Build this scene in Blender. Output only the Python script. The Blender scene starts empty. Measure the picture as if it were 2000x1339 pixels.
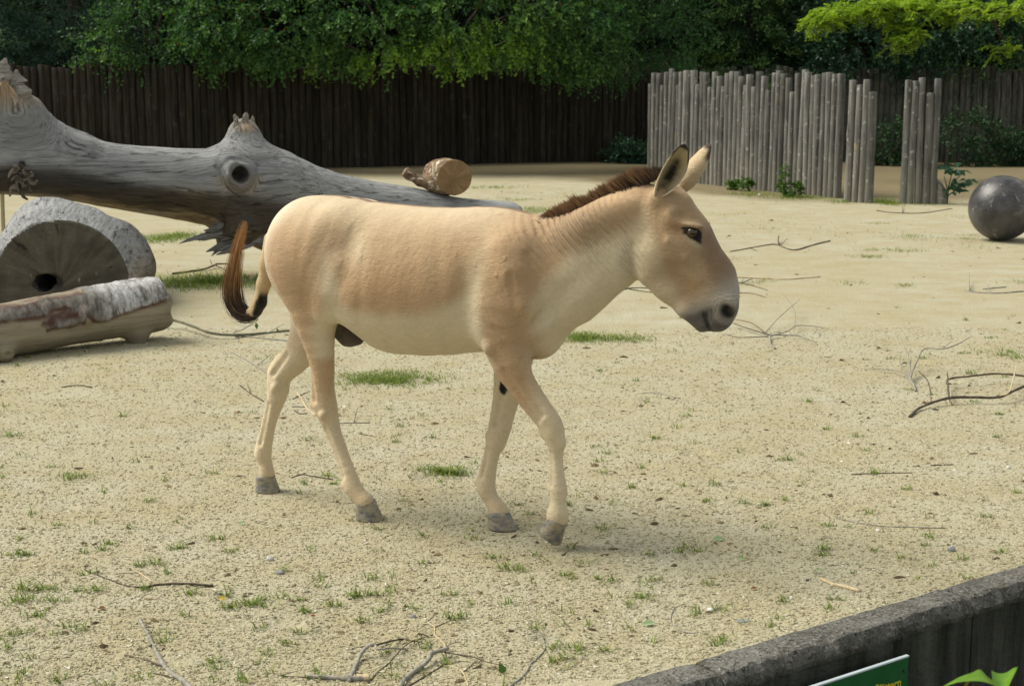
import bpy, math, random
import numpy as np

# ------------------------------------------------------------------ camera, sky, sun, exposure
SC = bpy.context.scene
COL = SC.collection
F_PX, EYE, PITCH = 2900.0, 1.65, math.atan((669.5 - 168) / 2900.0)   # focal length in photo pixels, eye height
cam_d = bpy.data.cameras.new("camera")
cam = bpy.data.objects.new("camera", cam_d)
COL.objects.link(cam)
cam.location = (0, 0, EYE)
cam.rotation_euler = (math.pi / 2 - PITCH, 0, 0)
cam_d.sensor_width = 36
cam_d.lens = F_PX / 2000 * 36
cam_d.clip_start, cam_d.clip_end = 0.1, 600
cam_d.dof.use_dof = True
cam_d.dof.focus_distance = 5.6
cam_d.dof.aperture_fstop = 9.0
SC.camera = cam

SUN_EL, SUN_AZ = math.radians(50), math.radians(-74)     # azimuth from +Y (away from the camera) towards +X
world = bpy.data.worlds.new("World")
SC.world = world
world.use_nodes = True
wn = world.node_tree
bg = wn.nodes["Background"]
sky = wn.nodes.new("ShaderNodeTexSky")
sky.sky_type = 'NISHITA'
sky.sun_disc = False
sky.sun_elevation = SUN_EL
sky.sun_rotation = SUN_AZ
sky.air_density, sky.dust_density, sky.ozone_density = 1.0, 1.0, 1.0
veil = wn.nodes.new("ShaderNodeMix")                      # thin bright cloud over the whole sky
veil.data_type = 'RGBA'
veil.inputs[0].default_value = 0.55
veil.inputs[7].default_value = (7.1, 7.0, 5.9, 1)
wn.links.new(sky.outputs[0], veil.inputs[6])
wn.links.new(veil.outputs[2], bg.inputs[0])
bg.inputs[1].default_value = 0.10
sun_d = bpy.data.lights.new("sun", 'SUN')
sun_d.energy = 3.9
sun_d.angle = math.radians(36)
sun_d.color = (1.0, 0.95, 0.82)
sun = bpy.data.objects.new("sun", sun_d)
COL.objects.link(sun)
sun.rotation_euler = (math.pi / 2 - SUN_EL, 0, math.pi - SUN_AZ)
SC.view_settings.view_transform = 'Standard'
SC.view_settings.look = 'None'
SC.view_settings.exposure = 0.42
SC.view_settings.gamma = 1.0
SC.view_settings.use_curve_mapping = False
SC.cycles.max_bounces = 6
SC.cycles.transparent_max_bounces = 8
SC.cycles.use_denoising = True

RNG = np.random.default_rng(11)
random.seed(11)
CP, SP = math.cos(PITCH), math.sin(PITCH)


# ------------------------------------------------------------------ measuring helpers
def ray(px, py):
    u, v = (px - 1000) / F_PX, -(py - 669.5) / F_PX
    return np.array([u, CP + v * SP, -SP + v * CP])


def on_ground(px, py, z=0.0):
    """the place on the level z that the photograph shows at (px, py)"""
    r = ray(px, py)
    return r * ((z - EYE) / r[2]) + np.array([0, 0, EYE])


def at_depth(px, py, y):
    r = ray(px, py)
    return r * (y / r[1]) + np.array([0, 0, EYE])


# ------------------------------------------------------------------ object helpers
def tag(o, label=None, cat=None, group=None, kind=None):
    for k, v in (("label", label), ("category", cat), ("group", group), ("kind", kind)):
        if v:
            o[k] = v
    return o


def empty(name, loc=(0, 0, 0), rz=0.0):
    o = bpy.data.objects.new(name, None)
    o.empty_display_size = 0.1
    COL.objects.link(o)
    o.location = loc
    o.rotation_euler = (0, 0, rz)
    return o


def mesh_data(name, verts, faces, mat=None, smooth=True, attrs=None):
    """faces: (n,3) or (n,4) array, or a list of such arrays; attrs: name -> (n,) floats or (n,3) colours per vertex"""
    me = bpy.data.meshes.new(name)
    V = np.asarray(verts, np.float32).reshape(-1, 3)
    fl = [np.asarray(f, np.int32) for f in (faces if isinstance(faces, list) else [faces])]
    fl = [f for f in fl if len(f)]
    me.vertices.add(len(V))
    me.vertices.foreach_set("co", V.ravel())
    idx = np.concatenate([f.ravel() for f in fl])
    cnt = np.concatenate([np.full(len(f), f.shape[1], np.int32) for f in fl])
    me.loops.add(len(idx))
    me.loops.foreach_set("vertex_index", idx)
    me.polygons.add(len(cnt))
    me.polygons.foreach_set("loop_start", np.concatenate([[0], np.cumsum(cnt)[:-1]]).astype(np.int32))
    me.polygons.foreach_set("loop_total", cnt)
    me.polygons.foreach_set("use_smooth", np.full(len(cnt), smooth, bool))
    for k, a in (attrs or {}).items():
        a = np.asarray(a, np.float32)
        if a.ndim == 1:
            at = me.attributes.new(k, 'FLOAT', 'POINT')
            at.data.foreach_set("value", a)
        else:
            at = me.attributes.new(k, 'FLOAT_COLOR', 'POINT')
            at.data.foreach_set("color", np.concatenate([a, np.ones((len(a), 1), np.float32)], 1).ravel())
    me.update(calc_edges=True)
    me.validate()
    if mat:
        me.materials.append(mat)
    return me


def add(name, me, parent=None, loc=None, rot=None, scale=None):
    o = bpy.data.objects.new(name, me)
    COL.objects.link(o)
    if parent is not None:
        o.parent = parent
    if loc is not None:
        o.location = loc
    if rot is not None:
        o.rotation_euler = rot
    if scale is not None:
        o.scale = scale
    return o


class MB:
    """collects shapes into one mesh"""
    def __init__(self):
        self.v, self.q, self.t, self.a, self.n = [], [], [], {}, 0

    def put(self, v, q=None, t=None, **attrs):
        v = np.asarray(v, float).reshape(-1, 3)
        if q is not None and len(q):
            self.q.append(np.asarray(q, int) + self.n)
        if t is not None and len(t):
            self.t.append(np.asarray(t, int) + self.n)
        self.v.append(v)
        for k, x in attrs.items():
            x = np.asarray(x, float)
            if x.ndim == 0:
                x = np.full(len(v), float(x))
            self.a.setdefault(k, []).append(x)
        self.n += len(v)
        return self

    def mesh(self, name, mat, smooth=True):
        f = []
        if self.q:
            f.append(np.concatenate(self.q))
        if self.t:
            f.append(np.concatenate(self.t))
        return mesh_data(name, np.concatenate(self.v), f, mat, smooth,
                         {k: np.concatenate(x) for k, x in self.a.items()})

    def build(self, name, mat, parent=None, smooth=True, **kw):
        return add(name, self.mesh(name, mat, smooth), parent, **kw)


def unit(v):
    v = np.asarray(v, float)
    return v / max(np.linalg.norm(v), 1e-9)


def spline(pts, n):
    """smooth curve through points (any dimension)"""
    P = np.asarray(pts, float)
    m = len(P)
    if m == 2:
        t = np.linspace(0, 1, n)[:, None]
        return P[0] * (1 - t) + P[1] * t
    u = np.linspace(0, m - 1, n)
    i = np.clip(u.astype(int), 0, m - 2)
    t = (u - i)[:, None]
    Pe = np.concatenate([[2 * P[0] - P[1]], P, [2 * P[-1] - P[-2]]])
    a, b, c, d = Pe[i], Pe[i + 1], Pe[i + 2], Pe[i + 3]
    return 0.5 * (2 * b + (c - a) * t + (2 * a - 5 * b + 4 * c - d) * t**2 + (3 * b - a - 3 * c + d) * t**3)


def tube(pts, rad, sides=7, cap=True, wob=0.0, squash=1.0):
    """vertices, quads, triangles of a tube along pts"""
    P = np.asarray(pts, float)
    n = len(P)
    R = np.full(n, float(rad)) if np.ndim(rad) == 0 else np.asarray(rad, float)
    T = np.gradient(P, axis=0)
    T /= np.maximum(np.linalg.norm(T, axis=1, keepdims=True), 1e-9)
    up = np.array([0, 0, 1.0]) if abs(T[0][2]) < 0.9 else np.array([0, 1.0, 0])
    vs = []
    nrm = unit(up - T[0] * up.dot(T[0]))
    for i in range(n):
        nrm = unit(nrm - T[i] * nrm.dot(T[i]))
        bi = np.cross(T[i], nrm)
        a = np.arange(sides) * 2 * math.pi / sides
        rr = R[i] * (1 + wob * RNG.standard_normal(sides))
        vs.append(P[i] + (np.cos(a) * rr)[:, None] * nrm * squash + (np.sin(a) * rr)[:, None] * bi)
    V = np.concatenate(vs)
    k = np.arange(sides)
    q = np.concatenate([np.stack([i * sides + k, i * sides + (k + 1) % sides,
                                  (i + 1) * sides + (k + 1) % sides, (i + 1) * sides + k], 1) for i in range(n - 1)])
    t = None
    if cap:
        V = np.concatenate([V, P[:1], P[-1:]])
        a, b = n * sides, n * sides + 1
        e = (n - 1) * sides
        t = np.concatenate([np.stack([np.full(sides, a), (k + 1) % sides, k], 1),
                            np.stack([np.full(sides, b), e + k, e + (k + 1) % sides], 1)])
    return V, q, t


def box(lo, hi):
    (a, b, c), (d, e, f) = lo, hi
    v = np.array([[a, b, c], [d, b, c], [d, e, c], [a, e, c], [a, b, f], [d, b, f], [d, e, f], [a, e, f]], float)
    q = np.array([[0, 3, 2, 1], [4, 5, 6, 7], [0, 1, 5, 4], [1, 2, 6, 5], [2, 3, 7, 6], [3, 0, 4, 7]])
    return v, q


def vnoise(p, scale=1.0, seed=0, octaves=3):
    """smooth value noise in -1..1 at points p (n,3)"""
    out, amp, tot = np.zeros(len(p)), 1.0, 0.0
    for o in range(octaves):
        q = np.asarray(p, float) * scale * 2**o + 17.3 * o
        i = np.floor(q).astype(np.int64)
        f = q - i
        f = f * f * (3 - 2 * f)
        r = np.zeros(len(q))
        for dx in (0, 1):
            for dy in (0, 1):
                for dz in (0, 1):
                    h = ((i[:, 0] + dx) * 73856093) ^ ((i[:, 1] + dy) * 19349663) ^ ((i[:, 2] + dz) * 83492791) ^ (seed * 2654435)
                    h = (h * 1103515245 + 12345) & 0x7fffffff
                    h = (h ^ (h >> 13)) * 1274126177 & 0x7fffffff
                    val = (h % 65536) / 32768.0 - 1
                    w = (f[:, 0] if dx else 1 - f[:, 0]) * (f[:, 1] if dy else 1 - f[:, 1]) * (f[:, 2] if dz else 1 - f[:, 2])
                    r += val * w
        out += r * amp
        tot += amp
        amp *= 0.5
    return out / tot


def sstep(a, b, x):
    t = np.clip((np.asarray(x, float) - a) / (b - a), 0, 1)
    return t * t * (3 - 2 * t)


# ------------------------------------------------------------------ implicit surfaces: smooth bodies grown as one skin
def chain_sd(p, st, k=0.012):
    """tapered limb through stations (x, y, z, radius, lateral ratio)"""
    d = None
    if len(st) > 6:
        st, k = [tuple(q) for q in spline(st, 2 * len(st) - 1)], min(k, 0.004)
    for (ax, ay, az, ra, qa), (bx, by, bz, rb, qb) in (zip(st[:-1], st[1:]) if len(st) > 1 else [(st[0], st[0])]):
        rt = 2.0 / (qa + qb)
        abx, aby, abz = bx - ax, (by - ay) * rt, bz - az
        qx, qy, qz = p[:, 0] - ax, (p[:, 1] - ay) * rt, p[:, 2] - az
        L2 = abx * abx + aby * aby + abz * abz
        t = np.clip((qx * abx + qy * aby + qz * abz) / L2, 0, 1) if L2 > 1e-9 else 0 * qx
        dd = np.sqrt((qx - t * abx)**2 + (qy - t * aby)**2 + (qz - t * abz)**2) - (ra + (rb - ra) * t)
        d = dd if d is None else smin(d, dd, k)
    return d


def ell_sd(p, c, r, ang=0.0):
    """ellipsoid; ang turns it in the x-z plane"""
    x, y, z = p[:, 0] - c[0], p[:, 1] - c[1], p[:, 2] - c[2]
    ca, sa = math.cos(ang), math.sin(ang)
    x, z = ca * x + sa * z, -sa * x + ca * z
    k0 = np.sqrt((x / r[0])**2 + (y / r[1])**2 + (z / r[2])**2)
    k1 = np.sqrt((x / r[0]**2)**2 + (y / r[1]**2)**2 + (z / r[2]**2)**2)
    return k0 * (k0 - 1) / np.maximum(k1, 1e-6)


def smin(a, b, k):
    h = np.maximum(k - np.abs(a - b), 0) / k
    return np.minimum(a, b) - h * h * k * 0.25


def smax(a, b, k):
    return -smin(-a, -b, k)


def skin(f, lo, hi, h):
    """vertices and quads of the surface f = 0, cell size h"""
    lo, hi = np.asarray(lo, float), np.asarray(hi, float)
    B = 4
    nc = np.ceil((hi - lo) / (h * B)).astype(int)

    def ev(P):
        return np.concatenate([f(P[i:i + 200000]) for i in range(0, len(P), 200000)])
    g = np.stack(np.meshgrid(*[lo[i] + (np.arange(nc[i]) + 0.5) * h * B - h * 0.5 for i in range(3)], indexing='ij'), -1).reshape(-1, 3)
    Dc = ev(g).reshape(nc)
    near = np.abs(Dc) < h * B * 2.2
    D = np.repeat(np.repeat(np.repeat(Dc, B, 0), B, 1), B, 2).astype(np.float32)
    M = np.repeat(np.repeat(np.repeat(near, B, 0), B, 1), B, 2)
    ix = np.argwhere(M)
    D[M] = ev(lo + ix * h)
    S = D < 0
    n = S.shape
    cs = sum(S[i:n[0] - 1 + i, j:n[1] - 1 + j, k:n[2] - 1 + k].astype(np.int8) for i in (0, 1) for j in (0, 1) for k in (0, 1))
    act = (cs > 0) & (cs < 8)
    ci = np.argwhere(act)
    vid = np.full(act.shape, -1, np.int64)
    vid[act] = np.arange(len(ci))
    acc, cnt = np.zeros((len(ci), 3)), np.zeros(len(ci))
    cor = [(i, j, k) for i in (0, 1) for j in (0, 1) for k in (0, 1)]
    for a in cor:
        for ax in range(3):
            if a[ax]:
                continue
            b = list(a)
            b[ax] = 1
            da = D[ci[:, 0] + a[0], ci[:, 1] + a[1], ci[:, 2] + a[2]]
            db = D[ci[:, 0] + b[0], ci[:, 1] + b[1], ci[:, 2] + b[2]]
            m = (da < 0) != (db < 0)
            t = np.where(m, da / np.where(m, da - db, 1), 0)
            P = np.array(a, float)[None, :].repeat(len(ci), 0)
            P[:, ax] += t
            acc += P * m[:, None]
            cnt += m
    V = lo + (ci + acc / cnt[:, None]) * h
    quads = []
    for ax in range(3):
        u, w = (ax + 1) % 3, (ax + 2) % 3
        s0 = [slice(1, -1)] * 3
        s1 = [slice(1, -1)] * 3
        s0[ax], s1[ax] = slice(0, -1), slice(1, None)
        A, Bm = S[tuple(s0)], S[tuple(s1)]
        e = np.argwhere(A != Bm)
        off = np.array([1, 1, 1])
        off[ax] = 0
        e0 = e + off
        flip = ~A[tuple(e.T)]
        ids = []
        for du, dw in ((1, 1), (0, 1), (0, 0), (1, 0)):
            c = e0.copy()
            c[:, u] -= du
            c[:, w] -= dw
            ids.append(vid[c[:, 0], c[:, 1], c[:, 2]])
        q = np.stack(ids, 1)
        q[flip] = q[flip][:, ::-1]
        quads.append(q[(q >= 0).all(1)])
    Q = np.concatenate(quads)
    for _ in range(2):
        d = ev(V)
        e = h * 0.3
        G = np.stack([(ev(V + np.eye(3)[i] * e) - ev(V - np.eye(3)[i] * e)) / (2 * e) for i in range(3)], 1)
        stepv = G * (d / np.maximum((G * G).sum(1), 0.2))[:, None]
        ln = np.linalg.norm(stepv, axis=1, keepdims=True)
        V = V - stepv * np.minimum(1, h * 0.7 / np.maximum(ln, 1e-9))
    return V, Q


# ------------------------------------------------------------------ material helpers
class Mat:
    """small wrapper round a node tree"""
    def __init__(self, name, rough=0.9, spec=0.2):
        self.m = bpy.data.materials.new(name)
        self.m.use_nodes = True
        self.t = self.m.node_tree
        self.b = self.t.nodes["Principled BSDF"]
        self.b.inputs["Roughness"].default_value = rough
        self.b.inputs["Specular IOR Level"].default_value = spec
        self.tc = None

    def n(self, kind, **kw):
        x = self.t.nodes.new(kind)
        for k, v in kw.items():
            if hasattr(x, k) and k not in x.inputs:
                setattr(x, k, v)
            else:
                x.inputs[k].default_value = v
        return x

    def link(self, a, b):
        self.t.links.new(a, b)
        return self

    def coord(self, scale=(1, 1, 1), which="Object", warp=0.0, wscale=3.0, rot=None):
        if self.tc is None:
            self.tc = self.t.nodes.new("ShaderNodeTexCoord")
        mp = self.n("ShaderNodeMapping")
        mp.inputs["Scale"].default_value = scale
        if rot:
            mp.inputs["Rotation"].default_value = rot
        src = self.tc.outputs[which]
        if warp:
            nz = self.n("ShaderNodeTexNoise", Scale=wscale, Detail=2.0)
            self.link(src, nz.inputs["Vector"])
            mm = self.n("ShaderNodeVectorMath", operation='MULTIPLY_ADD')
            self.link(nz.outputs["Color"], mm.inputs[0])
            mm.inputs[1].default_value = (warp,) * 3
            self.link(src, mm.inputs[2])
            src = mm.outputs[0]
        self.link(src, mp.inputs["Vector"])
        return mp.outputs[0]

    def noise(self, scale, vec=None, detail=5.0, rough=0.6, lo=0.35, hi=0.65, dist=0.0):
        nz = self.n("ShaderNodeTexNoise", Scale=scale, Detail=detail, Roughness=rough, Distortion=dist)
        if vec is not None:
            self.link(vec, nz.inputs["Vector"])
        mr = self.n("ShaderNodeMapRange")
        mr.inputs["From Min"].default_value = lo
        mr.inputs["From Max"].default_value = hi
        self.link(nz.outputs["Fac"], mr.inputs["Value"])
        return mr.outputs[0]

    def voro(self, scale, vec=None, out="Distance", feature='F1', lo=0.0, hi=1.0):
        v = self.n("ShaderNodeTexVoronoi", Scale=scale)
        v.feature = feature
        if vec is not None:
            self.link(vec, v.inputs["Vector"])
        if out == "Color":
            return v.outputs["Color"]
        mr = self.n("ShaderNodeMapRange")
        mr.inputs["From Min"].default_value = lo
        mr.inputs["From Max"].default_value = hi
        self.link(v.outputs[out], mr.inputs["Value"])
        return mr.outputs[0]

    def ramp(self, fac, stops):
        r = self.n("ShaderNodeValToRGB")
        el = r.color_ramp.elements
        while len(el) < len(stops):
            el.new(0.5)
        for e, (p, c) in zip(el, stops):
            e.position = p
            e.color = (*c, 1)
        self.link(fac, r.inputs[0])
        return r.outputs[0]

    def mix(self, fac, a, b, mode='MIX'):
        x = self.n("ShaderNodeMix", data_type='RGBA', blend_type=mode)
        for sock, val in ((x.inputs[0], fac), (x.inputs[6], a), (x.inputs[7], b)):
            if isinstance(val, bpy.types.NodeSocket):
                self.link(val, sock)
            elif isinstance(val, (int, float)):
                sock.default_value = val
            else:
                sock.default_value = (*val, 1)
        return x.outputs[2]

    def math(self, op, a, b=0.0, c=0.0):
        x = self.n("ShaderNodeMath", operation=op)
        for s, val in zip(x.inputs, (a, b, c)):
            if isinstance(val, bpy.types.NodeSocket):
                self.link(val, s)
            else:
                s.default_value = val
        return x.outputs[0]

    def attr(self, name, out="Fac"):
        a = self.n("ShaderNodeAttribute")
        a.attribute_name = name
        return a.outputs[out]

    def island(self):
        return self.n("ShaderNodeNewGeometry").outputs["Random Per Island"]

    def objrand(self):
        return self.n("ShaderNodeObjectInfo").outputs["Random"]

    def color(self, c):
        if isinstance(c, bpy.types.NodeSocket):
            self.link(c, self.b.inputs["Base Color"])
        else:
            self.b.inputs["Base Color"].default_value = (*c, 1)
        return self

    def rough(self, r):
        self.link(r, self.b.inputs["Roughness"])
        return self

    def bump(self, h, strength=0.5, dist=0.01):
        bm = self.n("ShaderNodeBump", Strength=strength, Distance=dist)
        self.link(h, bm.inputs["Height"])
        prev = self.b.inputs["Normal"].links
        if prev:
            self.link(prev[0].from_socket, bm.inputs["Normal"])
        self.link(bm.outputs[0], self.b.inputs["Normal"])
        return self

    def leafy(self, col, trans=0.35, tint=(1.0, 1.15, 0.45)):
        """thin leaf: part of the light passes through"""
        self.color(col)
        tr = self.n("ShaderNodeBsdfTranslucent")
        self.link(self.mix(1.0, col if isinstance(col, bpy.types.NodeSocket) else col, tint, 'MULTIPLY'), tr.inputs["Color"])
        mx = self.n("ShaderNodeMixShader")
        mx.inputs[0].default_value = trans
        self.link(self.b.outputs[0], mx.inputs[1])
        self.link(tr.outputs[0], mx.inputs[2])
        self.link(mx.outputs[0], self.t.nodes["Material Output"].inputs[0])
        return self


# ------------------------------------------------------------------ ground
WALL_A, WALL_B = on_ground(1200, 1332, 0.045), on_ground(2000, 1098, 0.045)      # arena edge of the wall top
WALL_T = unit((WALL_B - WALL_A) * (1, 1, 0))
WALL_N = np.array([WALL_T[1], -WALL_T[0], 0])                                     # towards the visitors


def behind_wall(x, y):
    """metres from the arena edge of the wall towards the arena (+) or the visitors (-)"""
    return -((x - WALL_A[0]) * WALL_N[0] + (y - WALL_A[1]) * WALL_N[1])


_dr = np.random.default_rng(5)
_dx, _dy = _dr.uniform(-4.5, 5.0, 260), 3.9 + 7.5 * _dr.random(260)**1.3
DENTS = np.stack([_dx, _dy, _dr.uniform(0.025, 0.075, 260), _dr.uniform(0.45, 1.0, 260), _dr.uniform(-0.5, 0.5, 260), _dr.uniform(0.004, 0.013, 260)], 1)
DENTS = DENTS[np.min(np.hypot(DENTS[:, 0, None] - np.array([-0.56, -1.02, -0.03, 0.18]), DENTS[:, 1, None] - np.array([5.6, 5.98, 5.39, 5.2])), 1) > 0.15]


def dents(p):
    """old hoof marks and scuffs pressed into the sand"""
    h = np.zeros(len(p))
    m = np.flatnonzero((p[:, 1] < 12) & (np.abs(p[:, 0]) < 6))
    for x, y, r, q, a, d in DENTS:
        k = m[(np.abs(p[m, 0] - x) < 0.25) & (np.abs(p[m, 1] - y) < 0.25)]
        if len(k):
            u, v = p[k, 0] - x, p[k, 1] - y
            ca, sa = math.cos(a), math.sin(a)
            t = np.hypot((u * ca + v * sa) / r, (v * ca - u * sa) / (r * q))
            h[k] += d * (-np.exp(-t**4) + 0.55 * np.exp(-((t - 1.35) / 0.30)**2) * (v > -0.3 * r))
    return h


def ground_z(x, y):
    p = np.stack([np.ravel(x), np.ravel(y), np.zeros(np.size(x))], 1)
    far = sstep(9, 20, p[:, 1])
    h = 0.007 * vnoise(p, 1.6, 71, 3) + far * 0.03 * vnoise(p, 0.22, 72, 2) + dents(p)
    w = behind_wall(p[:, 0], p[:, 1])                       # sand swept up level with the wall top
    h = np.where(w < 0.5, h * sstep(0.02, 0.4, w) + 0.030 * sstep(0.30, 0.02, w), h)
    return h.reshape(np.shape(x))


def m_sand():
    m = Mat("sandy gravel", 0.95, 0.12)
    co = m.coord()
    big = m.noise(0.55, co, 4, 0.6, 0.35, 0.65)
    mid = m.noise(3.1, co, 5, 0.62, 0.36, 0.64)
    fine = m.noise(46, co, 4, 0.7, 0.3, 0.7)
    col = m.mix(big, (0.358, 0.328, 0.222), (0.392, 0.372, 0.288))
    col = m.mix(m.math('MULTIPLY', mid, 0.65), col, (0.315, 0.262, 0.140))
    crumbs = m.voro(130, m.coord((1, 1, 1), warp=0.02, wscale=9), "Color")
    sep = m.n("ShaderNodeSeparateColor")
    m.link(crumbs, sep.inputs[0])
    col = m.mix(m.math('MULTIPLY', sep.outputs[0], 0.32), col, m.ramp(sep.outputs[1], [(0.0, (0.20, 0.165, 0.10)), (0.35, (0.36, 0.31, 0.20)), (0.75, (0.50, 0.46, 0.34)), (1.0, (0.62, 0.59, 0.50))]))
    # shade painted into the sand colour before the fence and behind the screens
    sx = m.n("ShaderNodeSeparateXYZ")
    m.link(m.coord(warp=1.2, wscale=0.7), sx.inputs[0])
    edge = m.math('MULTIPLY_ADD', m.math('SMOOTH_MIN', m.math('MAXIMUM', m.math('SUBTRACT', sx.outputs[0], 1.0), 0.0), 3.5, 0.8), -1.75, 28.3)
    shade_map = m.n("ShaderNodeMapRange")
    shade_map.inputs["From Min"].default_value, shade_map.inputs["From Max"].default_value = -0.6, 1.0
    m.link(m.math('SUBTRACT', sx.outputs[1], edge), shade_map.inputs["Value"])
    col = m.mix(m.math('MULTIPLY', shade_map.outputs[0], 0.82), col, m.mix(fine, (0.105, 0.080, 0.042), (0.200, 0.160, 0.090)))
    # darker trodden flecks lying across the ground
    fl = m.noise(5.5, m.coord((0.55, 2.2, 1), warp=0.15, wscale=2.5), 6, 0.72, 0.60, 0.72)
    col = m.mix(m.math('MULTIPLY', fl, 0.38), col, (0.20, 0.155, 0.085))
    fl2 = m.noise(21, m.coord((0.6, 1.5, 1), warp=0.05, wscale=6), 4, 0.7, 0.63, 0.72)
    col = m.mix(m.math('MULTIPLY', fl2, 0.22), col, (0.17, 0.135, 0.08))
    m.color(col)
    m.bump(m.math('MULTIPLY_ADD', mid, 0.5, fine), 0.5, 0.012)
    m.bump(m.voro(130, m.coord((1, 1, 1), warp=0.02, wscale=9)), 0.5, 0.0045)
    return m.m


def build_ground():
    gx = np.concatenate([-np.geomspace(4.0, 140, 34)[::-1], np.arange(-3.97, -2.6, 0.05), np.arange(-2.6, 2.601, 0.026), np.arange(2.65, 3.96, 0.05), np.geomspace(4.0, 140, 34)])
    gy = np.concatenate([np.arange(1.2, 3.8, 0.05), np.arange(3.8, 7.6, 0.026), np.arange(7.63, 9.0, 0.05), np.geomspace(9.05, 42, 90), np.geomspace(43, 260, 18)])
    X, Y = np.meshgrid(gx, gy)
    Z = ground_z(X, Y)
    w = behind_wall(X, Y)
    n0, n1 = X.shape
    V = np.stack([X, Y, Z], -1).reshape(-1, 3)
    i = (np.arange(n0 - 1)[:, None] * n1 + np.arange(n1 - 1)[None]).ravel()
    Q = np.stack([i, i + 1, i + n1 + 1, i + n1], 1)
    Q = Q[(w.ravel()[Q] > -0.07).all(1)]
    used, inv = np.unique(Q, return_inverse=True)
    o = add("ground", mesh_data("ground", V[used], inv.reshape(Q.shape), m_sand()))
    tag(o, kind='structure')


def m_concrete():
    m = Mat("old concrete", 0.92, 0.15)
    co = m.coord()
    a = m.noise(7, co, 6, 0.7, 0.35, 0.65)
    b = m.noise(55, co, 5, 0.75, 0.3, 0.7)
    streak = m.noise(9, m.coord((1, 1, 0.10), warp=0.05), 5, 0.65, 0.38, 0.66)
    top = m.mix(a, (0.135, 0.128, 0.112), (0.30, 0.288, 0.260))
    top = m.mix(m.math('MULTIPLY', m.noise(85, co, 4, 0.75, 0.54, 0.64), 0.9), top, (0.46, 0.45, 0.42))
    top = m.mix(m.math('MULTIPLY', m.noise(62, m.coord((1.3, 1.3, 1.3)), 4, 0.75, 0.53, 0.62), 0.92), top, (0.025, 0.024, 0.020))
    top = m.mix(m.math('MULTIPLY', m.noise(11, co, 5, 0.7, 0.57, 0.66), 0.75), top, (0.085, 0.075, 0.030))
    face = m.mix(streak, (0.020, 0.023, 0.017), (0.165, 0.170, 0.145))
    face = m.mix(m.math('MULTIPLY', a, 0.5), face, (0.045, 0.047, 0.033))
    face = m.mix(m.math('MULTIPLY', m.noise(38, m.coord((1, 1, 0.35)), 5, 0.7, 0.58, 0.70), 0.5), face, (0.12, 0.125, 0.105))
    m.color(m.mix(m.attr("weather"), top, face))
    m.bump(b, 1.0, 0.012).bump(m.noise(140, co, 3, 0.7, 0.3, 0.7), 0.5, 0.003)
    return m.m


def build_wall():
    root = empty("concrete_wall", tuple(WALL_A * (1, 1, 0)), math.atan2(WALL_T[1], WALL_T[0]))
    tag(root, "weathered low concrete retaining wall edging the sand in the foreground", "wall")
    mc = m_concrete()
    # profile from the arena side over the top and down the visitors' face: (across, height, weathering)
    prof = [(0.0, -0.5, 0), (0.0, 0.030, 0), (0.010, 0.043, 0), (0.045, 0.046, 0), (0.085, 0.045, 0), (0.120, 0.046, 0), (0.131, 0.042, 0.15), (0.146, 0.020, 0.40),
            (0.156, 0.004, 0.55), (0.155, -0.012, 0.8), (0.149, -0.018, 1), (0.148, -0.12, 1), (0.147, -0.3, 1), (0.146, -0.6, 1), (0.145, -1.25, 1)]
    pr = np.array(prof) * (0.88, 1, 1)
    joints = [-4.6, -3.2, -1.9, -0.62, 0.286, 1.365, 2.4, 3.5, 4.6]
    for a, b in zip(joints[:-1], joints[1:]):
        s = np.arange(a + 0.004, b - 0.003, 0.02)
        s[-1] = b - 0.004
        S, K = np.meshgrid(s, np.arange(len(pr)), indexing='ij')
        P = np.stack([S, -pr[K, 0], pr[K, 1]], -1).reshape(-1, 3)
        edge = np.isin(K.ravel(), (5, 6, 7, 8, 9))
        P[:, 2] += 0.004 * vnoise(P, 12, 81, 3) * (P[:, 2] > -0.2) - 0.018 * np.maximum(0, vnoise(P, 26, 82, 3) - 0.05) * edge + 0.003 * vnoise(P, 40, 86, 2) * (P[:, 2] > 0.03)
        P[:, 1] += 0.003 * vnoise(P, 9, 83, 3) + 0.020 * np.maximum(0, vnoise(P, 30, 84, 3)) * edge
        ends = np.minimum(S.ravel() - a, b - S.ravel()) < 0.012
        P[:, 2] -= 0.006 * ends * (P[:, 2] > 0)
        n = len(pr)
        i = (np.arange(len(s) - 1)[:, None] * n + np.arange(n - 1)[None]).ravel()
        Q = np.stack([i, i + n, i + n + 1, i + 1], 1)
        caps = [np.arange(n)[::-1][None], (np.arange(n) + (len(s) - 1) * n)[None]]
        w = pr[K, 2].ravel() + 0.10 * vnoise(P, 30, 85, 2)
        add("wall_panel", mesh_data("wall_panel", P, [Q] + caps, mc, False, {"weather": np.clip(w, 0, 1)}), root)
    # dry ditch in front of the wall and the visitors' bank
    m = Mat("ditch soil", 0.95, 0.1)
    m.color(m.mix(m.noise(8, m.coord()), (0.05, 0.045, 0.03), (0.10, 0.09, 0.06)))
    T, N, A = WALL_T, WALL_N, WALL_A * (1, 1, 0)

    def strip(name, rows):
        mb = MB()
        s = np.linspace(-40, 40, 41)
        V = np.concatenate([[A + T * si + N * d + np.array([0, 0, h]) for d, h in rows] for si in s])
        k = len(rows)
        i = (np.arange(40)[:, None] * k + np.arange(k - 1)[None]).ravel()
        mb.put(V, np.stack([i, i + 1, i + k + 1, i + k], 1))
        return tag(mb.build(name, m.m, smooth=False), kind='structure')
    strip("ditch", [(0.14, -0.95), (0.7, -1.0), (1.15, -0.95), (1.45, -0.35), (1.6, -0.05)])
    strip("visitor_path", [(1.602, -0.05), (4, -0.02), (40, 0.0)])


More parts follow.
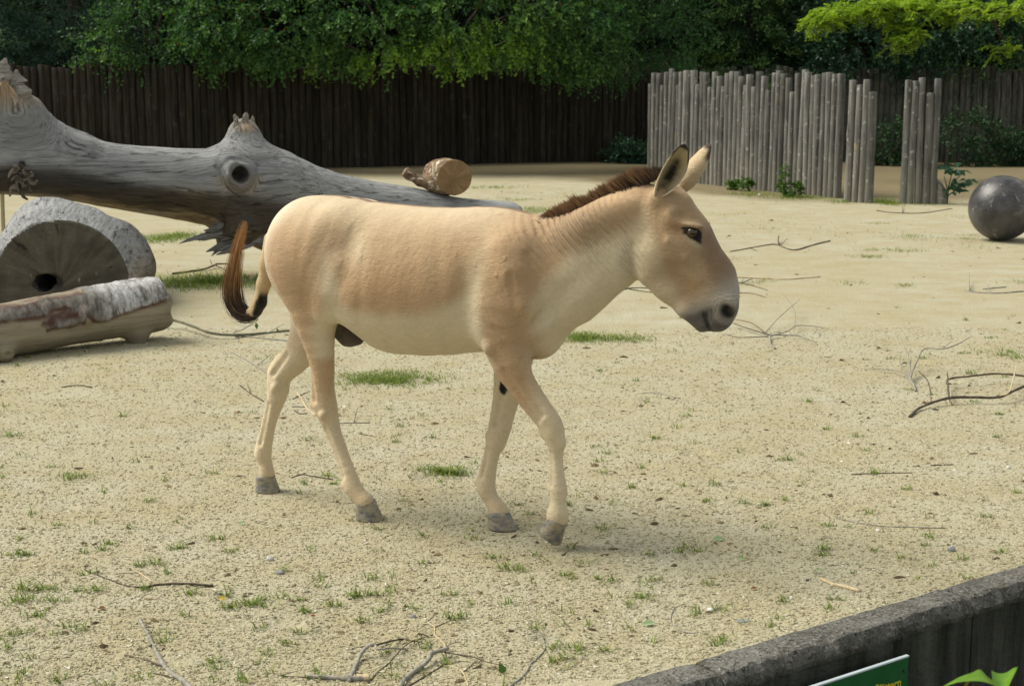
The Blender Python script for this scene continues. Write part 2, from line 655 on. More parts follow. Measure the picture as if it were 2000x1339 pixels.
def build_sign():
    """green notice plate on the visitors' face of the wall; only its top corner is in view"""
    rz = math.atan2(WALL_T[1], WALL_T[0])
    # the right upper corner of the plate, 6 cm in front of the face
    d0 = WALL_N * (0.131 + 0.05)
    best = None
    for s in np.linspace(0.3, 1.6, 400):
        P = WALL_A * (1, 1, 0) + WALL_T * s + d0
        r = ray(1773, 1281)
        if abs(P[0] / P[1] - r[0] / r[1]) < (best[0] if best else 9):
            best = (abs(P[0] / P[1] - r[0] / r[1]), P)
    P = best[1]
    z = at_depth(1773, 1281, P[1])[2]
    root = empty("notice_sign", (P[0], P[1], z), rz)
    tag(root, "green notice sign with yellow lettering fixed to the dark wall face", "sign")
    g = Mat("green enamel", 0.35, 0.4)
    g.color(g.mix(g.noise(14, g.coord(), 4), (0.004, 0.085, 0.022), (0.006, 0.105, 0.030)))
    al = Mat("pale edge", 0.4, 0.4)
    al.color((0.50, 0.58, 0.62))
    ye = Mat("yellow print", 0.5, 0.3)
    ye.color((0.62, 0.55, 0.03))
    dk = Mat("dark steel", 0.45, 0.5)
    dk.color((0.02, 0.02, 0.02))
    W, Hh = 0.50, 0.34
    v, q = box((-W, -0.004, -Hh), (0, 0.0, 0.0))
    MB().put(v, q).build("plate", g.m, root, smooth=False)
    v, q = box((-W - 0.001, -0.0055, 0.0002), (0.001, 0.006, 0.0050))
    MB().put(v, q).build("rim", al.m, root, smooth=False)
    v, q, t = tube([(-0.020, -0.0045, -0.040), (-0.020, -0.009, -0.040)], [0.0042, 0.0036], 10)
    MB().put(v, q, t).build("screw", dk.m, root)
    v, q, t = tube([(-W + 0.02, -0.0045, -0.040), (-W + 0.02, -0.009, -0.040)], [0.0042, 0.0036], 10)
    MB().put(v, q, t).build("screw", dk.m, root)
    v, q = box((-0.40, 0.001, -0.30), (-0.37, 0.052, -0.26))
    MB().put(v, q).build("bracket", dk.m, root, smooth=False)
    v, q = box((-0.13, 0.001, -0.30), (-0.10, 0.052, -0.26))
    MB().put(v, q).build("bracket", dk.m, root, smooth=False)
    cu = bpy.data.curves.new("lettering", 'FONT')
    cu.body = "f\u00fcttern"
    cu.size = 0.036
    cu.extrude = 0.0006
    cu.offset = 0.0006
    cu.align_x = 'RIGHT'
    cu.materials.append(ye.m)
    tmp = bpy.data.objects.new("lettering_curve", cu)
    COL.objects.link(tmp)
    me = bpy.data.meshes.new_from_object(tmp.evaluated_get(bpy.context.evaluated_depsgraph_get()))
    me.name = "lettering"
    bpy.data.objects.remove(tmp)
    t = add("lettering", me, root)
    t.location = (-0.030, -0.0052, -0.0835)
    t.rotation_euler = (math.pi / 2, 0, 0)
    mb = MB()
    a = np.linspace(0, math.pi, 12)
    ol = [(-0.138 + 0.0085 * math.cos(x), -0.0052, -0.063 + 0.009 * math.sin(x)) for x in a] + [(-0.1465, -0.0052, -0.085), (-0.1295, -0.0052, -0.085)]
    n = len(ol)
    ol = np.array(ol)
    me = mesh_data("pictogram", np.concatenate([ol, ol + (0, 0.0010, 0)]),
                   [np.arange(n)[None], np.arange(n)[::-1][None] + n, np.stack([np.arange(n), (np.arange(n) + 1) % n, (np.arange(n) + 1) % n + n, np.arange(n) + n], 1)], ye.m, False)
    add("pictogram", me, root)


# ------------------------------------------------------------------ palisades
def m_post():
    m = Mat("weathered post", 0.9, 0.12)
    r = m.objrand()
    co = m.coord((1, 1, 1))
    va = m.n("ShaderNodeVectorMath", operation='ADD')
    cmb = m.n("ShaderNodeCombineXYZ")
    m.link(m.math('MULTIPLY', r, 37.0), cmb.inputs[2])
    m.link(co, va.inputs[0])
    m.link(cmb.outputs[0], va.inputs[1])
    mp = m.n("ShaderNodeMapping")
    mp.inputs["Scale"].default_value = (26, 26, 1.6)
    m.link(va.outputs[0], mp.inputs["Vector"])
    grain = m.noise(1.0, mp.outputs[0], 5, 0.65, 0.35, 0.65)
    blot = m.noise(2.3, va.outputs[0], 4, 0.6, 0.35, 0.68)
    c = m.mix(grain, (0.045, 0.044, 0.043), (0.182, 0.179, 0.172))
    zz = m.n("ShaderNodeSeparateXYZ")
    m.link(co, zz.inputs[0])
    ft = m.n("ShaderNodeMapRange")
    ft.inputs["From Min"].default_value, ft.inputs["From Max"].default_value = 0.75, 0.0
    m.link(zz.outputs[2], ft.inputs["Value"])
    c = m.mix(m.math('MULTIPLY', ft.outputs[0], 0.45), c, (0.27, 0.245, 0.19))
    c = m.mix(m.math('MULTIPLY', blot, 0.40), c, (0.235, 0.225, 0.195))
    c = m.mix(m.math('MULTIPLY', m.noise(15, va.outputs[0], 3, 0.5, 0.63, 0.68), 0.6), c, (0.40, 0.39, 0.37))
    c = m.mix(m.math('MULTIPLY', m.noise(3.3, va.outputs[0], 3, 0.5, 0.66, 0.72), 0.5), c, (0.30, 0.20, 0.09))
    tone = m.math('MULTIPLY_ADD', m.math('POWER', m.math('FRACT', m.math('MULTIPLY', r, 7.31)), 1.0), 0.60, 0.66)
    hs = m.n("ShaderNodeHueSaturation")
    m.link(c, hs.inputs["Color"])
    m.link(tone, hs.inputs["Value"])
    m.color(hs.outputs[0]).bump(grain, 0.6, 0.008)
    return m.m


def post_mesh(name, r, h, mat, seed, sides=12, knots=6, broken=False):
    rng = np.random.default_rng(seed)
    z = np.concatenate([[-0.12], np.linspace(0, h, 15)])
    a = np.arange(sides) * 2 * math.pi / sides
    A, Z = np.meshgrid(a, z)
    R = r * (1 - 0.10 * Z / h) * (1 + 0.05 * vnoise(np.stack([np.cos(A).ravel() * 2, np.sin(A).ravel() * 2, Z.ravel() * 2.5], 1), 1, seed, 2).reshape(A.shape))
    for _ in range(knots):
        ka, kz = rng.uniform(0, 6.28), rng.uniform(0.1, h)
        da = np.angle(np.exp(1j * (A - ka)))
        R += 0.010 * np.exp(-(da / 0.35)**2 - ((Z - kz) / 0.05)**2)
    bx = 0.010 * np.sin(Z * rng.uniform(0.8, 1.8) + rng.uniform(0, 6)) - 0.010 * math.sin(0)
    X, Y = R * np.cos(A) + bx, R * np.sin(A)
    if broken:
        Z = np.where(Z > 0.3 * h, Z * (0.75 + 0.25 * np.cos(A - 2.6)), Z)
    V = np.stack([X, Y, Z], -1).reshape(-1, 3)
    n = len(z)
    top = np.array([[bx[-1, 0], 0, V[-sides:, 2].mean() + 0.004]])
    V = np.concatenate([V, V[-sides:] * (0.9, 0.9, 1) + (0, 0, 0.006), top + (0, 0, 0.004)])
    k = np.arange(sides)
    n += 1
    Q = np.concatenate([np.stack([i * sides + k, i * sides + (k + 1) % sides, (i + 1) * sides + (k + 1) % sides, (i + 1) * sides + k], 1) for i in range(n - 1)])
    T = np.stack([(n - 1) * sides + k, (n - 1) * sides + (k + 1) % sides, np.full(sides, n * sides)], 1)
    return mesh_data(name, V, [Q, T], mat)


def build_screens():
    mp = m_post()
    kinds = {}

    def screen(P, heights, rad, label, seed):
        c = np.mean(P, 0)
        root = empty("palisade_screen", (c[0], c[1], 0))
        tag(root, label, "palisade", "grey palisade screens standing on the sand")
        for i, (p, h) in enumerate(zip(P, heights)):
            key = (round(h * 24), i % 3)
            if key not in kinds:
                kinds[key] = post_mesh("post", rad, round(h * 24) / 24, mp, 100 + len(kinds))
            o = add("post", kinds[key], root)
            o.location = (p[0] - c[0], p[1] - c[1], RNG.normal(0, 0.015) + ground_z(np.array([p[0]]), np.array([p[1]]))[0])
            o.rotation_euler = (RNG.normal(0, 0.006), RNG.normal(0, 0.006), RNG.uniform(0, 6.28))
            s = RNG.uniform(0.92, 1.10)
            o.scale = (s, s, 1)
        return root
    a, b = on_ground(1270, 349), on_ground(1634, 387.5)
    n = 43
    P = [a + (b - a) * (i / (n - 1)) for i in range(n)]
    sx = lambda i: (i / (n - 1))
    short = {0: -0.24, 3: -0.22, 7: -0.25, 12: -0.22, 15: -0.27, 18: -0.25, 23: -0.22, 25: -0.24, 28: -0.28, 33: -0.30}
    tall = 1.905 - 0.06 * np.arange(n) / n
    hs = [tall[i] + short.get(i, [0.0, -0.01, -0.07, 0.0, -0.03][i % 5]) for i in range(n)]
    screen(P, hs, 0.061, "widest grey palisade screen of upright posts behind the animal's ears", 1)
    a, b = on_ground(1656, 394.5), on_ground(1696, 396.5)
    screen([a + (b - a) * t for t in (0, 0.34, 0.67, 1.0)], [1.72, 1.68, 1.72, 1.54], 0.051, "narrow screen of four grey posts right of the wide palisade", 2)
    a, b = on_ground(1763, 398), on_ground(1821, 399)
    r = screen([a + (b - a) * t for t in (0, 0.25, 0.5, 0.75, 1.0)], [1.73, 1.72, 1.73, 1.54, 1.74], 0.053, "narrow screen of five posts with a broken stub at its foot", 3)
    s = on_ground(1836, 399)
    st = add("broken_stub", post_mesh("broken_stub", 0.088, 0.36, mp, 55, broken=True), r)
    st.location = (s[0] - r.location[0], s[1] - r.location[1], 0)


def build_back_fence():
    m = Mat("dark fence pole", 0.9, 0.1)
    r = m.objrand()
    va = m.n("ShaderNodeVectorMath", operation='ADD')
    cmb = m.n("ShaderNodeCombineXYZ")
    m.link(m.math('MULTIPLY', r, 53.0), cmb.inputs[2])
    m.link(m.coord(), va.inputs[0])
    m.link(cmb.outputs[0], va.inputs[1])
    mp = m.n("ShaderNodeMapping")
    mp.inputs["Scale"].default_value = (18, 18, 1.4)
    m.link(va.outputs[0], mp.inputs["Vector"])
    g = m.noise(1.0, mp.outputs[0], 5, 0.65)
    bl = m.noise(2.6, va.outputs[0], 4, 0.65, 0.38, 0.66)
    c = m.mix(g, (0.013, 0.0115, 0.010), (0.046, 0.041, 0.034))
    c = m.mix(m.math('MULTIPLY', bl, 0.4), c, (0.038, 0.028, 0.016))
    c = m.mix(m.math('MULTIPLY', m.noise(4.6, va.outputs[0], 4, 0.6, 0.6, 0.7), 0.45), c, (0.068, 0.067, 0.060))
    hs = m.n("ShaderNodeHueSaturation")
    m.link(c, hs.inputs["Color"])
    m.link(m.math('MULTIPLY_ADD', m.math('FRACT', m.math('MULTIPLY', r, 5.7)), 0.6, 0.70), hs.inputs["Value"])
    m.color(hs.outputs[0]).bump(g, 0.5, 0.008)
    g2 = Mat("grey fence pole", 0.9, 0.1)
    rr = g2.objrand()
    gg = g2.noise(1.0, g2.coord((18, 18, 1.5), warp=0.4), 5, 0.65)
    cc = g2.mix(gg, (0.042, 0.041, 0.035), (0.125, 0.121, 0.104))
    hs2 = g2.n("ShaderNodeHueSaturation")
    g2.link(cc, hs2.inputs["Color"])
    g2.link(g2.math('MULTIPLY_ADD', rr, 0.5, 0.72), hs2.inputs["Value"])
    g2.color(hs2.outputs[0]).bump(gg, 0.5, 0.008)
    line = np.array([(-14.5, 29.6), (-8.0, 30.0), (-2.8, 30.8), (3.2, 33.6), (9.0, 32.9), (14.5, 32.1)])
    seg = np.linalg.norm(np.diff(line, axis=0), axis=1)
    cum = np.concatenate([[0], np.cumsum(seg)])
    root = empty("palisade_fence", (line[2][0], line[2][1], 0))
    tag(root, "long dark palisade fence along the back of the enclosure under the foliage", "fence")
    dark = [post_mesh("pole", 0.083, h, m.m, 300 + i, 10, 2) for i, h in enumerate((2.06, 2.10, 2.03, 2.08))]
    grey = [post_mesh("pole", 0.074, h, g2.m, 320 + i, 10, 2) for i, h in enumerate((2.06, 2.10, 2.02, 2.07))]
    s, i = 0.0, 0
    while s < cum[-1] and i < 298:
        x, y = np.interp(s, cum, line[:, 0]), np.interp(s, cum, line[:, 1])
        right = x > 4.4
        o = add("pole", (grey if right else dark)[int(RNG.integers(4))], root)
        o.location = (x - line[2][0], y - line[2][1], RNG.normal(0, 0.02) - 0.02)
        o.rotation_euler = (RNG.normal(0, 0.005), RNG.normal(0, 0.006), RNG.uniform(0, 6.28))
        s += (0.122 if right else 0.138) * RNG.uniform(0.94, 1.07)
        i += 1


def build_hill():
    """planted bank that closes the view behind the trees"""
    x = np.linspace(-60, 60, 61)
    y = np.array([43.0, 46, 49, 52, 56, 62, 75])
    z = np.array([-0.1, 2.4, 4.8, 6.4, 7.4, 7.8, 6.0])
    Xg, K = np.meshgrid(x, np.arange(7), indexing='ij')
    V = np.stack([Xg, y[K], z[K]], -1).reshape(-1, 3)
    V[:, 2] += 0.5 * vnoise(V, 0.3, 77, 3) * (V[:, 2] > 0)
    i = (np.arange(60)[:, None] * 7 + np.arange(6)[None]).ravel()
    m = Mat("ground cover", 0.95, 0.1)
    m.color(m.mix(m.noise(1.5, m.coord(), 6, 0.7), (0.006, 0.014, 0.006), (0.018, 0.036, 0.012)))
    tag(add("hill", mesh_data("hill", V, np.stack([i, i + 7, i + 8, i + 1], 1), m.m)), kind='structure')


build_ground()
build_hill()
build_wall()
build_sign()
build_screens()
build_back_fence()
ONAGER = {
    'trunk': [(-0.446, 0, 1.044, 0.1898, 1.05), (-0.347, 0, 1.029, 0.2099, 0.98), (-0.164, 0, 0.944, 0.2764, 0.8), (0.039, 0, 0.931, 0.2794, 0.82), (0.213, 0, 0.945, 0.2679, 0.76), (0.331, 0, 0.956, 0.2634, 0.66), (0.414, 0, 0.948, 0.2431, 0.62)],
    'chest': [(0.414, 0, 0.914, 0.2026, 0.72), (0.487, 0, 0.84, 0.1281, 0.9), (0.508, 0, 0.766, 0.0914, 1.1)],
    'neck': [(0.487, 0, 0.965, 0.2288, 0.55), (0.609, 0, 1.0, 0.192, 0.5), (0.682, 0, 1.044, 0.171, 0.47), (0.772, 0, 1.095, 0.1536, 0.46), (0.847, 0, 1.147, 0.1419, 0.44), (0.915, 0, 1.198, 0.1235, 0.46)],
    'head': [(0.998, 0, 1.214, 0.1, 0.8), (1.042, 0, 1.124, 0.112, 0.62), (1.086, 0, 1.045, 0.1082, 0.54), (1.137, 0, 0.99, 0.1009, 0.5), (1.163, 0, 0.938, 0.0834, 0.56), (1.178, 0, 0.9, 0.066, 0.66)],
    'cheek': [(0.975, 0, 1.094, 0.1054, 0.75), (0.992, 0, 1.135, 0.0983, 0.74)],
    'jaw': [(0.962, 0, 1.028, 0.0721, 0.95), (1.02, 0, 0.982, 0.0701, 0.75), (1.076, 0, 0.924, 0.0576, 0.75)],
    'chin': [(1.077, 0, 0.899, 0.0349, 1.1), (1.128, 0, 0.846, 0.0296, 1.4)],
    'lip': [(1.179, 0, 0.864, 0.0451, 1.1)],
    'near_hind': [(-0.432, -0.1, 0.972, 0.1283, 0.8), (-0.413, -0.11, 0.866, 0.1008, 0.8), (-0.382, -0.11, 0.739, 0.0754, 0.8), (-0.366, -0.105, 0.64, 0.056, 0.8), (-0.362, -0.1, 0.576, 0.0474, 0.85), (-0.365, -0.095, 0.508, 0.0455, 0.85), (-0.363, -0.09, 0.441, 0.0494, 0.85), (-0.349, -0.085, 0.387, 0.0397, 0.9), (-0.326, -0.085, 0.328, 0.0299, 0.95), (-0.305, -0.08, 0.275, 0.0274, 0.95), (-0.283, -0.08, 0.22, 0.0274, 0.95), (-0.258, -0.08, 0.162, 0.0304, 0.95), (-0.245, -0.08, 0.125, 0.0346, 0.95), (-0.217, -0.08, 0.097, 0.0307, 1), (-0.194, -0.08, 0.08, 0.0325, 1.05)],
    'far_hind': [(-0.537, 0.1, 0.945, 0.1334, 0.8), (-0.547, 0.11, 0.83, 0.1054, 0.8), (-0.554, 0.1, 0.696, 0.085, 0.8), (-0.605, 0.095, 0.589, 0.065, 0.8), (-0.666, 0.09, 0.53, 0.055, 0.8), (-0.702, 0.085, 0.487, 0.0501, 0.85), (-0.703, 0.08, 0.435, 0.0449, 0.9), (-0.725, 0.08, 0.369, 0.0348, 0.95), (-0.751, 0.08, 0.302, 0.0297, 0.95), (-0.771, 0.08, 0.235, 0.0298, 0.95), (-0.785, 0.08, 0.186, 0.0339, 0.95), (-0.789, 0.08, 0.151, 0.0339, 0.95), (-0.778, 0.08, 0.115, 0.0263, 1), (-0.774, 0.08, 0.079, 0.0328, 1.1)],
    'near_hock': [(-0.413, -0.09, 0.432, 0.0165, 0.8), (-0.397, -0.09, 0.494, 0.0155, 0.8), (-0.385, -0.095, 0.547, 0.0155, 0.8)],
    'far_hock': [(-0.731, 0.088, 0.512, 0.0184, 0.8), (-0.701, 0.09, 0.56, 0.0174, 0.8)],
    'near_front': [(0.429, -0.11, 0.873, 0.1264, 0.62), (0.43, -0.115, 0.763, 0.0866, 0.7), (0.459, -0.115, 0.676, 0.072, 0.75), (0.489, -0.11, 0.614, 0.0557, 0.8), (0.529, -0.1, 0.555, 0.0493, 0.85), (0.572, -0.095, 0.502, 0.0447, 0.9), (0.602, -0.09, 0.464, 0.0428, 0.9), (0.614, -0.085, 0.425, 0.041, 0.95), (0.624, -0.085, 0.383, 0.0294, 0.95), (0.624, -0.08, 0.325, 0.0241, 0.95), (0.626, -0.08, 0.273, 0.0277, 0.95), (0.631, -0.08, 0.224, 0.0321, 0.95), (0.633, -0.08, 0.179, 0.0276, 1), (0.629, -0.08, 0.136, 0.0375, 1), (0.629, -0.08, 0.117, 0.0392, 1)],
    'far_front': [(0.348, 0.11, 0.839, 0.1245, 0.62), (0.354, 0.11, 0.684, 0.0867, 0.7), (0.344, 0.105, 0.567, 0.066, 0.75), (0.325, 0.095, 0.469, 0.049, 0.85), (0.311, 0.085, 0.391, 0.0443, 0.9), (0.3, 0.08, 0.335, 0.0386, 0.95), (0.285, 0.075, 0.291, 0.0311, 0.95), (0.272, 0.07, 0.23, 0.0302, 0.95), (0.261, 0.07, 0.173, 0.034, 0.95), (0.259, 0.07, 0.128, 0.0349, 0.95), (0.281, 0.07, 0.085, 0.0292, 1), (0.305, 0.07, 0.054, 0.0329, 1.05), (0.318, 0.07, 0.035, 0.0357, 1.05)],
    'sheath': [(-0.326, -0.0, 0.727, 0.0509, 1.2), (-0.296, 0, 0.7, 0.043, 1.2), (-0.261, 0, 0.684, 0.0175, 1.2)],
    'dock': [(-0.647, 0, 1.051, 0.0402, 1), (-0.68, 0, 0.958, 0.0292, 1), (-0.703, 0, 0.875, 0.0252, 1), (-0.725, 0, 0.801, 0.0253, 1), (-0.746, 0, 0.767, 0.0223, 1), (-0.777, 0, 0.757, 0.0162, 1)],
}
MARK = {
    'belly_line': [(-0.38, 0.748), (-0.262, 0.842), (-0.148, 0.838), (-0.015, 0.828), (0.137, 0.846), (0.265, 0.888), (0.338, 0.948), (0.399, 0.806), (0.44, 0.661)],
    'neck_line': [(0.521, 0.803), (0.571, 0.935), (0.67, 1.058), (0.767, 1.107), (0.881, 1.151), (0.918, 1.184)],
    'dorsal': [(-0.484, 1.217), (-0.389, 1.242), (-0.159, 1.224), (0.107, 1.209), (0.342, 1.221), (0.486, 1.188)],
    'crest': [(0.527, 1.186), (0.607, 1.2), (0.706, 1.233), (0.803, 1.281), (0.879, 1.318), (0.944, 1.348), (0.991, 1.358)],
    'eye': (1.093, 1.164),
    'nostril': (1.218, 0.898),
    'mouth0': (1.141, 0.879),
    'mouth1': (1.165, 0.82),
    'muzzle': (1.209, 0.912),
    'chin': (1.13, 0.845),
    'jaw_top': (0.889, 1.13),
    'jaw_mid': (0.889, 1.042),
    'jaw_low': (0.954, 0.964),
    'jaw_far': (1.085, 0.866),
    'ear_base': (1.008, 1.281),
    'ear_tip': (1.105, 1.462),
    'hollow': (-0.231, 1.072),
    'wedge0': (-0.124, 1.103),
    'wedge1': (-0.242, 0.915),
    'wedge2': (-0.248, 0.838),
    'hip': (-0.213, 1.159),
    'thigh': (-0.413, 0.981),
    'stifle': (-0.278, 0.835),
    'elbow_w0': (0.375, 0.99),
    'elbow_w1': (0.358, 0.766),
    'shoulder': (0.476, 0.958),
    'point_sh': (0.591, 0.868),
    'chestnut': (0.337, 0.541),
    'brow': (1.099, 1.195),
    'cheekbone': (1.044, 1.136),
    'rump': (-0.626, 1.019),
    'tailroot': (-0.675, 0.948),
    'rump_l0': (-0.602, 0.885),
    'rump_l1': (-0.441, 0.637),
    'croup': (-0.429, 1.205),
    'sh0': (-0.298, 0.795),
    'sh1': (-0.165, 0.699),
    'near_ear0': (0.985, 1.305),
    'near_ear1': (1.076, 1.461),
    'far_ear0': (1.029, 1.313),
    'far_ear1': (1.122, 1.458),
    'poll': (0.988, 1.345),
    'nose': (1.175, 0.885),
}
HEAD_YAW, HEAD_PIVOT = 0.17 , 0.93
ORIGIN = (-0.36, 5.53, 0.0) 
YAW = -0.47124
TAIL_PATH = [(-0.726, 0, 0.775), (-0.765, 0, 0.745), (-0.815, 0, 0.75), (-0.849, 0, 0.793), (-0.857, 0, 0.855), (-0.841, 0, 0.939), (-0.815, 0, 1.033), (-0.784, 0, 1.122)]
HOOVES = [((-0.199, -0.07, 0.072), 0.018, 0.0, 0.03, 0.047, 0.056, 0.0), ((-0.784, 0.08, 0.070), 0.010, 0.0, -0.03, 0.047, 0.054, 0.0),
          ((0.312, 0.06, 0.060), 0.020, 0.0, 0.0, 0.050, 0.062, 0.0), ((0.634, -0.08, 0.118), 0.014, 0.040, 0.0, 0.046, 0.050, 0.65)]
GROUND_FIT = {'near_hind': -0.010, 'far_hind': -0.005, 'near_hock': 0, 'far_front': 0.020}
for _k, _dz in GROUND_FIT.items():
    ONAGER[_k] = [(x, y, z + _dz * max(0.0, 1 - z / 0.4), r, q) for x, y, z, r, q in ONAGER[_k]]
TRUNK_AT = (-3.615, 12.4, 0.0) 
TRUNK_YAW = 0.5467
TRUNK = {
    'trunk': [(-1.241, 0.0, 1.038, 0.251, 1.0), (-0.932, 0.0, 1.046, 0.263, 1.0), (-0.614, 0.0, 1.054, 0.275, 1.0), (-0.207, 0.0, 1.019, 0.28, 1.0), (0.211, 0.0, 0.922, 0.272, 1.0), (0.647, 0.0, 0.848, 0.29, 1.0), (1.101, 0.0, 0.789, 0.327, 1.0), (1.429, 0.0, 0.764, 0.399, 1.0), (1.716, 0.0, 0.695, 0.413, 1.0), (2.06, 0.0, 0.589, 0.362, 1.0), (2.569, 0.0, 0.488, 0.322, 1.0), (3.1, 0.0, 0.402, 0.304, 1.0), (3.654, 0.0, 0.317, 0.276, 1.0), (4.144, 0.0, 0.268, 0.271, 1.0)],
    'limb': [(-0.327, 0.0, 1.105, 0.245, 1.0), (-0.476, 0.0, 1.356, 0.243, 1.0), (-0.606, 0.0, 1.541, 0.208, 1.0), (-0.663, 0.0, 1.723, 0.183, 1.0)],
    'limb2': [(-0.036, 0.0, 1.099, 0.162, 1.0), (-0.218, 0.0, 1.207, 0.127, 1.0), (-0.353, 0.0, 1.375, 0.101, 1.0)],
    'stub': [(1.477, 0.0, 1.064, 0.236, 1.0), (1.472, 0.0, 1.207, 0.15, 1.0), (1.464, 0.0, 1.26, 0.1, 1.0)],
    'knot': [(1.281, -0.3, 0.905, 0.133, 1.0)],
    'hole': [(1.267, -0.36, 0.904, 0.075, 1.0)],
    'lower': [(1.298, -0.08, 0.581, 0.202, 1.0), (1.318, -0.16, 0.416, 0.179, 1.0), (1.236, -0.22, 0.327, 0.115, 1.0)],
    'lower2': [(1.544, -0.05, 0.478, 0.25, 1.0), (1.638, -0.05, 0.382, 0.182, 1.0)],
}
SHARDS = [((1.342, -0.2, 0.454), (0.771, -0.24, 0.336), 0.031), ((1.388, -0.2, 0.42), (0.929, -0.24, 0.345), 0.036), ((1.434, -0.2, 0.396), (1.003, -0.24, 0.244), 0.036), ((1.481, -0.2, 0.38), (1.049, -0.24, 0.224), 0.036), ((1.529, -0.2, 0.364), (1.104, -0.24, 0.221), 0.04), ((1.576, -0.2, 0.343), (1.179, -0.24, 0.234), 0.036), ((1.624, -0.2, 0.341), (1.254, -0.24, 0.252), 0.04), ((1.483, -0.2, 0.42), (1.136, -0.24, 0.352), 0.044), ((1.625, -0.2, 0.386), (1.321, -0.24, 0.289), 0.044), ((1.389, -0.2, 0.452), (1.036, -0.24, 0.375), 0.036), ((1.697, -0.2, 0.355), (1.415, -0.24, 0.274), 0.04), ((1.296, -0.2, 0.492), (1.001, -0.24, 0.421), 0.044)]
STUB_SHARDS = [((1.389, 0.0, 1.279), (1.393, 0.0, 1.385), 0.022), ((1.427, 0.0, 1.287), (1.413, 0.0, 1.412), 0.022), ((1.465, 0.0, 1.287), (1.47, 0.0, 1.433), 0.027), ((1.503, 0.0, 1.286), (1.517, 0.0, 1.424), 0.022), ((1.541, 0.0, 1.277), (1.545, 0.0, 1.393), 0.022), ((1.446, 0.0, 1.269), (1.44, 0.0, 1.376), 0.027)]
LIMB_SHARDS = [((-0.625, 0.0, 1.561), (-0.562, 0.0, 1.836), 0.051), ((-0.524, 0.0, 1.581), (-0.537, 0.0, 1.852), 0.047), ((-0.447, 0.0, 1.519), (-0.485, 0.0, 1.772), 0.051), ((-0.39, 0.0, 1.458), (-0.439, 0.0, 1.662), 0.051), ((-0.665, 0.0, 1.561), (-0.627, 0.0, 1.811), 0.051)]
GNARL = (-0.502, -0.27, 0.945, 0.09, 1.0)
LOG_AT = (-3.139, 9.05, 0.0) 
LOG_YAW = 0.6915
LOG = {
    'log': [(-0.308, 0.0, 0.124, 0.153, 1.0), (-0.119, 0.0, 0.154, 0.161, 1.0), (0.106, 0.0, 0.169, 0.17, 1.0), (0.372, 0.0, 0.194, 0.17, 1.0), (0.648, 0.0, 0.209, 0.173, 1.0), (0.897, 0.0, 0.223, 0.179, 1.0), (1.051, 0.0, 0.229, 0.174, 1.0)],
    'stub': [(0.855, -0.02, 0.134, 0.099, 1.0), (0.854, -0.06, 0.065, 0.066, 1.0), (0.86, -0.06, 0.03, 0.056, 1.0)],
    'knot': [(0.469, -0.17, 0.224, 0.051, 1.0)],
    'lowknot': [(-0.043, -0.15, 0.051, 0.061, 1.0)],
}


# ------------------------------------------------------------------ dead wood
def normals_of(f, V, e=0.004):
    G = np.stack([f(V + np.eye(3)[i] * e) - f(V - np.eye(3)[i] * e) for i in range(3)], 1)
    return G / np.maximum(np.linalg.norm(G, axis=1, keepdims=True), 1e-9)


def split_faces(V, Q, mask):
    """two meshes out of one: faces whose vertices are all in the mask, and the rest"""
    m = mask[Q].all(1)
    out = []
    for q in (Q[~m], Q[m]):
        u, inv = np.unique(q, return_inverse=True)
        out.append((u, inv.reshape(q.shape)))
    return out


def m_driftwood():
    m = Mat("bleached trunk wood", 0.82, 0.2)
    flow = m.attr("flow", "Vector")
    mp = m.n("ShaderNodeMapping")
    mp.inputs["Scale"].default_value = (1.8, 40, 40)
    m.link(flow, mp.inputs["Vector"])
    g1 = m.noise(1.0, mp.outputs[0], 6, 0.68, 0.32, 0.68, dist=0.4)
    mp2 = m.n("ShaderNodeMapping")
    mp2.inputs["Scale"].default_value = (1.2, 22, 22)
    m.link(flow, mp2.inputs["Vector"])
    cr = m.noise(1.0, mp2.outputs[0], 6, 0.78, 0.575, 0.63, dist=0.6)       # long dark drying cracks
    big = m.noise(1.3, m.coord((0.6, 1, 1)), 4, 0.6, 0.35, 0.65)
    c = m.mix(g1, (0.130, 0.132, 0.138), (0.365, 0.368, 0.376))
    c = m.mix(m.math('MULTIPLY', big, 0.4), c, (0.40, 0.402, 0.405))
    brown = m.mix(g1, (0.13, 0.085, 0.042), (0.44, 0.33, 0.195))
    c = m.mix(m.math('MULTIPLY', m.attr("tan"), 0.9), c, brown)
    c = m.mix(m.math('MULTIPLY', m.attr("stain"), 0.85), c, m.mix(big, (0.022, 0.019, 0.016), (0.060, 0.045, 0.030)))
    c = m.mix(m.math('MULTIPLY', cr, 0.75), c, (0.045, 0.040, 0.036))
    c = m.mix(m.math('MULTIPLY', m.attr("fresh"), 0.9), c, m.mix(g1, (0.22, 0.12, 0.045), (0.50, 0.36, 0.20)))
    m.color(c)
    m.bump(m.math('SUBTRACT', g1, m.math('MULTIPLY', cr, 1.6)), 0.8, 0.014)
    m.bump(m.noise(60, m.coord((0.3, 1, 1)), 3, 0.7, 0.3, 0.7), 0.3, 0.004)
    return m.m


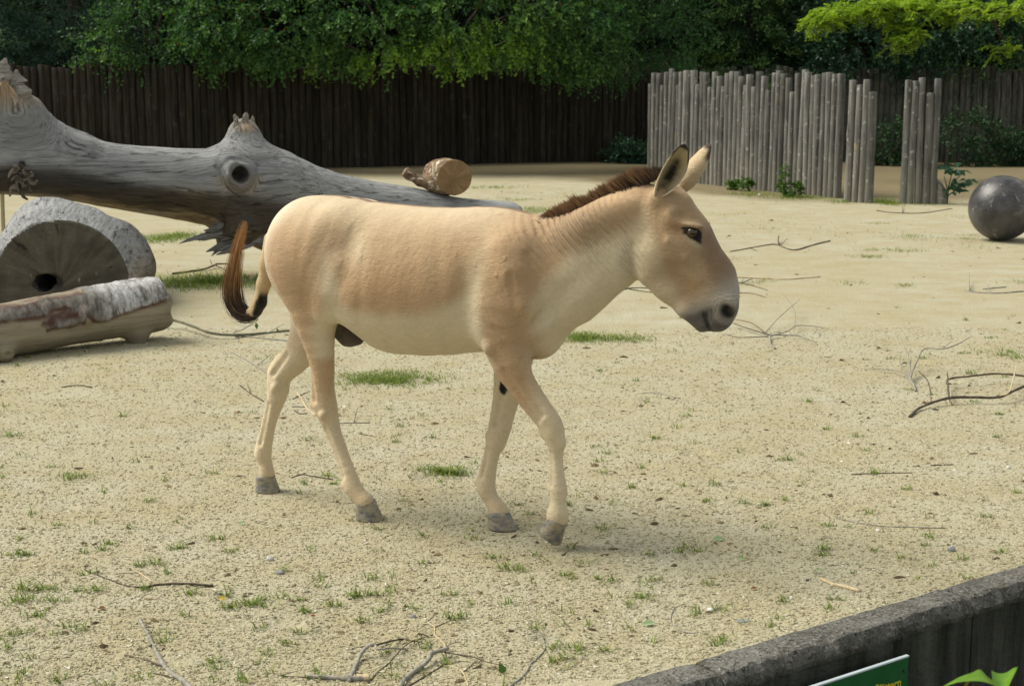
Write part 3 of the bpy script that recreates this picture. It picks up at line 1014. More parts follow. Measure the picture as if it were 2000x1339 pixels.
def splinter(mb, a, b, w, seed, tan=0.3, stain=0.3):
    """a torn shard of wood: a flat, tapering, ragged bar from a to b"""
    rng = np.random.default_rng(seed)
    a, b = np.asarray(a, float), np.asarray(b, float)
    n = 7
    t = np.linspace(0, 1, n)
    P = a + (b - a) * t[:, None] + rng.normal(0, w * 0.10, (n, 3))
    R = w * np.interp(t, [0, 0.6, 0.9, 1], [1.15, 0.95, 0.55, 0.12]) * (1 + 0.10 * rng.standard_normal(n))
    v, q, tr = tube(P, R * 0.62, 6, True, 0.16, 0.7)
    L = np.linalg.norm(b - a)
    d = (b - a) / L
    fl = np.stack([(v - a) @ d, v[:, 1] * 1 + rng.uniform(0, 9), v[:, 2]], 1)
    mb.put(v, q, tr, flow=fl, tan=np.full(len(v), tan), stain=np.full(len(v), stain), fresh=np.zeros(len(v)))


def build_trunk():
    root = empty("dead_tree_trunk", TRUNK_AT, TRUNK_YAW)
    tag(root, "long bleached grey dead tree trunk lying raised on a stump behind the animal", "tree trunk")
    wood = m_driftwood()
    T = TRUNK

    def f(p):
        d = chain_sd(p, T['trunk'], 0.08)
        d = smin(d, chain_sd(p, T['limb'], 0.06), 0.16)
        d = smin(d, chain_sd(p, T['limb2'], 0.06), 0.14)
        d = smin(d, chain_sd(p, T['stub'], 0.04), 0.12)
        d = smin(d, chain_sd(p, T['lower'], 0.05), 0.09)
        d = smin(d, chain_sd(p, T['lower2'], 0.05), 0.09)
        kx, ky, kz, kr, _ = T['knot'][0]
        q = p - (kx, -0.335, kz)
        rad = np.sqrt(q[:, 0]**2 + q[:, 2]**2)
        rad = rad * (1 + 0.10 * np.sin(np.arctan2(q[:, 2], q[:, 0]) * 2 + 0.6) + 0.05 * np.sin(np.arctan2(q[:, 2], q[:, 0]) * 5))
        ring = np.sqrt((rad - 0.086)**2 + (q[:, 1] * 0.8 + 0.025)**2) - 0.017 - 0.008 * np.sin(np.arctan2(q[:, 2], q[:, 0]) * 3 + 1)
        d = smin(d, ring, 0.09)
        d = smax(d, -ell_sd(p, (kx + 0.006, -0.44, kz), (0.070, 0.20, 0.064), 0.4), 0.03)
        d = smax(d, p[:, 0] - 4.24 - 0.25 * (p[:, 2] - 0.3), 0.02)
        # ragged break of the upper limb and of the lower limb
        d = smax(d, p[:, 2] - 1.66 - 0.06 * np.sin(p[:, 0] * 41) - 0.05 * np.sin(p[:, 1] * 53), 0.02)
        d = smax(d, -ell_sd(p, (1.16, -0.32, 0.28), (0.30, 0.12, 0.10), -0.3), 0.03)
        return d
    V, Q = skin(f, (-1.5, -0.58, -0.06), (4.4, 0.5, 1.86), 0.0155)
    N = normals_of(f, V)
    X, Y, Z = V.T
    flow = V.copy()
    # grain climbs into the stub and bends round the knot
    ds = np.exp(-((X - 1.47) / 0.20)**2) * sstep(0.95, 1.20, Z)
    dl = np.exp(-((X + 0.5) / 0.30)**2) * sstep(1.10, 1.45, Z)
    turn = np.clip(ds + dl, 0, 1)
    flow[:, 0], flow[:, 2] = X * (1 - turn) + Z * turn, Z * (1 - turn) + X * turn
    kx, kz = T['knot'][0][0], T['knot'][0][2]
    rk = np.hypot(X - kx, Z - kz)
    wk = np.exp(-(rk / 0.125)**4) * (Y < 0)
    ang = np.arctan2(Z - kz, X - kx)
    flow[:, 0] = flow[:, 0] * (1 - wk) + (0.15 * ang) * wk
    flow[:, 2] = flow[:, 2] * (1 - wk) + rk * wk
    sw = 0.10 * np.exp(-((X - kx) / 0.35)**2) * np.sign(Z - kz) * (Y < 0) * np.exp(-np.abs(Z - kz) / 0.25)
    flow[:, 2] -= sw
    fl = flow * (0.7, 7, 7)
    V = V + N * (0.010 * vnoise(fl, 1.0, 90, 3) + 0.006 * vnoise(V, 5, 91, 2))[:, None]
    axis_z = np.interp(X, [s[0] for s in T['trunk']], [s[2] for s in T['trunk']])
    axis_r = np.interp(X, [s[0] for s in T['trunk']], [s[3] for s in T['trunk']])
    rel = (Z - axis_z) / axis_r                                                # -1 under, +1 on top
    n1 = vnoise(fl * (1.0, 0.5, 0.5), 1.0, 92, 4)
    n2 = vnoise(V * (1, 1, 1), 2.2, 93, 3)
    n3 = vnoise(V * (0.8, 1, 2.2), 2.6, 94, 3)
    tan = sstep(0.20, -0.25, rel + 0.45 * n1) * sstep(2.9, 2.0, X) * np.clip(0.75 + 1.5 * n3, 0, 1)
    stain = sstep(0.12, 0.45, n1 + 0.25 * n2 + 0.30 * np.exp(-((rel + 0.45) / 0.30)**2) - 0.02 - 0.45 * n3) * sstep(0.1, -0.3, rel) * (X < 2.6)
    fresh = sstep(1.42, 1.62, Z + 0.12 * n2) * (X < 0) * np.clip(0.65 + n2, 0, 1)
    tan = np.maximum(tan, 0.55 * np.exp(-((rk - 0.14) / 0.06)**2) * (Z < kz) * (Y < 0))
    fresh = np.maximum(fresh, 0.8 * np.exp(-((X - 1.46) / 0.09)**2 - ((Z - 1.30) / 0.05)**2))
    hole = sstep(0.088, 0.072, rk + 0.010 * n2) * (Y < -0.05)
    stain = np.maximum(stain, hole)  # shade inside the knot hole painted in with the stains
    stain = np.maximum(stain, 0.9 * np.exp(-((rk - 0.19) / 0.018)**2) * (ang > 0.3) * (ang < 2.9) * (Y < 0) * sstep(0.25, 0.6, n1 + 0.45))  # crease arching over the knot, painted as a dark line
    stain = np.maximum(stain, 0.75 * np.exp(-((X - 1.45) / 0.28)**2 - ((Z - 0.66 - 0.12 * (X - 1.3)) / 0.055)**2) * np.clip(0.8 + 1.2 * n1, 0, 1) * (Y < 0))
    add("trunk", mesh_data("trunk", V, Q, wood, True, {"flow": flow, "tan": np.clip(tan, 0, 1), "stain": np.clip(stain, 0, 1), "fresh": np.clip(fresh, 0, 1)}), root)
    for i, (a, b, w) in enumerate(SHARDS):
        mb = MB()
        splinter(mb, a, b, w * 1.9, 500 + i, 0.15, 0.25 + 0.12 * (i % 3))
        mb.build("splinter", wood, root, smooth=False)
    for i, (a, b, w) in enumerate(STUB_SHARDS):
        mb = MB()
        a2 = np.array(a) + (0, [-0.05, 0.03, -0.06, 0.02, -0.03, 0.05][i], -0.03)
        b2 = np.array(b) + (0, [-0.05, 0.03, -0.06, 0.02, -0.03, 0.05][i], 0)
        splinter(mb, a2, b2, w * 1.9, 520 + i, 0.5, 0.15)
        mb.build("splinter", wood, root, smooth=False)
    for i, (a, b, w) in enumerate(LIMB_SHARDS):
        mb = MB()
        yo = (-0.10, -0.06, -0.12, -0.05, 0.02)[i]
        splinter(mb, np.array(a) + (0, yo, 0), np.array(b) + (0, yo, 0), w * 2.4, 540 + i, 0.35, 0.05)
        mb.build("splinter", wood, root, smooth=False)
    # curled root gnarl
    gx, gy, gz, gr, _ = GNARL
    mb = MB()
    for k in range(18):
        a = RNG.uniform(0, 6.28)
        c0 = np.array([gx, -0.26, gz]) + RNG.normal(0, 0.035, 3) * (1, 0.4, 1.3)
        pts = [c0 + np.array([math.cos(a + j * 0.3) * 0.013 * j, -0.012 * j, math.sin(a + j * 0.3) * 0.015 * j - 0.006 * j]) for j in range(6)]
        v, q, t = tube(spline(pts, 8), np.linspace(0.026, 0.008, 8), 6, True, 0.2)
        mb.put(v, q, t, flow=v, tan=np.full(len(v), 0.6), stain=np.full(len(v), 0.25 + 0.3 * (k % 3)), fresh=np.zeros(len(v)))
    mb.build("gnarled_knot", wood, root)
    # a pale peeled stick leaning on the trunk at the edge of the picture
    s = empty("peeled_stick", at_depth(-1, 372, 12.0) * (1, 1, 0))
    tag(s, "pale peeled stick standing upright against the dead trunk at its left", "stick")
    pm = Mat("peeled wood", 0.7, 0.2)
    pm.color(pm.mix(pm.noise(4, pm.coord((12, 12, 1))), (0.42, 0.34, 0.20), (0.58, 0.50, 0.33)))
    top = at_depth(1, 268, 12.06) - np.array(s.location)
    v, q, t = tube(spline([(0, 0, -0.05), (0.004, 0.02, 0.45), tuple(top)], 9), np.linspace(0.021, 0.015, 9), 8, True, 0.04)
    MB().put(v, q, t).build("shaft", pm.m, s)


def m_endgrain(name, c0, c1, dark):
    """sawn face: rings round the heart, radial checks"""
    m = Mat(name, 0.88, 0.15)
    ge = m.coord(warp=0.05, wscale=4)
    sp = m.n("ShaderNodeSeparateXYZ")
    m.link(ge, sp.inputs[0])
    ln = m.n("ShaderNodeVectorMath", operation='LENGTH')
    cb = m.n("ShaderNodeCombineXYZ")
    m.link(sp.outputs[0], cb.inputs[0])
    m.link(sp.outputs[2], cb.inputs[2])
    m.link(cb.outputs[0], ln.inputs[0])
    rings = m.math('SINE', m.math('MULTIPLY', ln.outputs[1], 190.0))
    ang = m.math('ARCTAN2', sp.outputs[2], sp.outputs[0])
    cb2 = m.n("ShaderNodeCombineXYZ")
    m.link(m.math('MULTIPLY', ang, 2.6), cb2.inputs[0])
    m.link(m.math('MULTIPLY', ln.outputs[1], 1.6), cb2.inputs[1])
    rad = m.noise(1.0, cb2.outputs[0], 5, 0.7, 0.35, 0.65)
    chk = m.noise(2.2, cb2.outputs[0], 3, 0.6, 0.66, 0.70)
    bl = m.noise(4.5, m.coord(), 5, 0.65, 0.35, 0.65)
    c = m.mix(rad, c0, c1)
    c = m.mix(m.math('MULTIPLY', bl, 0.6), c, dark)
    c = m.mix(m.math('MULTIPLY_ADD', rings, 0.05, 0.05), c, dark)
    c = m.mix(m.math('MULTIPLY', m.noise(13, m.coord((1, 1, 0.5)), 5, 0.7, 0.66, 0.74), 0.6), c, (0.45, 0.42, 0.36))
    c = m.mix(m.math('MULTIPLY', chk, 0.8), c, (0.02, 0.017, 0.014))
    m.color(c).bump(m.math('SUBTRACT', rad, chk), 0.6, 0.008)
    return m.m


def build_stump():
    """butt of a felled tree, its sawn face turned to the camera"""
    O = np.array([-3.24, 10.6, 0.0])
    yaw = 0.20
    root = empty("stump_log", O, yaw)
    tag(root, "thick bleached stump log with a dark cracked sawn face under the raised trunk", "log")
    cz = 0.235

    def f(p):
        d = chain_sd(p, [(0.0, -0.1, cz, 0.462, 1), (0.0, 0.15, cz, 0.47, 1), (-0.03, 0.55, cz + 0.05, 0.50, 1), (-0.05, 1.2, cz + 0.04, 0.47, 1)], 0.05)
        d = smin(d, chain_sd(p, [(-0.10, 0.30, cz + 0.28, 0.30, 1), (-0.13, 0.45, cz + 0.36, 0.24, 1)], 0.05), 0.10)      # ridge on top
        d = smin(d, chain_sd(p, [(-0.15, 0.40, cz + 0.1, 0.40, 1), (-0.42, 0.22, cz + 0.10, 0.22, 1), (-0.66, 0.16, cz + 0.08, 0.13, 1)], 0.05), 0.12)  # root to the left
        d = smin(d, chain_sd(p, [(0.25, 0.72, cz + 0.08, 0.36, 1), (0.28, 1.1, cz, 0.34, 1)], 0.05), 0.05)                # second lobe behind
        d = smin(d, chain_sd(p, [(0.33, 0.2, 0.16, 0.22, 1), (0.50, 0.12, 0.02, 0.09, 1), (0.58, 0.10, -0.02, 0.05, 1)], 0.04), 0.10)
        d = smax(d, -ell_sd(p, (-0.62, 0.10, 0.30), (0.10, 0.16, 0.05), -0.6), 0.04)
        d = smax(d, -(p[:, 1] + 0.008 * np.sin(p[:, 0] * 9)), 0.016)
        return smax(d, -hollow(p), 0.012)

    def hollow(p):
        # rotted, ragged hollow in the sawn face
        p = p + 0.02 * np.stack([vnoise(p, 18, 99, 2), 0 * p[:, 0], vnoise(p, 21, 100, 2)], 1)
        h = chain_sd(p, [(-0.33, -0.02, 0.205, 0.012, 1), (-0.22, -0.02, 0.235, 0.030, 1), (-0.13, -0.02, 0.268, 0.058, 1), (-0.03, -0.02, 0.268, 0.058, 1), (0.005, -0.02, 0.315, 0.018, 1)], 0.02)
        h = smin(h, chain_sd(p, [(-0.14, 0.0, 0.25, 0.06, 1), (-0.03, 0.30, 0.255, 0.10, 1)], 0.02), 0.02)
        return h
    V, Q = skin(f, (-0.95, -0.06, -0.10), (0.80, 1.5, 0.92), 0.0125)
    N = normals_of(f, V)
    face = (V[:, 1] < 0.022) & (np.hypot(V[:, 0], V[:, 2] - cz) < 0.475)
    fl = np.stack([V[:, 1] * 0.9, np.arctan2(V[:, 2] - cz, V[:, 0]) * 0.5, np.hypot(V[:, 0], V[:, 2] - cz)], 1)
    disp = 0.010 * vnoise(fl * (1, 9, 3), 1.0, 95, 3) + 0.008 * vnoise(V, 6, 96, 2)
    V2 = V + N * np.where(face, 0.003 * vnoise(V, 18, 97, 3), disp)[:, None]
    flow = np.stack([0.35 * V[:, 1] + 0.2 * np.abs(V[:, 0]) * (V[:, 0] < -0.4), fl[:, 1] * 0.9, fl[:, 2]], 1)
    n = vnoise(V, 4, 98, 3)
    tan = np.clip(0.5 * (n > 0.25) * sstep(-0.45, -0.6, V[:, 0]) + 0.6 * sstep(0.35, 0.5, V[:, 0]) * sstep(0.5, 0.2, V[:, 2]), 0, 1)
    stain = np.clip(0.6 * sstep(0.18, 0.30, V[:, 0]) * sstep(0.45, 0.75, V[:, 1]) + sstep(0.30, 0.5, n) * 0.15 + 1.2 * (hollow(V) < 0.02) * (np.hypot(V[:, 0], V[:, 2] - cz) < 0.44), 0, 1)  # inside of the hollow painted black as deep shade, beside real stains
    (u0, q0), (u1, q1) = split_faces(V2, Q, face)
    wood = m_driftwood()
    add("trunk_section", mesh_data("trunk_section", V2[u0], q0, wood, True, {"flow": flow[u0], "tan": tan[u0], "stain": stain[u0], "fresh": 0 * tan[u0]}), root)
    V3 = V2[u1] - (0, 0, cz)
    o = add("sawn_face", mesh_data("sawn_face", V3, q1, m_endgrain("dark end grain", (0.052, 0.046, 0.036), (0.15, 0.135, 0.105), (0.040, 0.036, 0.030))), root)
    o.location = (0, 0, cz)


def m_strip_log():
    m = Mat("half peeled log", 0.7, 0.3)
    flow = m.attr("flow", "Vector")
    mp = m.n("ShaderNodeMapping")
    mp.inputs["Scale"].default_value = (2.0, 26, 26)
    m.link(flow, mp.inputs["Vector"])
    g = m.noise(1.0, mp.outputs[0], 6, 0.65, 0.32, 0.68, dist=0.3)
    bl = m.noise(3.2, m.coord((0.5, 1, 1)), 4, 0.6, 0.35, 0.65)
    wood = m.mix(g, (0.15, 0.120, 0.078), (0.32, 0.272, 0.190))
    wood = m.mix(m.math('MULTIPLY', bl, 0.6), wood, (0.27, 0.238, 0.178))
    wood = m.mix(m.math('MULTIPLY', m.noise(2.1, m.coord((0.35, 1, 1.6)), 5, 0.65, 0.52, 0.68), 0.65), wood, (0.085, 0.062, 0.038))
    wood = m.mix(m.math('MULTIPLY', m.noise(1.0, mp.outputs[0], 3, 0.6, 0.63, 0.70), 0.5), wood, (0.09, 0.06, 0.03))
    bk = m.coord((3, 1.0, 1.0), warp=0.06)
    b1 = m.noise(8, bk, 6, 0.72, 0.34, 0.66)
    bark = m.mix(b1, (0.045, 0.036, 0.028), (0.20, 0.182, 0.155))
    bark = m.mix(m.math('MULTIPLY', m.math('MULTIPLY', m.attr("silver"), m.noise(9, m.coord((2.5, 1, 1)), 5, 0.7, 0.38, 0.60)), 0.95), bark, (0.52, 0.52, 0.53))
    rim = (0.070, 0.025, 0.017)
    c = m.mix(m.attr("bark"), wood, bark)
    c = m.mix(m.math('MULTIPLY', m.attr("rim"), 0.92), c, rim)
    m.color(c)
    m.bump(m.mix(m.attr("bark"), m.math('MULTIPLY', g, 0.5), b1), 0.7, 0.010)
    return m.m


def build_front_log():
    root = empty("half_peeled_log", LOG_AT, LOG_YAW)
    tag(root, "half peeled tan log with silvery bark patches lying in front of the stump", "log")
    T = LOG

    def f(p):
        d = chain_sd(p, T['log'], 0.04)
        d = smin(d, chain_sd(p, T['stub'], 0.03), 0.06)
        kx, ky, kz, kr, _ = T['knot'][0]
        d = smin(d, ell_sd(p, (kx, -0.165, kz), (0.050, 0.045, 0.048)), 0.04)
        kx, ky, kz, kr, _ = T['lowknot'][0]
        d = smin(d, chain_sd(p, [(kx, -0.06, kz + 0.03, 0.08, 1), (kx - 0.02, -0.17, kz, 0.055, 1)]), 0.05)
        d = smax(d, -ell_sd(p, (kx - 0.02, -0.235, kz), (0.022, 0.03, 0.022)), 0.012)
        d = smax(d, p[:, 0] - 1.062 + 0.10 * (p[:, 2] - 0.23) + 0.012 * np.sin(p[:, 2] * 40), 0.03)
        d = smax(d, -chain_sd(p, [(0.22, -0.185, 0.215, 0.024, 1), (0.30, -0.185, 0.235, 0.030, 1), (0.40, -0.185, 0.25, 0.024, 1)]), 0.02)
        return d

    def bark_of(V):
        X, Y, Z = V.T
        az = np.interp(X, [s[0] for s in T['log']], [s[2] for s in T['log']])
        ar = np.interp(X, [s[0] for s in T['log']], [s[3] for s in T['log']])
        rel = (Z - az) / ar + 0.10 * vnoise(V, 7, 101, 3) + 0.05 * vnoise(V, 30, 102, 2)
        edge = np.interp(X, [-0.3, 0.0, 0.20, 0.34, 0.42, 0.50, 0.56, 0.66, 1.0, 1.2], [0.52, 0.46, 0.44, 0.50, 0.30, -0.02, -0.12, -0.02, 0.28, 0.35])
        m = rel - edge
        top_bare = 0.90 + 0.08 * vnoise(V, 5, 103, 2) + 0.2 * (X > 0.5)
        m = np.where(Y < 0.02, m, 0.3)
        m = np.minimum(m, (top_bare - rel) * 1.0)
        m = np.minimum(m, (1.035 - X) * 3)
        sl = 0.045 - np.abs(Z - (0.205 + 0.10 * (X - 0.22))) + 0.02 * vnoise(V, 14, 104, 2)       # bark left in the slot
        s2 = np.where((X > 0.20) & (X < 0.45) & (Y < -0.05), sl * 5, -1)
        return np.maximum(m, s2)
    V, Q = skin(f, (-0.55, -0.30, -0.04), (1.22, 0.26, 0.47), 0.0095)
    N = normals_of(f, V)
    bm = bark_of(V)
    b = sstep(-0.02, 0.03, bm)
    X, Y, Z = V.T
    V2 = V + N * (0.012 * b + 0.006 * b * vnoise(V, 22, 105, 3) + 0.005 * vnoise(V * (1, 4, 4), 3, 106, 3))[:, None]
    rim = np.exp(-((bm - 0.005) / 0.075)**2) * np.clip(0.85 + 0.8 * vnoise(V, 15, 107, 2), 0, 1) * (Z > 0.05)
    rim *= ((1.035 - X) > 0.02)
    slot = chain_sd(V, [(0.20, -0.185, 0.212, 0.026, 1), (0.30, -0.185, 0.235, 0.034, 1), (0.42, -0.185, 0.25, 0.028, 1)])
    rim = np.maximum(rim, sstep(0.016, -0.004, slot + 0.012 * vnoise(V, 25, 108, 2)) * np.clip(0.9 + 0.9 * vnoise(V, 30, 109, 2), 0, 1))
    silver = sstep(0.45, 0.70, X) * 1.0 + 0.4 * ((X > 0.2) & (X < 0.45) & (Z < 0.27)) + 0.15 * (X < 0.1)
    add("log_body", mesh_data("log_body", V2, Q, m_strip_log(), True,
                              {"flow": V.copy(), "bark": b, "rim": rim, "silver": np.clip(silver, 0, 1)}), root)


def build_small_log():
    """short sawn piece resting on the thin end of the dead trunk"""
    P = at_depth(890, 346, 14.0)
    root = empty("short_log", P, 0.28)
    tag(root, "short sawn log with brown cut face and snapped side branch resting on the trunk", "log")
    r = 0.168

    def f(p):
        d = chain_sd(p, [(0.0, -0.1, 0.0, r * 0.99, 1), (-0.03, 0.25, -0.01, r * 1.0, 1), (-0.05, 0.46, -0.015, r * 0.97, 1)], 0.03)
        d = smin(d, chain_sd(p, [(-0.12, 0.10, -0.05, 0.10, 1), (-0.21, 0.12, -0.06, 0.07, 1), (-0.32, 0.13, -0.04, 0.045, 1), (-0.42, 0.13, 0.02, 0.042, 1), (-0.455, 0.13, 0.05, 0.047, 1)], 0.03), 0.05)
        d = smax(d, -(p[:, 1]), 0.012)
        d = smax(d, p[:, 1] - 0.5, 0.02)
        d = smax(d, -(p[:, 0] * 0.75 - p[:, 2] * 0.6 + 0.38), 0.008)
        return d
    V, Q = skin(f, (-0.55, -0.03, -0.26), (0.24, 0.56, 0.26), 0.0105)
    N = normals_of(f, V)
    face = V[:, 1] < 0.010
    V2 = V + N * np.where(face, 0.001 * vnoise(V, 20, 111), 0.007 * vnoise(V, 16, 112, 3))[:, None]
    (u0, q0), (u1, q1) = split_faces(V2, Q, face)
    n = vnoise(V, 12, 113, 3)
    m = Mat("flaking bark", 0.85, 0.2)
    nz = m.noise(16, m.coord((1, 0.5, 1), warp=0.05), 6, 0.7, 0.36, 0.64)
    c = m.mix(nz, (0.085, 0.048, 0.030), (0.27, 0.185, 0.115))
    c = m.mix(m.math('MULTIPLY', m.noise(11, m.coord((1.0, 1.0, 1.6)), 4, 0.6, 0.55, 0.62), 0.9), c, (0.62, 0.57, 0.48))
    m.color(c).bump(nz, 0.8, 0.012)
    add("bark", mesh_data("bark", V2[u0], q0, m.m), root)
    add("sawn_face", mesh_data("sawn_face", V2[u1], q1, m_endgrain("brown end grain", (0.20, 0.125, 0.065), (0.33, 0.225, 0.125), (0.15, 0.085, 0.042))), root)
    mb = MB()
    for k, (x, z, h) in enumerate(((-0.185, 0.03, 0.10), (-0.15, 0.06, 0.06))):
        v, q, t = tube([(x, 0.06, z - 0.06), (x - 0.015, 0.05, z), (x - 0.02, 0.05, z + h)], [0.022, 0.016, 0.004], 6, True, 0.1)
        mb.put(v, q, t)
    pale = Mat("torn pale wood", 0.8, 0.2)
    pale.color((0.60, 0.52, 0.38))
    mb.build("splinter", pale.m, root)


def build_ball():
    c = at_depth(1957, 404, 16.1)
    r = 0.352
    root = empty("play_ball", (c[0], c[1], r - 0.004), 0.4)
    tag(root, "large dark grey scuffed play ball standing on the sand", "ball")
    n, k = 40, 72
    th, ph = np.linspace(0, math.pi, n), np.arange(k) * 2 * math.pi / k
    S = np.stack([np.outer(np.sin(th), np.cos(ph)), np.outer(np.sin(th), np.sin(ph)), np.outer(np.cos(th), np.ones(k))], -1).reshape(-1, 3)
    S *= r * (1 + 0.004 * vnoise(S, 2.2, 121, 2)[:, None])
    i = (np.arange(n - 1)[:, None] * k + np.arange(k)[None]).ravel()
    j = (np.arange(n - 1)[:, None] * k + (np.arange(k)[None] + 1) % k).ravel()
    m = Mat("scuffed plastic", 0.42, 0.45)
    a = m.noise(3.2, m.coord(warp=0.15), 6, 0.68, 0.35, 0.65)
    sc = m.noise(4.2, m.coord((1, 2.2, 1.3), warp=0.3), 6, 0.78, 0.565, 0.66)
    c_ = m.mix(a, (0.022, 0.021, 0.023), (0.085, 0.080, 0.082))
    c_ = m.mix(m.math('MULTIPLY', sc, 0.75), c_, (0.36, 0.35, 0.35))
    c_ = m.mix(m.math('MULTIPLY', m.noise(40, m.coord((1, 3, 1), warp=0.1), 3, 0.6, 0.66, 0.70), 0.5), c_, (0.34, 0.33, 0.33))
    m.color(c_)
    m.rough(m.math('MULTIPLY_ADD', sc, 0.3, 0.33))
    m.bump(m.noise(30, m.coord((1, 2, 1)), 4, 0.7), 0.25, 0.004)
    MB().put(S, np.stack([i, i + k, j + k, j], 1)).build("shell", m.m, root)


build_trunk()
build_stump()
build_front_log()
build_small_log()
build_ball()


# ------------------------------------------------------------------ trees and shrubs
def leaf_mat(name, c0, c1, c2, trans=0.35, tint=(1.05, 1.2, 0.35), rough=0.5):
    m = Mat(name, rough, 0.3)
    r = m.island()
    col = m.ramp(r, [(0.0, c0), (0.55, c1), (1.0, c2)])
    young = m.attr("young")  # young shoots, and sunlit clumps painted into the leaf colour
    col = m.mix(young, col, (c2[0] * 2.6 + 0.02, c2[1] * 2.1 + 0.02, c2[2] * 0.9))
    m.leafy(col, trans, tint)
    return m.m


def leaves(C, D, N, length, width, young):
    """one bent rhombus per leaf: centre C, along D, facing N"""
    n = len(C)
    D = D / np.maximum(np.linalg.norm(D, axis=1, keepdims=True), 1e-9)
    S = np.cross(D, N)
    S /= np.maximum(np.linalg.norm(S, axis=1, keepdims=True), 1e-9)
    Nn = np.cross(S, D)
    L, W = length[:, None], width[:, None]
    V = np.stack([C, C + D * L * 0.5 + S * W * 0.5 + Nn * W * 0.12, C + D * L - Nn * L * 0.10, C + D * L * 0.5 - S * W * 0.5 + Nn * W * 0.12], 1).reshape(-1, 3)
    i = np.arange(n) * 4
    Q = np.stack([i, i + 1, i + 2, i + 3], 1)
    return V, Q, np.repeat(young, 4)


def rand_dirs(n):
    d = RNG.normal(size=(n, 3))
    return d / np.linalg.norm(d, axis=1, keepdims=True)


def crown_sprays(lobes, n_clump, per_clump, per_spray, clump_r, spray_len, leaf, droop=0.4, front=0.75, young=None, flat=0.0):
    """leafy twigs gathered in clumps over the surface of the lobes; returns leaf arrays and the twig lines"""
    lb = np.array(lobes, float)
    area = lb[:, 3] * lb[:, 5] + lb[:, 3] * lb[:, 4] + lb[:, 4] * lb[:, 5]
    li = RNG.choice(len(lb), n_clump, p=area / area.sum())
    u = rand_dirs(n_clump)
    u[:, 1] = np.where(RNG.random(n_clump) < front, -np.abs(u[:, 1]), u[:, 1])
    cc = lb[li, :3] + u * lb[li, 3:6] * RNG.uniform(0.78, 1.04, n_clump)[:, None]
    out = u / lb[li, 3:6]
    out /= np.linalg.norm(out, axis=1, keepdims=True)
    # drop clumps swallowed by another lobe
    keep = np.ones(n_clump, bool)
    for k in range(len(lb)):
        q = (cc - lb[k, :3]) / lb[k, 3:6]
        keep &= ~((np.sum(q * q, 1) < 0.60) & (li != k))
    cc, out = cc[keep], out[keep]
    n = len(cc) * per_clump
    o = np.repeat(out, per_clump, 0)
    base = np.repeat(cc, per_clump, 0) + RNG.normal(0, 1, (n, 3)) * clump_r * (1, 1, 0.7)
    d = o * 0.8 + rand_dirs(n) * 0.75 + np.array([0, 0, -droop])
    d /= np.linalg.norm(d, axis=1, keepdims=True)
    ln = spray_len * RNG.uniform(0.6, 1.3, n)
    t = (np.arange(per_spray) + 0.5) / per_spray
    m = n * per_spray
    T = np.tile(t, n)
    Dr, Lr = np.repeat(d, per_spray, 0), np.repeat(ln, per_spray)
    P = np.repeat(base, per_spray, 0) + Dr * (Lr * T)[:, None] + np.array([0, 0, -1.0]) * (droop * 0.35 * Lr * T**2)[:, None]
    side = rand_dirs(m)
    ld = Dr * 0.55 + side * 0.8
    nrm = np.array([0, 0, 1.0]) * (0.6 + flat) + rand_dirs(m) * 0.7 + np.repeat(o, per_spray, 0) * 0.35
    yv = np.zeros(m) if young is None else np.clip(young(np.repeat(base, per_spray, 0)) * (0.35 + 0.8 * T) * np.repeat(RNG.random(n) ** 0.6, per_spray) * np.repeat(RNG.choice([0.35, 1.0, 1.5], len(cc)), per_clump * per_spray), 0, 1)
    V, Q, Y = leaves(P, ld, nrm, leaf[0] * RNG.uniform(0.7, 1.25, m), leaf[1] * RNG.uniform(0.75, 1.2, m), yv)
    return V, Q, Y, base, d, ln


def trunk_obj(root, pts, r0, r1, mat, name="trunk", limbs=()):
    mb = MB()
    P = spline(pts, 12)
    v, q, t = tube(P, np.linspace(r0, r1, 12), 9, True, 0.06)
    mb.put(v, q, t)
    for lp, a, b in limbs:
        P = spline(lp, 9)
        v, q, t = tube(P, np.linspace(a, b, 9), 6, True, 0.06)
        mb.put(v, q, t)
    return mb.build(name, mat, root)


BARK = Mat("tree bark", 0.92, 0.1)
_b = BARK.noise(14, BARK.coord((1, 1, 0.25)), 5, 0.7)
BARK.color(BARK.mix(_b, (0.030, 0.024, 0.018), (0.085, 0.068, 0.050))).bump(_b, 0.6, 0.02)
BARK = BARK.m


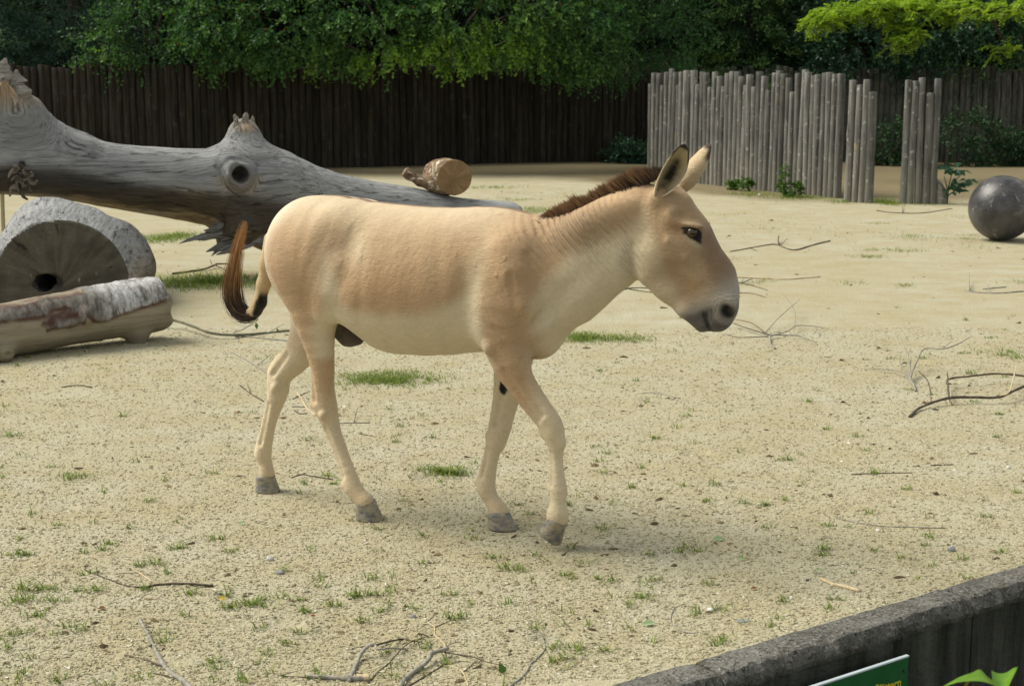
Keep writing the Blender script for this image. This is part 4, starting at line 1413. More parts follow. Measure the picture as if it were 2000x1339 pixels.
def bush(name, label, cat, lobes, mat, n_clump, per_clump, per_spray, clump_r, spray_len, leaf, group=None, droop=0.4, young=None,
         front=0.75, stems=3, flat=0.0, extra=None, back=0.1):
    lb = np.array(lobes, float)
    c = lb[:, :3].mean(0)
    root = empty(name, (c[0], c[1], 0))
    tag(root, label, cat, group)
    off = np.array([c[0], c[1], 0])
    V, Q, Y, base, d, ln = crown_sprays(lobes, n_clump, per_clump, per_spray, clump_r, spray_len, leaf, droop, front, young, flat)
    add("crown", mesh_data("crown", V - off, Q, mat, False, {"young": Y}), root)
    limbs = []
    for k in range(len(lb)):
        if lb[k, 2] > 0.8:
            limbs.append(([(0, back, lb[:, 2].min() * 0.4), ((lb[k, 0] - c[0]) * 0.5, (lb[k, 1] - c[1]) * 0.5 + back, lb[k, 2] * 0.85), tuple(lb[k, :3] - off)], 0.05, 0.015))
    h = max(0.3, lb[:, 2].mean()) if lb[:, 2].max() > 0.6 else lb[:, 2].mean() * 0.8
    trunk_obj(root, [(0, back, -0.15), (0.05, back, h * 0.5), (0, back * 0.8, h)], 0.045 * stems * 0.6 + 0.02 if stems > 0.5 else 0.006, 0.02 if stems > 0.5 else 0.003, BARK, "trunk", limbs)
    # fine twigs that carry the leaf sprays
    sel = RNG.choice(len(base), min(len(base), 700), replace=False)
    mb_v, mb_t = [], []
    a, b = base[sel] - d[sel] * np.minimum(0.12, ln[sel] * 0.5)[:, None], base[sel] + d[sel] * ln[sel][:, None]
    w = np.cross(d[sel], rand_dirs(len(sel))) * min(0.006, spray_len * 0.02)
    Vt = np.stack([a - w, a + w, b], 1).reshape(-1, 3) - off
    i = np.arange(len(sel)) * 3
    add("twigs", mesh_data("twigs", Vt, np.stack([i, i + 1, i + 2], 1), BARK, False), root)["kind"] = "stuff"
    if extra:
        extra(root, base - off, d)
    return root


def conifer(name, label, x, y, h, r, mat, rows, per_row, needle, z0=0.2, group=None, young=None):
    """whorled drooping boughs, each a flat spray of short shoots"""
    root = empty(name, (x, y, 0))
    tag(root, label, "tree", group)
    trunk_obj(root, [(0, 0, -0.2), (0.03, 0, h * 0.5), (0, 0, h)], r * 0.09 + 0.05, 0.02, BARK)
    Cs, Ds, Ns, Ys = [], [], [], []
    for k in range(rows):
        t = (k + RNG.random() * 0.6) / rows
        z = z0 + (h - z0) * t
        rr = r * (1 - t)**0.8 * RNG.uniform(0.85, 1.1)
        nb = max(4, int(per_row * (0.4 + rr / r)))
        for a in RNG.uniform(0, 2 * math.pi, nb):
            if math.sin(a) > 0.55 and RNG.random() < 0.6:
                continue
            L = rr * RNG.uniform(0.72, 1.12)
            nsh = int(10 + 26 * L)
            s = np.sort(RNG.random(nsh))**0.7
            dirh = np.array([math.cos(a), math.sin(a), 0])
            sidev = np.array([-math.sin(a), math.cos(a), 0])
            wsp = 0.30 * L * (1 - s * 0.75) * RNG.normal(0, 0.8, nsh)
            P = dirh * (L * s)[:, None] + sidev * wsp[:, None]
            P[:, 2] += z + 0.10 * L * s - 0.42 * L * s**2 + RNG.normal(0, 0.03, nsh) - 0.12 * np.abs(wsp)
            k2 = 6
            Pk = np.repeat(P, k2, 0) + RNG.normal(0, 0.05, (nsh * k2, 3))
            dk = np.repeat(dirh * 0.8 + np.sign(wsp)[:, None] * sidev * 0.6, k2, 0) + RNG.normal(0, 0.45, (nsh * k2, 3)) - (0, 0, 0.25)
            Cs.append(Pk)
            Ds.append(dk)
            Ns.append(np.array([0, 0, 1.0]) + RNG.normal(0, 0.5, (nsh * k2, 3)))
            Ys.append(np.repeat(sstep(0.7, 1.0, s) * RNG.uniform(0, 0.5), k2) if young is None else np.repeat(sstep(0.55, 1.0, s) * young * RNG.uniform(0.3, 1), k2))
    C, D, N, Y = (np.concatenate(a) for a in (Cs, Ds, Ns, Ys))
    V, Q, Yv = leaves(C, D, N, needle[0] * RNG.uniform(0.7, 1.3, len(C)), needle[1] * RNG.uniform(0.8, 1.2, len(C)), np.clip(Y, 0, 1))
    add("crown", mesh_data("crown", V, Q, mat, False, {"young": Yv}), root)
    return root


def X(px, y):
    return (px - 1000) / F_PX * y * 1.015                      # east-west place of a photo column at depth y


def build_trees():
    spruce = leaf_mat("blue spruce needles", (0.026, 0.064, 0.050), (0.050, 0.110, 0.082), (0.085, 0.165, 0.122), 0.18)
    hawth = leaf_mat("small dark leaves", (0.018, 0.060, 0.028), (0.040, 0.115, 0.044), (0.078, 0.175, 0.060), 0.36)
    yew = leaf_mat("yew needles", (0.012, 0.040, 0.018), (0.024, 0.068, 0.024), (0.045, 0.105, 0.032), 0.18)
    priv = leaf_mat("dark glossy leaves", (0.015, 0.048, 0.030), (0.028, 0.082, 0.044), (0.050, 0.120, 0.062), 0.28, rough=0.35)
    larch = leaf_mat("bright feathery leaves", (0.10, 0.19, 0.028), (0.155, 0.27, 0.040), (0.21, 0.34, 0.052), 0.48, (1.1, 1.15, 0.30))
    dark = leaf_mat("deep wood leaves", (0.006, 0.018, 0.008), (0.011, 0.029, 0.012), (0.018, 0.042, 0.016), 0.15)
    fresh = leaf_mat("fresh green leaves", (0.045, 0.10, 0.018), (0.075, 0.15, 0.022), (0.10, 0.19, 0.028), 0.42)

    # spruces at the left
    for px, y, h, r, lab in ((15, 31.6, 7.5, 1.9, "blue green spruce rising behind the fence above the torn end of the dead trunk"),
                             (175, 32.6, 8.5, 2.0, "blue green spruce behind the fence, right neighbour of the one over the torn trunk end"),
                             (-170, 31.8, 8.0, 2.0, "blue green spruce at the left picture edge, mostly cut off")):
        conifer("spruce_tree", lab, X(px, y), y, h, r, spruce, 26, 9, (0.10, 0.022), 1.2, "blue green spruces behind the fence")
    # the small leaved berry bush that hangs over the fence
    def berries(root, base, d):
        sel = RNG.choice(len(base), 330, replace=False)
        P = base[sel] + d[sel] * 0.10 + RNG.normal(0, 0.04, (330, 3))
        keep = (P[:, 1] < 0.5)
        P = P[keep]
        o = np.array([[1, 0, 0], [-1, 0, 0], [0, 1, 0], [0, -1, 0], [0, 0, 1], [0, 0, -1]]) * 0.021
        f = np.array([[0, 2, 4], [2, 1, 4], [1, 3, 4], [3, 0, 4], [2, 0, 5], [1, 2, 5], [3, 1, 5], [0, 3, 5]])
        V = (P[:, None] + o[None]).reshape(-1, 3)
        T = (f[None] + (np.arange(len(P)) * 6)[:, None, None]).reshape(-1, 3)
        m = Mat("red berries", 0.3, 0.5)
        m.color((0.30, 0.020, 0.014))
        add("berries", mesh_data("berries", V, T, m.m, True), root)["kind"] = "stuff"
    y = 29.6

    def tips(B):  # sunlit clumps of the bush, brightened in the leaf colour
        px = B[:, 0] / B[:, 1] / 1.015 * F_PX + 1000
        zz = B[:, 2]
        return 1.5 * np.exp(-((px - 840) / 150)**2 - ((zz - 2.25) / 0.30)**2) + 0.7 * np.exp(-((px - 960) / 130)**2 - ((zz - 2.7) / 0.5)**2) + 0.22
    lobes = [(X(470, y), y + 0.3, 3.1, 1.15, 1.0, 1.05), (X(600, y), y, 3.0, 1.2, 1.1, 0.95), (X(740, y), y - 0.2, 3.1, 1.3, 1.2, 1.05), (X(880, y), y - 0.1, 3.05, 1.25, 1.2, 0.98),
             (X(1010, y), y + 0.1, 3.1, 1.2, 1.1, 1.0), (X(1130, y), y + 0.3, 2.95, 1.05, 1.0, 1.05), (X(820, y), y + 0.6, 4.2, 2.2, 1.2, 0.9), (X(560, y), y + 0.7, 4.2, 1.6, 1.1, 0.9), (X(1080, y), y + 0.7, 4.1, 1.5, 1.1, 0.9)]
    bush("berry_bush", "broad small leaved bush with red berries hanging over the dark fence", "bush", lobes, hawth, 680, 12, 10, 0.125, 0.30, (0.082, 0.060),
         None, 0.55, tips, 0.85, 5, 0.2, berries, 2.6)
    # left of it a leafy sapling, pale green
    y = 30.0
    bush("leafy_bush", "pale green leafy bush between the spruces and the berry bush", "bush",
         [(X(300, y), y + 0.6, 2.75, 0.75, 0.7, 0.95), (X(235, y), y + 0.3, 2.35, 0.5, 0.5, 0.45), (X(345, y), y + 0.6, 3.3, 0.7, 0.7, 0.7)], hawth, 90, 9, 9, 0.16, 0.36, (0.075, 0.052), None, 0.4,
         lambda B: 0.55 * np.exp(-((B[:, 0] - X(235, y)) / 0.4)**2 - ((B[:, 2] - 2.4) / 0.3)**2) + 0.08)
    # dark bush with bare hanging twigs right of the berry bush
    y = 31.2
    def bare(root, base, d):
        mb = MB()
        for k in range(9):
            x0 = X(1130 + 18 * k, y) - root.location[0]
            p0 = np.array([x0, -1.3, 2.2])
            pts = [p0, p0 + (RNG.normal(0, 0.08), -0.05, -0.22), p0 + (RNG.normal(0.05, 0.12), -0.06, -0.50)]
            v, q, t = tube(spline(pts, 6), np.linspace(0.012, 0.004, 6), 4, False)
            mb.put(v, q)
        mb.build("bare_twigs", BARK, root)
    bush("dark_bush", "dark drooping bush with bare hanging twigs left of the wide palisade", "bush",
         [(X(1170, y), y, 2.75, 1.0, 0.9, 0.85), (X(1260, y), y + 0.2, 2.85, 1.0, 0.9, 0.95), (X(1215, y), y + 0.5, 3.8, 1.3, 0.9, 0.8)], hawth, 150, 10, 10, 0.16, 0.40, (0.07, 0.045), None, 0.6, None, 0.85, 3, 0.0, bare, 2.6)
    # yews behind the wide palisade
    for px, y, h, r, yo, lab in ((1330, 34.8, 6.5, 1.7, 0.15, "dark yew behind the left half of the wide palisade"),
                                 (1450, 34.2, 5.6, 1.9, 0.55, "yew with greener tips behind the middle of the wide palisade"),
                                 (1560, 34.9, 7.0, 1.8, 0.30, "dark yew behind the right end of the wide palisade")):
        conifer("yew_tree", lab, X(px, y), y, h, r, yew, 24, 10, (0.09, 0.028), 1.0, "yews behind the palisades", yo)
    # dark glossy bushes at the right
    y = 33.6
    bush("laurel_bush", "dark glossy bush behind the narrow post screens at the right", "bush",
         [(X(1640, y), y, 2.65, 1.1, 0.9, 0.95), (X(1760, y), y - 0.1, 2.75, 1.2, 1.0, 0.95), (X(1700, y), y + 0.4, 3.7, 1.6, 1.0, 0.9)], priv, 170, 9, 9, 0.17, 0.38, (0.10, 0.055), None, 0.5, None, 0.85)
    y = 33.2
    bush("leafy_hedge_bush", "green leafy bush hanging over the grey fence at the right edge", "bush",
         [(X(1880, y), y, 2.65, 1.1, 0.9, 0.75), (X(2000, y), y, 2.75, 1.1, 0.9, 0.85), (X(1950, y), y + 0.4, 3.6, 1.5, 1.0, 0.9), (X(2120, y), y, 2.9, 1.2, 1.0, 1.0)], priv, 180, 9, 9, 0.17, 0.36, (0.085, 0.055), None, 0.5,
         lambda B: 0.55 * np.exp(-((B[:, 2] - 2.25) / 0.3)**2) + 0.05, 0.85)
    # tree at the right whose sunlit bough reaches into the picture
    y = 26.5
    tx, ty = X(2260, y), y + 1.0
    root = empty("locust_tree", (tx, ty, 0))
    tag(root, "tree with a bright yellow green bough reaching in over the right palisades", "tree")
    off = np.array([tx, ty, 0])

    def Pt(px, py, yy=y):
        return at_depth(px, py, yy)
    main = [off + (0, 0, 3.9), Pt(2080, 5), Pt(1930, 22), Pt(1800, 18), Pt(1690, 22), Pt(1600, 38)]
    side = [Pt(1925, 20), Pt(1940, 42), Pt(1958, 75), Pt(1990, 95)]
    side2 = [Pt(1800, 18, 26.4), Pt(1765, 50, 26.3), Pt(1750, 78, 26.2)]
    limbs = [([q - off for q in main], 0.085, 0.012), ([q - off for q in side], 0.045, 0.015), ([q - off for q in side2], 0.025, 0.008)]
    for k in range(7):
        a = k * 0.9
        limbs.append(([(0, 0, 3.8), (math.cos(a) * 0.9, math.sin(a) * 0.9, 5.0), (math.cos(a) * 2.2, math.sin(a) * 2.0, 6.0)], 0.07, 0.02))
    trunk_obj(root, [(0, 0, -0.2), (0.06, 0, 2.0), (0, 0, 4.2), (0.1, 0, 6.0)], 0.20, 0.09, BARK, "trunk", limbs)
    Cs, Ds, Ns, Ys = [], [], [], []

    def frond(p, d, L, n=11, yv=0.6):
        """pinnate leaf: leaflets in pairs along a drooping stalk"""
        s = np.repeat((np.arange(n) + 1) / n, 2)
        sg = np.tile([1.0, -1.0], n)
        d = unit(d)
        sv = unit(np.cross(d, (0, 0, 1.0)))
        P = p + d * (L * s)[:, None] + np.array([0, 0, -1.0]) * (0.30 * L * s**2)[:, None]
        Cs.append(P)
        Ds.append(sv[None] * sg[:, None] + d * 0.45 + RNG.normal(0, 0.15, (2 * n, 3)))
        Ns.append(np.array([0, 0, 1.0]) + RNG.normal(0, 0.35, (2 * n, 3)))
        Ys.append(np.full(2 * n, yv))
    curve = spline(main, 120)
    for i in range(30, 120):
        for _ in range(6):
            if vnoise(curve[i][None], 2.9, 151, 2)[0] < -0.30:
                continue
            p = curve[i] + RNG.normal(0, 1, 3) * (0.14, 0.30, 0.085) + (0, 0, 0.06)
            d = np.array([RNG.normal(-0.35, 0.8), RNG.normal(-0.2, 0.7), RNG.normal(-0.05, 0.35)])
            frond(p, d, RNG.uniform(0.16, 0.30), 9, RNG.uniform(0.2, 1.0))
    for cv, n, yv in ((spline(side2, 40), 70, 0.7), (spline([Pt(1690, 22), Pt(1745, 40), Pt(1790, 62, 26.2), Pt(1745, 88, 26.2)], 40), 130, 0.8), (spline([Pt(1640, 28), Pt(1600, 40), Pt(1578, 45)], 20), 60, 1.0),
                      (spline([Pt(1980, 90), Pt(1965, 96), Pt(1940, 95)], 20), 26, 0.9), (spline([Pt(1860, 20), Pt(1850, 30), Pt(1880, 36)], 20), 30, 0.4)):
        for _ in range(n):
            p = cv[RNG.integers(len(cv))] + RNG.normal(0, 1, 3) * (0.07, 0.15, 0.06)
            frond(p, (RNG.normal(-0.3, 0.8), RNG.normal(-0.2, 0.6), RNG.normal(-0.15, 0.35)), RNG.uniform(0.15, 0.26), 9, RNG.uniform(0.3, 1.0) * yv)
    for _ in range(900):                                          # the crown above the picture
        u = rand_dirs(1)[0]
        p = off + (-0.5, 0, 6.0) + u * (3.4, 2.6, 1.5)
        frond(p, u + (0, 0, -0.3), 0.45, 8, 0.5)
    C, D, N, Y = (np.concatenate(a) for a in (Cs, Ds, Ns, Ys))
    big = np.where(C[:, 2] > 4.6, 1.9, 1.0)
    V, Q, Yv = leaves(C, D, N, 0.064 * big * RNG.uniform(0.8, 1.2, len(C)), 0.036 * big, Y * 0.35)
    add("crown", mesh_data("crown", V - off, Q, larch, False, {"young": Yv}), root)
    # the wood behind: dark trees that close the view
    k = 0
    places = ["behind the spruces", "behind the gap left of the berry bush", "behind the left of the berry bush", "behind the middle of the berry bush", "behind the right of the berry bush",
              "behind the bush with bare twigs", "behind the yews", "behind the glossy bush", "behind the right hand bushes", "at the far right edge", "at the far left edge"]
    for px, yy, h in ((-40, 36.5, 9.5), (250, 37.5, 9), (430, 35.5, 10), (640, 36.0, 9.2), (860, 36.0, 10.5), (1080, 36.6, 9.6), (1300, 38.5, 9.5), (1560, 39.0, 10), (1790, 37.2, 9.5), (2020, 37.4, 10), (-260, 36, 10)):
        xx = X(px, yy)
        bush("dark_tree", "tall dark tree " + places[k], "tree",
             [(xx, yy, 2.2, 1.7, 1.2, 1.9), (xx + 0.4, yy, 4.6, 1.9, 1.4, 2.0), (xx - 0.3, yy, 7.2, 1.9, 1.5, 2.0), (xx + 0.2, yy + 0.4, 9.8, 1.7, 1.5, 1.9)], dark, 280, 8, 8, 0.28, 0.55, (0.17, 0.10), "dark trees behind the fence", 0.4, None, 0.75)
        k += 1
    xx, yy = X(900, 44), 44
    w = bush("distant_wood", "", "", [(X(p, yy), yy, z, 2.6, 1.0, 2.4) for p in range(-500, 2600, 190) for z in (1.6, 4.6, 7.6)], dark, 2600, 6, 7, 0.45, 0.8, (0.40, 0.26), None, 0.3)
    for kk in ("label", "category"):
        if kk in w:
            del w[kk]
    for ch in list(w.children):
        if ch.name.startswith(("trunk", "twigs")):
            bpy.data.objects.remove(ch)
        else:
            mw = ch.matrix_local.copy()
            loc = tuple(w.location)
            ch.parent = None
            ch.location = loc
            ch.name = "distant_wood_foliage"
            ch["kind"] = "stuff"
    bpy.data.objects.remove(w)
    # low growth at the foot of the fence and of the palisades
    low = "low bushes at the foot of the back fence"
    for px, yy, w_, h_, lab in ((1732, 31.6, 0.55, 0.80, "low dark bush at the fence foot seen between the two narrow screens"),
                                (1868, 31.3, 0.80, 0.95, "low dark bush at the fence foot right of the five post screen"),
                                (1955, 31.6, 0.55, 0.55, "low dark bush at the fence foot above the ball"),
                                (1235, 32.6, 0.42, 0.30, "low dark weeds at the fence foot left of the wide palisade")):
        x0 = X(px, yy)
        bush("low_bush", lab, "bush", [(x0 - w_ * 0.4, yy, h_ * 0.45, w_ * 0.7, 0.4, h_ * 0.5), (x0 + w_ * 0.35, yy, h_ * 0.4, w_ * 0.75, 0.4, h_ * 0.45), (x0, yy, h_ * 0.7, w_ * 0.5, 0.35, h_ * 0.36)],
             yew if px != 1235 else priv, 60, 9, 9, 0.10, 0.26, (0.07, 0.040), low, 0.2, None, 0.85, 1)
    weeds = "green weeds growing along the foot of the wide palisade"
    for px, py, w_, h_, lab in ((1523, 384, 0.13, 0.46, "tallest green weed at the foot of the wide palisade"), (1550, 385, 0.14, 0.20, "green weed right beside the tallest weed at the palisade foot"),
                                (1455, 372, 0.10, 0.19, "green weed at the palisade foot left of the tallest weed"), (1432, 370, 0.07, 0.15, "smallest weed at the palisade foot, nearest the animal's ear")):
        g = on_ground(px, py)
        g[1] -= 0.10
        bush("weed", lab, "plant", [(g[0], g[1], h_ * 0.42, w_ * 0.6, 0.07, h_ * 0.40), (g[0] + 0.02, g[1], h_ * 0.72, w_ * 0.3, 0.05, h_ * 0.22)], fresh, 14, 5, 5, 0.025, 0.07, (0.050, 0.032), weeds, 0.0, None, 0.9, 0.2, back=0.0)
    # broad leaved sapling by the broken stub
    g = on_ground(1850, 399)
    root = empty("sapling", (g[0], g[1], 0))
    tag(root, "young broad leaved sapling beside the broken stub of the five post screen", "plant")
    limbs = [([(0, 0, 0.2), (0.08, -0.04, 0.34), (0.17, -0.05, 0.42)], 0.008, 0.004), ([(0, 0, 0.16), (-0.05, -0.05, 0.30), (-0.08, -0.06, 0.40)], 0.008, 0.004), ([(0, 0, 0.12), (0.10, -0.05, 0.20), (0.20, -0.05, 0.22)], 0.008, 0.004)]
    trunk_obj(root, [(0, 0, -0.03), (0.01, 0, 0.25), (0.06, -0.02, 0.52)], 0.011, 0.004, BARK, "stem", limbs)
    for k in range(34):
        p = np.array([RNG.normal(0.06, 0.075), RNG.normal(-0.05, 0.04), RNG.uniform(0.14, 0.54)])
        d = np.array([p[0] - 0.05 + RNG.normal(0, 0.05), -0.05, RNG.normal(-0.02, 0.05)])
        V, Q, Y = leaves(p[None], d[None], (np.array([0, -0.5, 0.8]) + RNG.normal(0, 0.3, 3))[None], np.array([RNG.uniform(0.10, 0.16)]), np.array([RNG.uniform(0.08, 0.12)]), np.zeros(1))
        add("leaf", mesh_data("leaf", V, Q, priv, False, {"young": Y}), root)


def build_front_plant():
    """leafy shoot close to the camera on the visitors' bank"""
    yy = 2.45
    base = at_depth(1935, 1600, yy)
    root = empty("leafy_plant", (base[0], base[1], -0.02))
    tag(root, "bright green leafy shoot close to the camera at the lower right corner", "plant")
    off = np.array([base[0], base[1], -0.02])
    m = Mat("sunlit leaf", 0.38, 0.4)
    nz = m.noise(30, m.coord(), 3)
    m.leafy(m.mix(nz, (0.13, 0.30, 0.022), (0.19, 0.38, 0.035)), 0.45, (1.0, 1.05, 0.25))
    stem = Mat("brown shoot", 0.7, 0.2)
    stem.color((0.30, 0.20, 0.07))

    def blade(pts_l, pts_r, mid, nm="leaf"):
        L, R, M_ = (spline([at_depth(px, py, y_) for px, py, y_ in q], 13) - off for q in (pts_l, pts_r, mid))
        V = np.concatenate([L, 0.5 * (L + M_) + (0, 0, 0.0012), M_, 0.5 * (R + M_) + (0, 0, 0.0012), R])
        n = 13
        i = np.concatenate([np.arange(n - 1) + k * n for k in range(4)])
        Q = np.stack([i, i + 1, i + n + 1, i + n], 1)
        add(nm, mesh_data(nm, V, Q, m.m), root)
    y1 = yy
    # arching leaf seen nearly edge on, then its neighbour that turns its pale upper side to the light
    blade([(1840, 1341, y1), (1872, 1322, y1 + .02), (1900, 1312, y1 + .05), (1914, 1306, y1 + .06), (1928, 1320, y1 + .05), (1945, 1332, y1 + .02), (1960, 1350, y1)],
          [(1840, 1342, y1), (1868, 1332, y1 - .03), (1898, 1329, y1 - .05), (1920, 1330, y1 - .06), (1936, 1335, y1 - .05), (1950, 1342, y1 - .02), (1960, 1351, y1)],
          [(1840, 1341, y1), (1870, 1327, y1), (1899, 1321, y1), (1918, 1319, y1), (1932, 1327, y1), (1948, 1337, y1), (1960, 1350, y1)])
    blade([(1936, 1308, y1 + .05), (1950, 1314, y1 + .06), (1966, 1312, y1 + .07), (1978, 1304, y1 + .06), (1988, 1301, y1 + .05)],
          [(1938, 1326, y1 - .01), (1950, 1342, y1 - .02), (1964, 1350, y1 - .03), (1976, 1326, y1 - .01), (1988, 1302, y1 + .05)],
          [(1937, 1316, y1 + .03), (1950, 1328, y1 + .02), (1965, 1330, y1 + .02), (1977, 1315, y1 + .03), (1988, 1301, y1 + .05)])
    blade([(1960, 1350, y1), (1985, 1375, y1 - .03), (2010, 1400, y1 - .03)], [(1960, 1350, y1), (1965, 1385, y1 + .04), (2010, 1402, y1)], [(1960, 1350, y1), (1976, 1380, y1), (2010, 1401, y1)])
    mb = MB()
    for pts in ([(1892, 1329), (1886, 1345), (1890, 1420), (1930, 1600)], [(1960, 1350), (1950, 1400), (1935, 1500), (1932, 1620)]):
        v, q, t = tube(spline([at_depth(px, py, y1 + 0.005) - off for px, py in pts], 12), np.linspace(0.0022, 0.005, 12), 7, True)
        mb.put(v, q, t)
    top = at_depth(1932, 1620, y1) - off
    v, q, t = tube(spline([top, (top[0] * 0.5, 0.02, top[2] * 0.5), (0, 0.03, -0.06)], 10), np.linspace(0.005, 0.008, 10), 7, True)
    mb.put(v, q, t)
    mb.build("stem", stem.m, root)
    for k in range(9):
        t_ = k / 9
        p = top * (1 - t_) + np.array([0, 0.03, 0.05]) * t_
        d = np.array([RNG.normal(), RNG.normal(), 0.1])
        V, Q, Y = leaves(p[None], d[None], np.array([[0, 0, 1.0]]), np.array([0.10]), np.array([0.055]), np.zeros(1))
        add("leaf", mesh_data("leaf", V, Q, m.m), root)


build_trees()
build_front_plant()


# ------------------------------------------------------------------ the wild ass
def onager_sdf(p):
    O, M = ONAGER, MARK
    d = chain_sd(p, O['trunk'], 0.03)
    d = smin(d, chain_sd(p, O['chest'], 0.03), 0.05)
    d = smin(d, chain_sd(p, O['neck'], 0.03), 0.07)
    ps = p.copy()
    ps[:, 1] = np.abs(ps[:, 1])                                # both flanks alike
    # hollow of the flank, ribs behind the elbow, shoulder blade, haunch
    d = smax(d, -ell_sd(ps, (-0.20, 0.285, 1.06), (0.075, 0.066, 0.115), 0.3), 0.10)
    d = smax(d, -ell_sd(ps, (-0.235, 0.285, 0.90), (0.03, 0.05, 0.15), 0.15), 0.09)
    d = smin(d, ell_sd(ps, (-0.40, 0.09, 0.98), (0.19, 0.125, 0.17), 0.4), 0.07)
    d = smin(d, ell_sd(ps, (-0.245, 0.115, 1.155), (0.06, 0.045, 0.035), -0.5), 0.08)
    d = smin(d, ell_sd(ps, (0.43, 0.095, 0.97), (0.095, 0.075, 0.18), -0.32), 0.08)
    d = smin(d, ell_sd(ps, (0.40, 0.13, 0.83), (0.10, 0.055, 0.10), -0.6), 0.05)
    d = smin(d, ell_sd(ps, (0.545, 0.085, 0.86), (0.055, 0.06, 0.08), 0.2), 0.05)
    d = smax(d, -ell_sd(ps, (0.31, 0.245, 0.86), (0.030, 0.05, 0.17), -0.15), 0.07)
    # throat groove of the neck
    d = smax(d, -ell_sd(ps, (0.66, 0.125, 0.93), (0.16, 0.025, 0.022), 0.72), 0.06)
    d = smin(d, ell_sd(ps, (0.76, 0.05, 1.19), (0.16, 0.04, 0.06), 0.45), 0.05)
    # limbs
    nh = smin(chain_sd(p, O['near_hind'], 0.025), chain_sd(p, O['near_hock'], 0.01), 0.022)
    fh = smin(chain_sd(p, O['far_hind'], 0.025), chain_sd(p, O['far_hock'], 0.01), 0.022)
    d = smax(d, -ell_sd(p, (-0.270, 0.0, 0.680), (0.085, 0.45, 0.088)), 0.05)        # the belly rises into the flank
    d = smin(d, chain_sd(ps, [(-0.315, 0.160, 0.80, 0.026, 1), (-0.255, 0.182, 0.89, 0.014, 1), (-0.21, 0.185, 1.0, 0.004, 1)], 0.02), 0.07)   # fold of the flank
    d = smin(d, chain_sd(ps, [(0.430, 0.140, 1.08, 0.010, 1), (0.475, 0.160, 1.00, 0.014, 1), (0.525, 0.145, 0.90, 0.012, 1)], 0.02), 0.06)   # spine of the shoulder blade
    d = smin(d, nh, 0.035)
    d = smin(d, fh, 0.06)
    d = smin(d, chain_sd(p, O['near_front'], 0.02), 0.045)
    d = smin(d, chain_sd(p, O['far_front'], 0.02), 0.045)
    # ergots, tendons behind the cannon bones, pastern knobs
    for (x, y, z, r) in DETAIL_KNOBS:
        d = smin(d, ell_sd(p, (x, y, z), (r, r, r * 1.1)), 0.016)
    for a, b, r in DETAIL_GROOVES:
        d = smax(d, -chain_sd(p, [(*a, r, 1), (*b, r, 1)]), 0.014)
    d = smin(d, chain_sd(p, O['sheath'], 0.02), 0.03)
    return smin(d, head_sdf(p), 0.020)


def to_head(p):
    """the head is turned a little away from the line of the body"""
    c, s_ = math.cos(HEAD_YAW), math.sin(HEAD_YAW)
    x, y = p[:, 0] - HEAD_PIVOT, p[:, 1]
    return np.stack([x * c + y * s_ + HEAD_PIVOT, -x * s_ + y * c, p[:, 2]], 1)


def from_head(p):
    p = np.asarray(p, float)
    c, s_ = math.cos(HEAD_YAW), math.sin(HEAD_YAW)
    x, y = p[..., 0] - HEAD_PIVOT, p[..., 1]
    return np.stack([x * c - y * s_ + HEAD_PIVOT, x * s_ + y * c, p[..., 2]], -1)


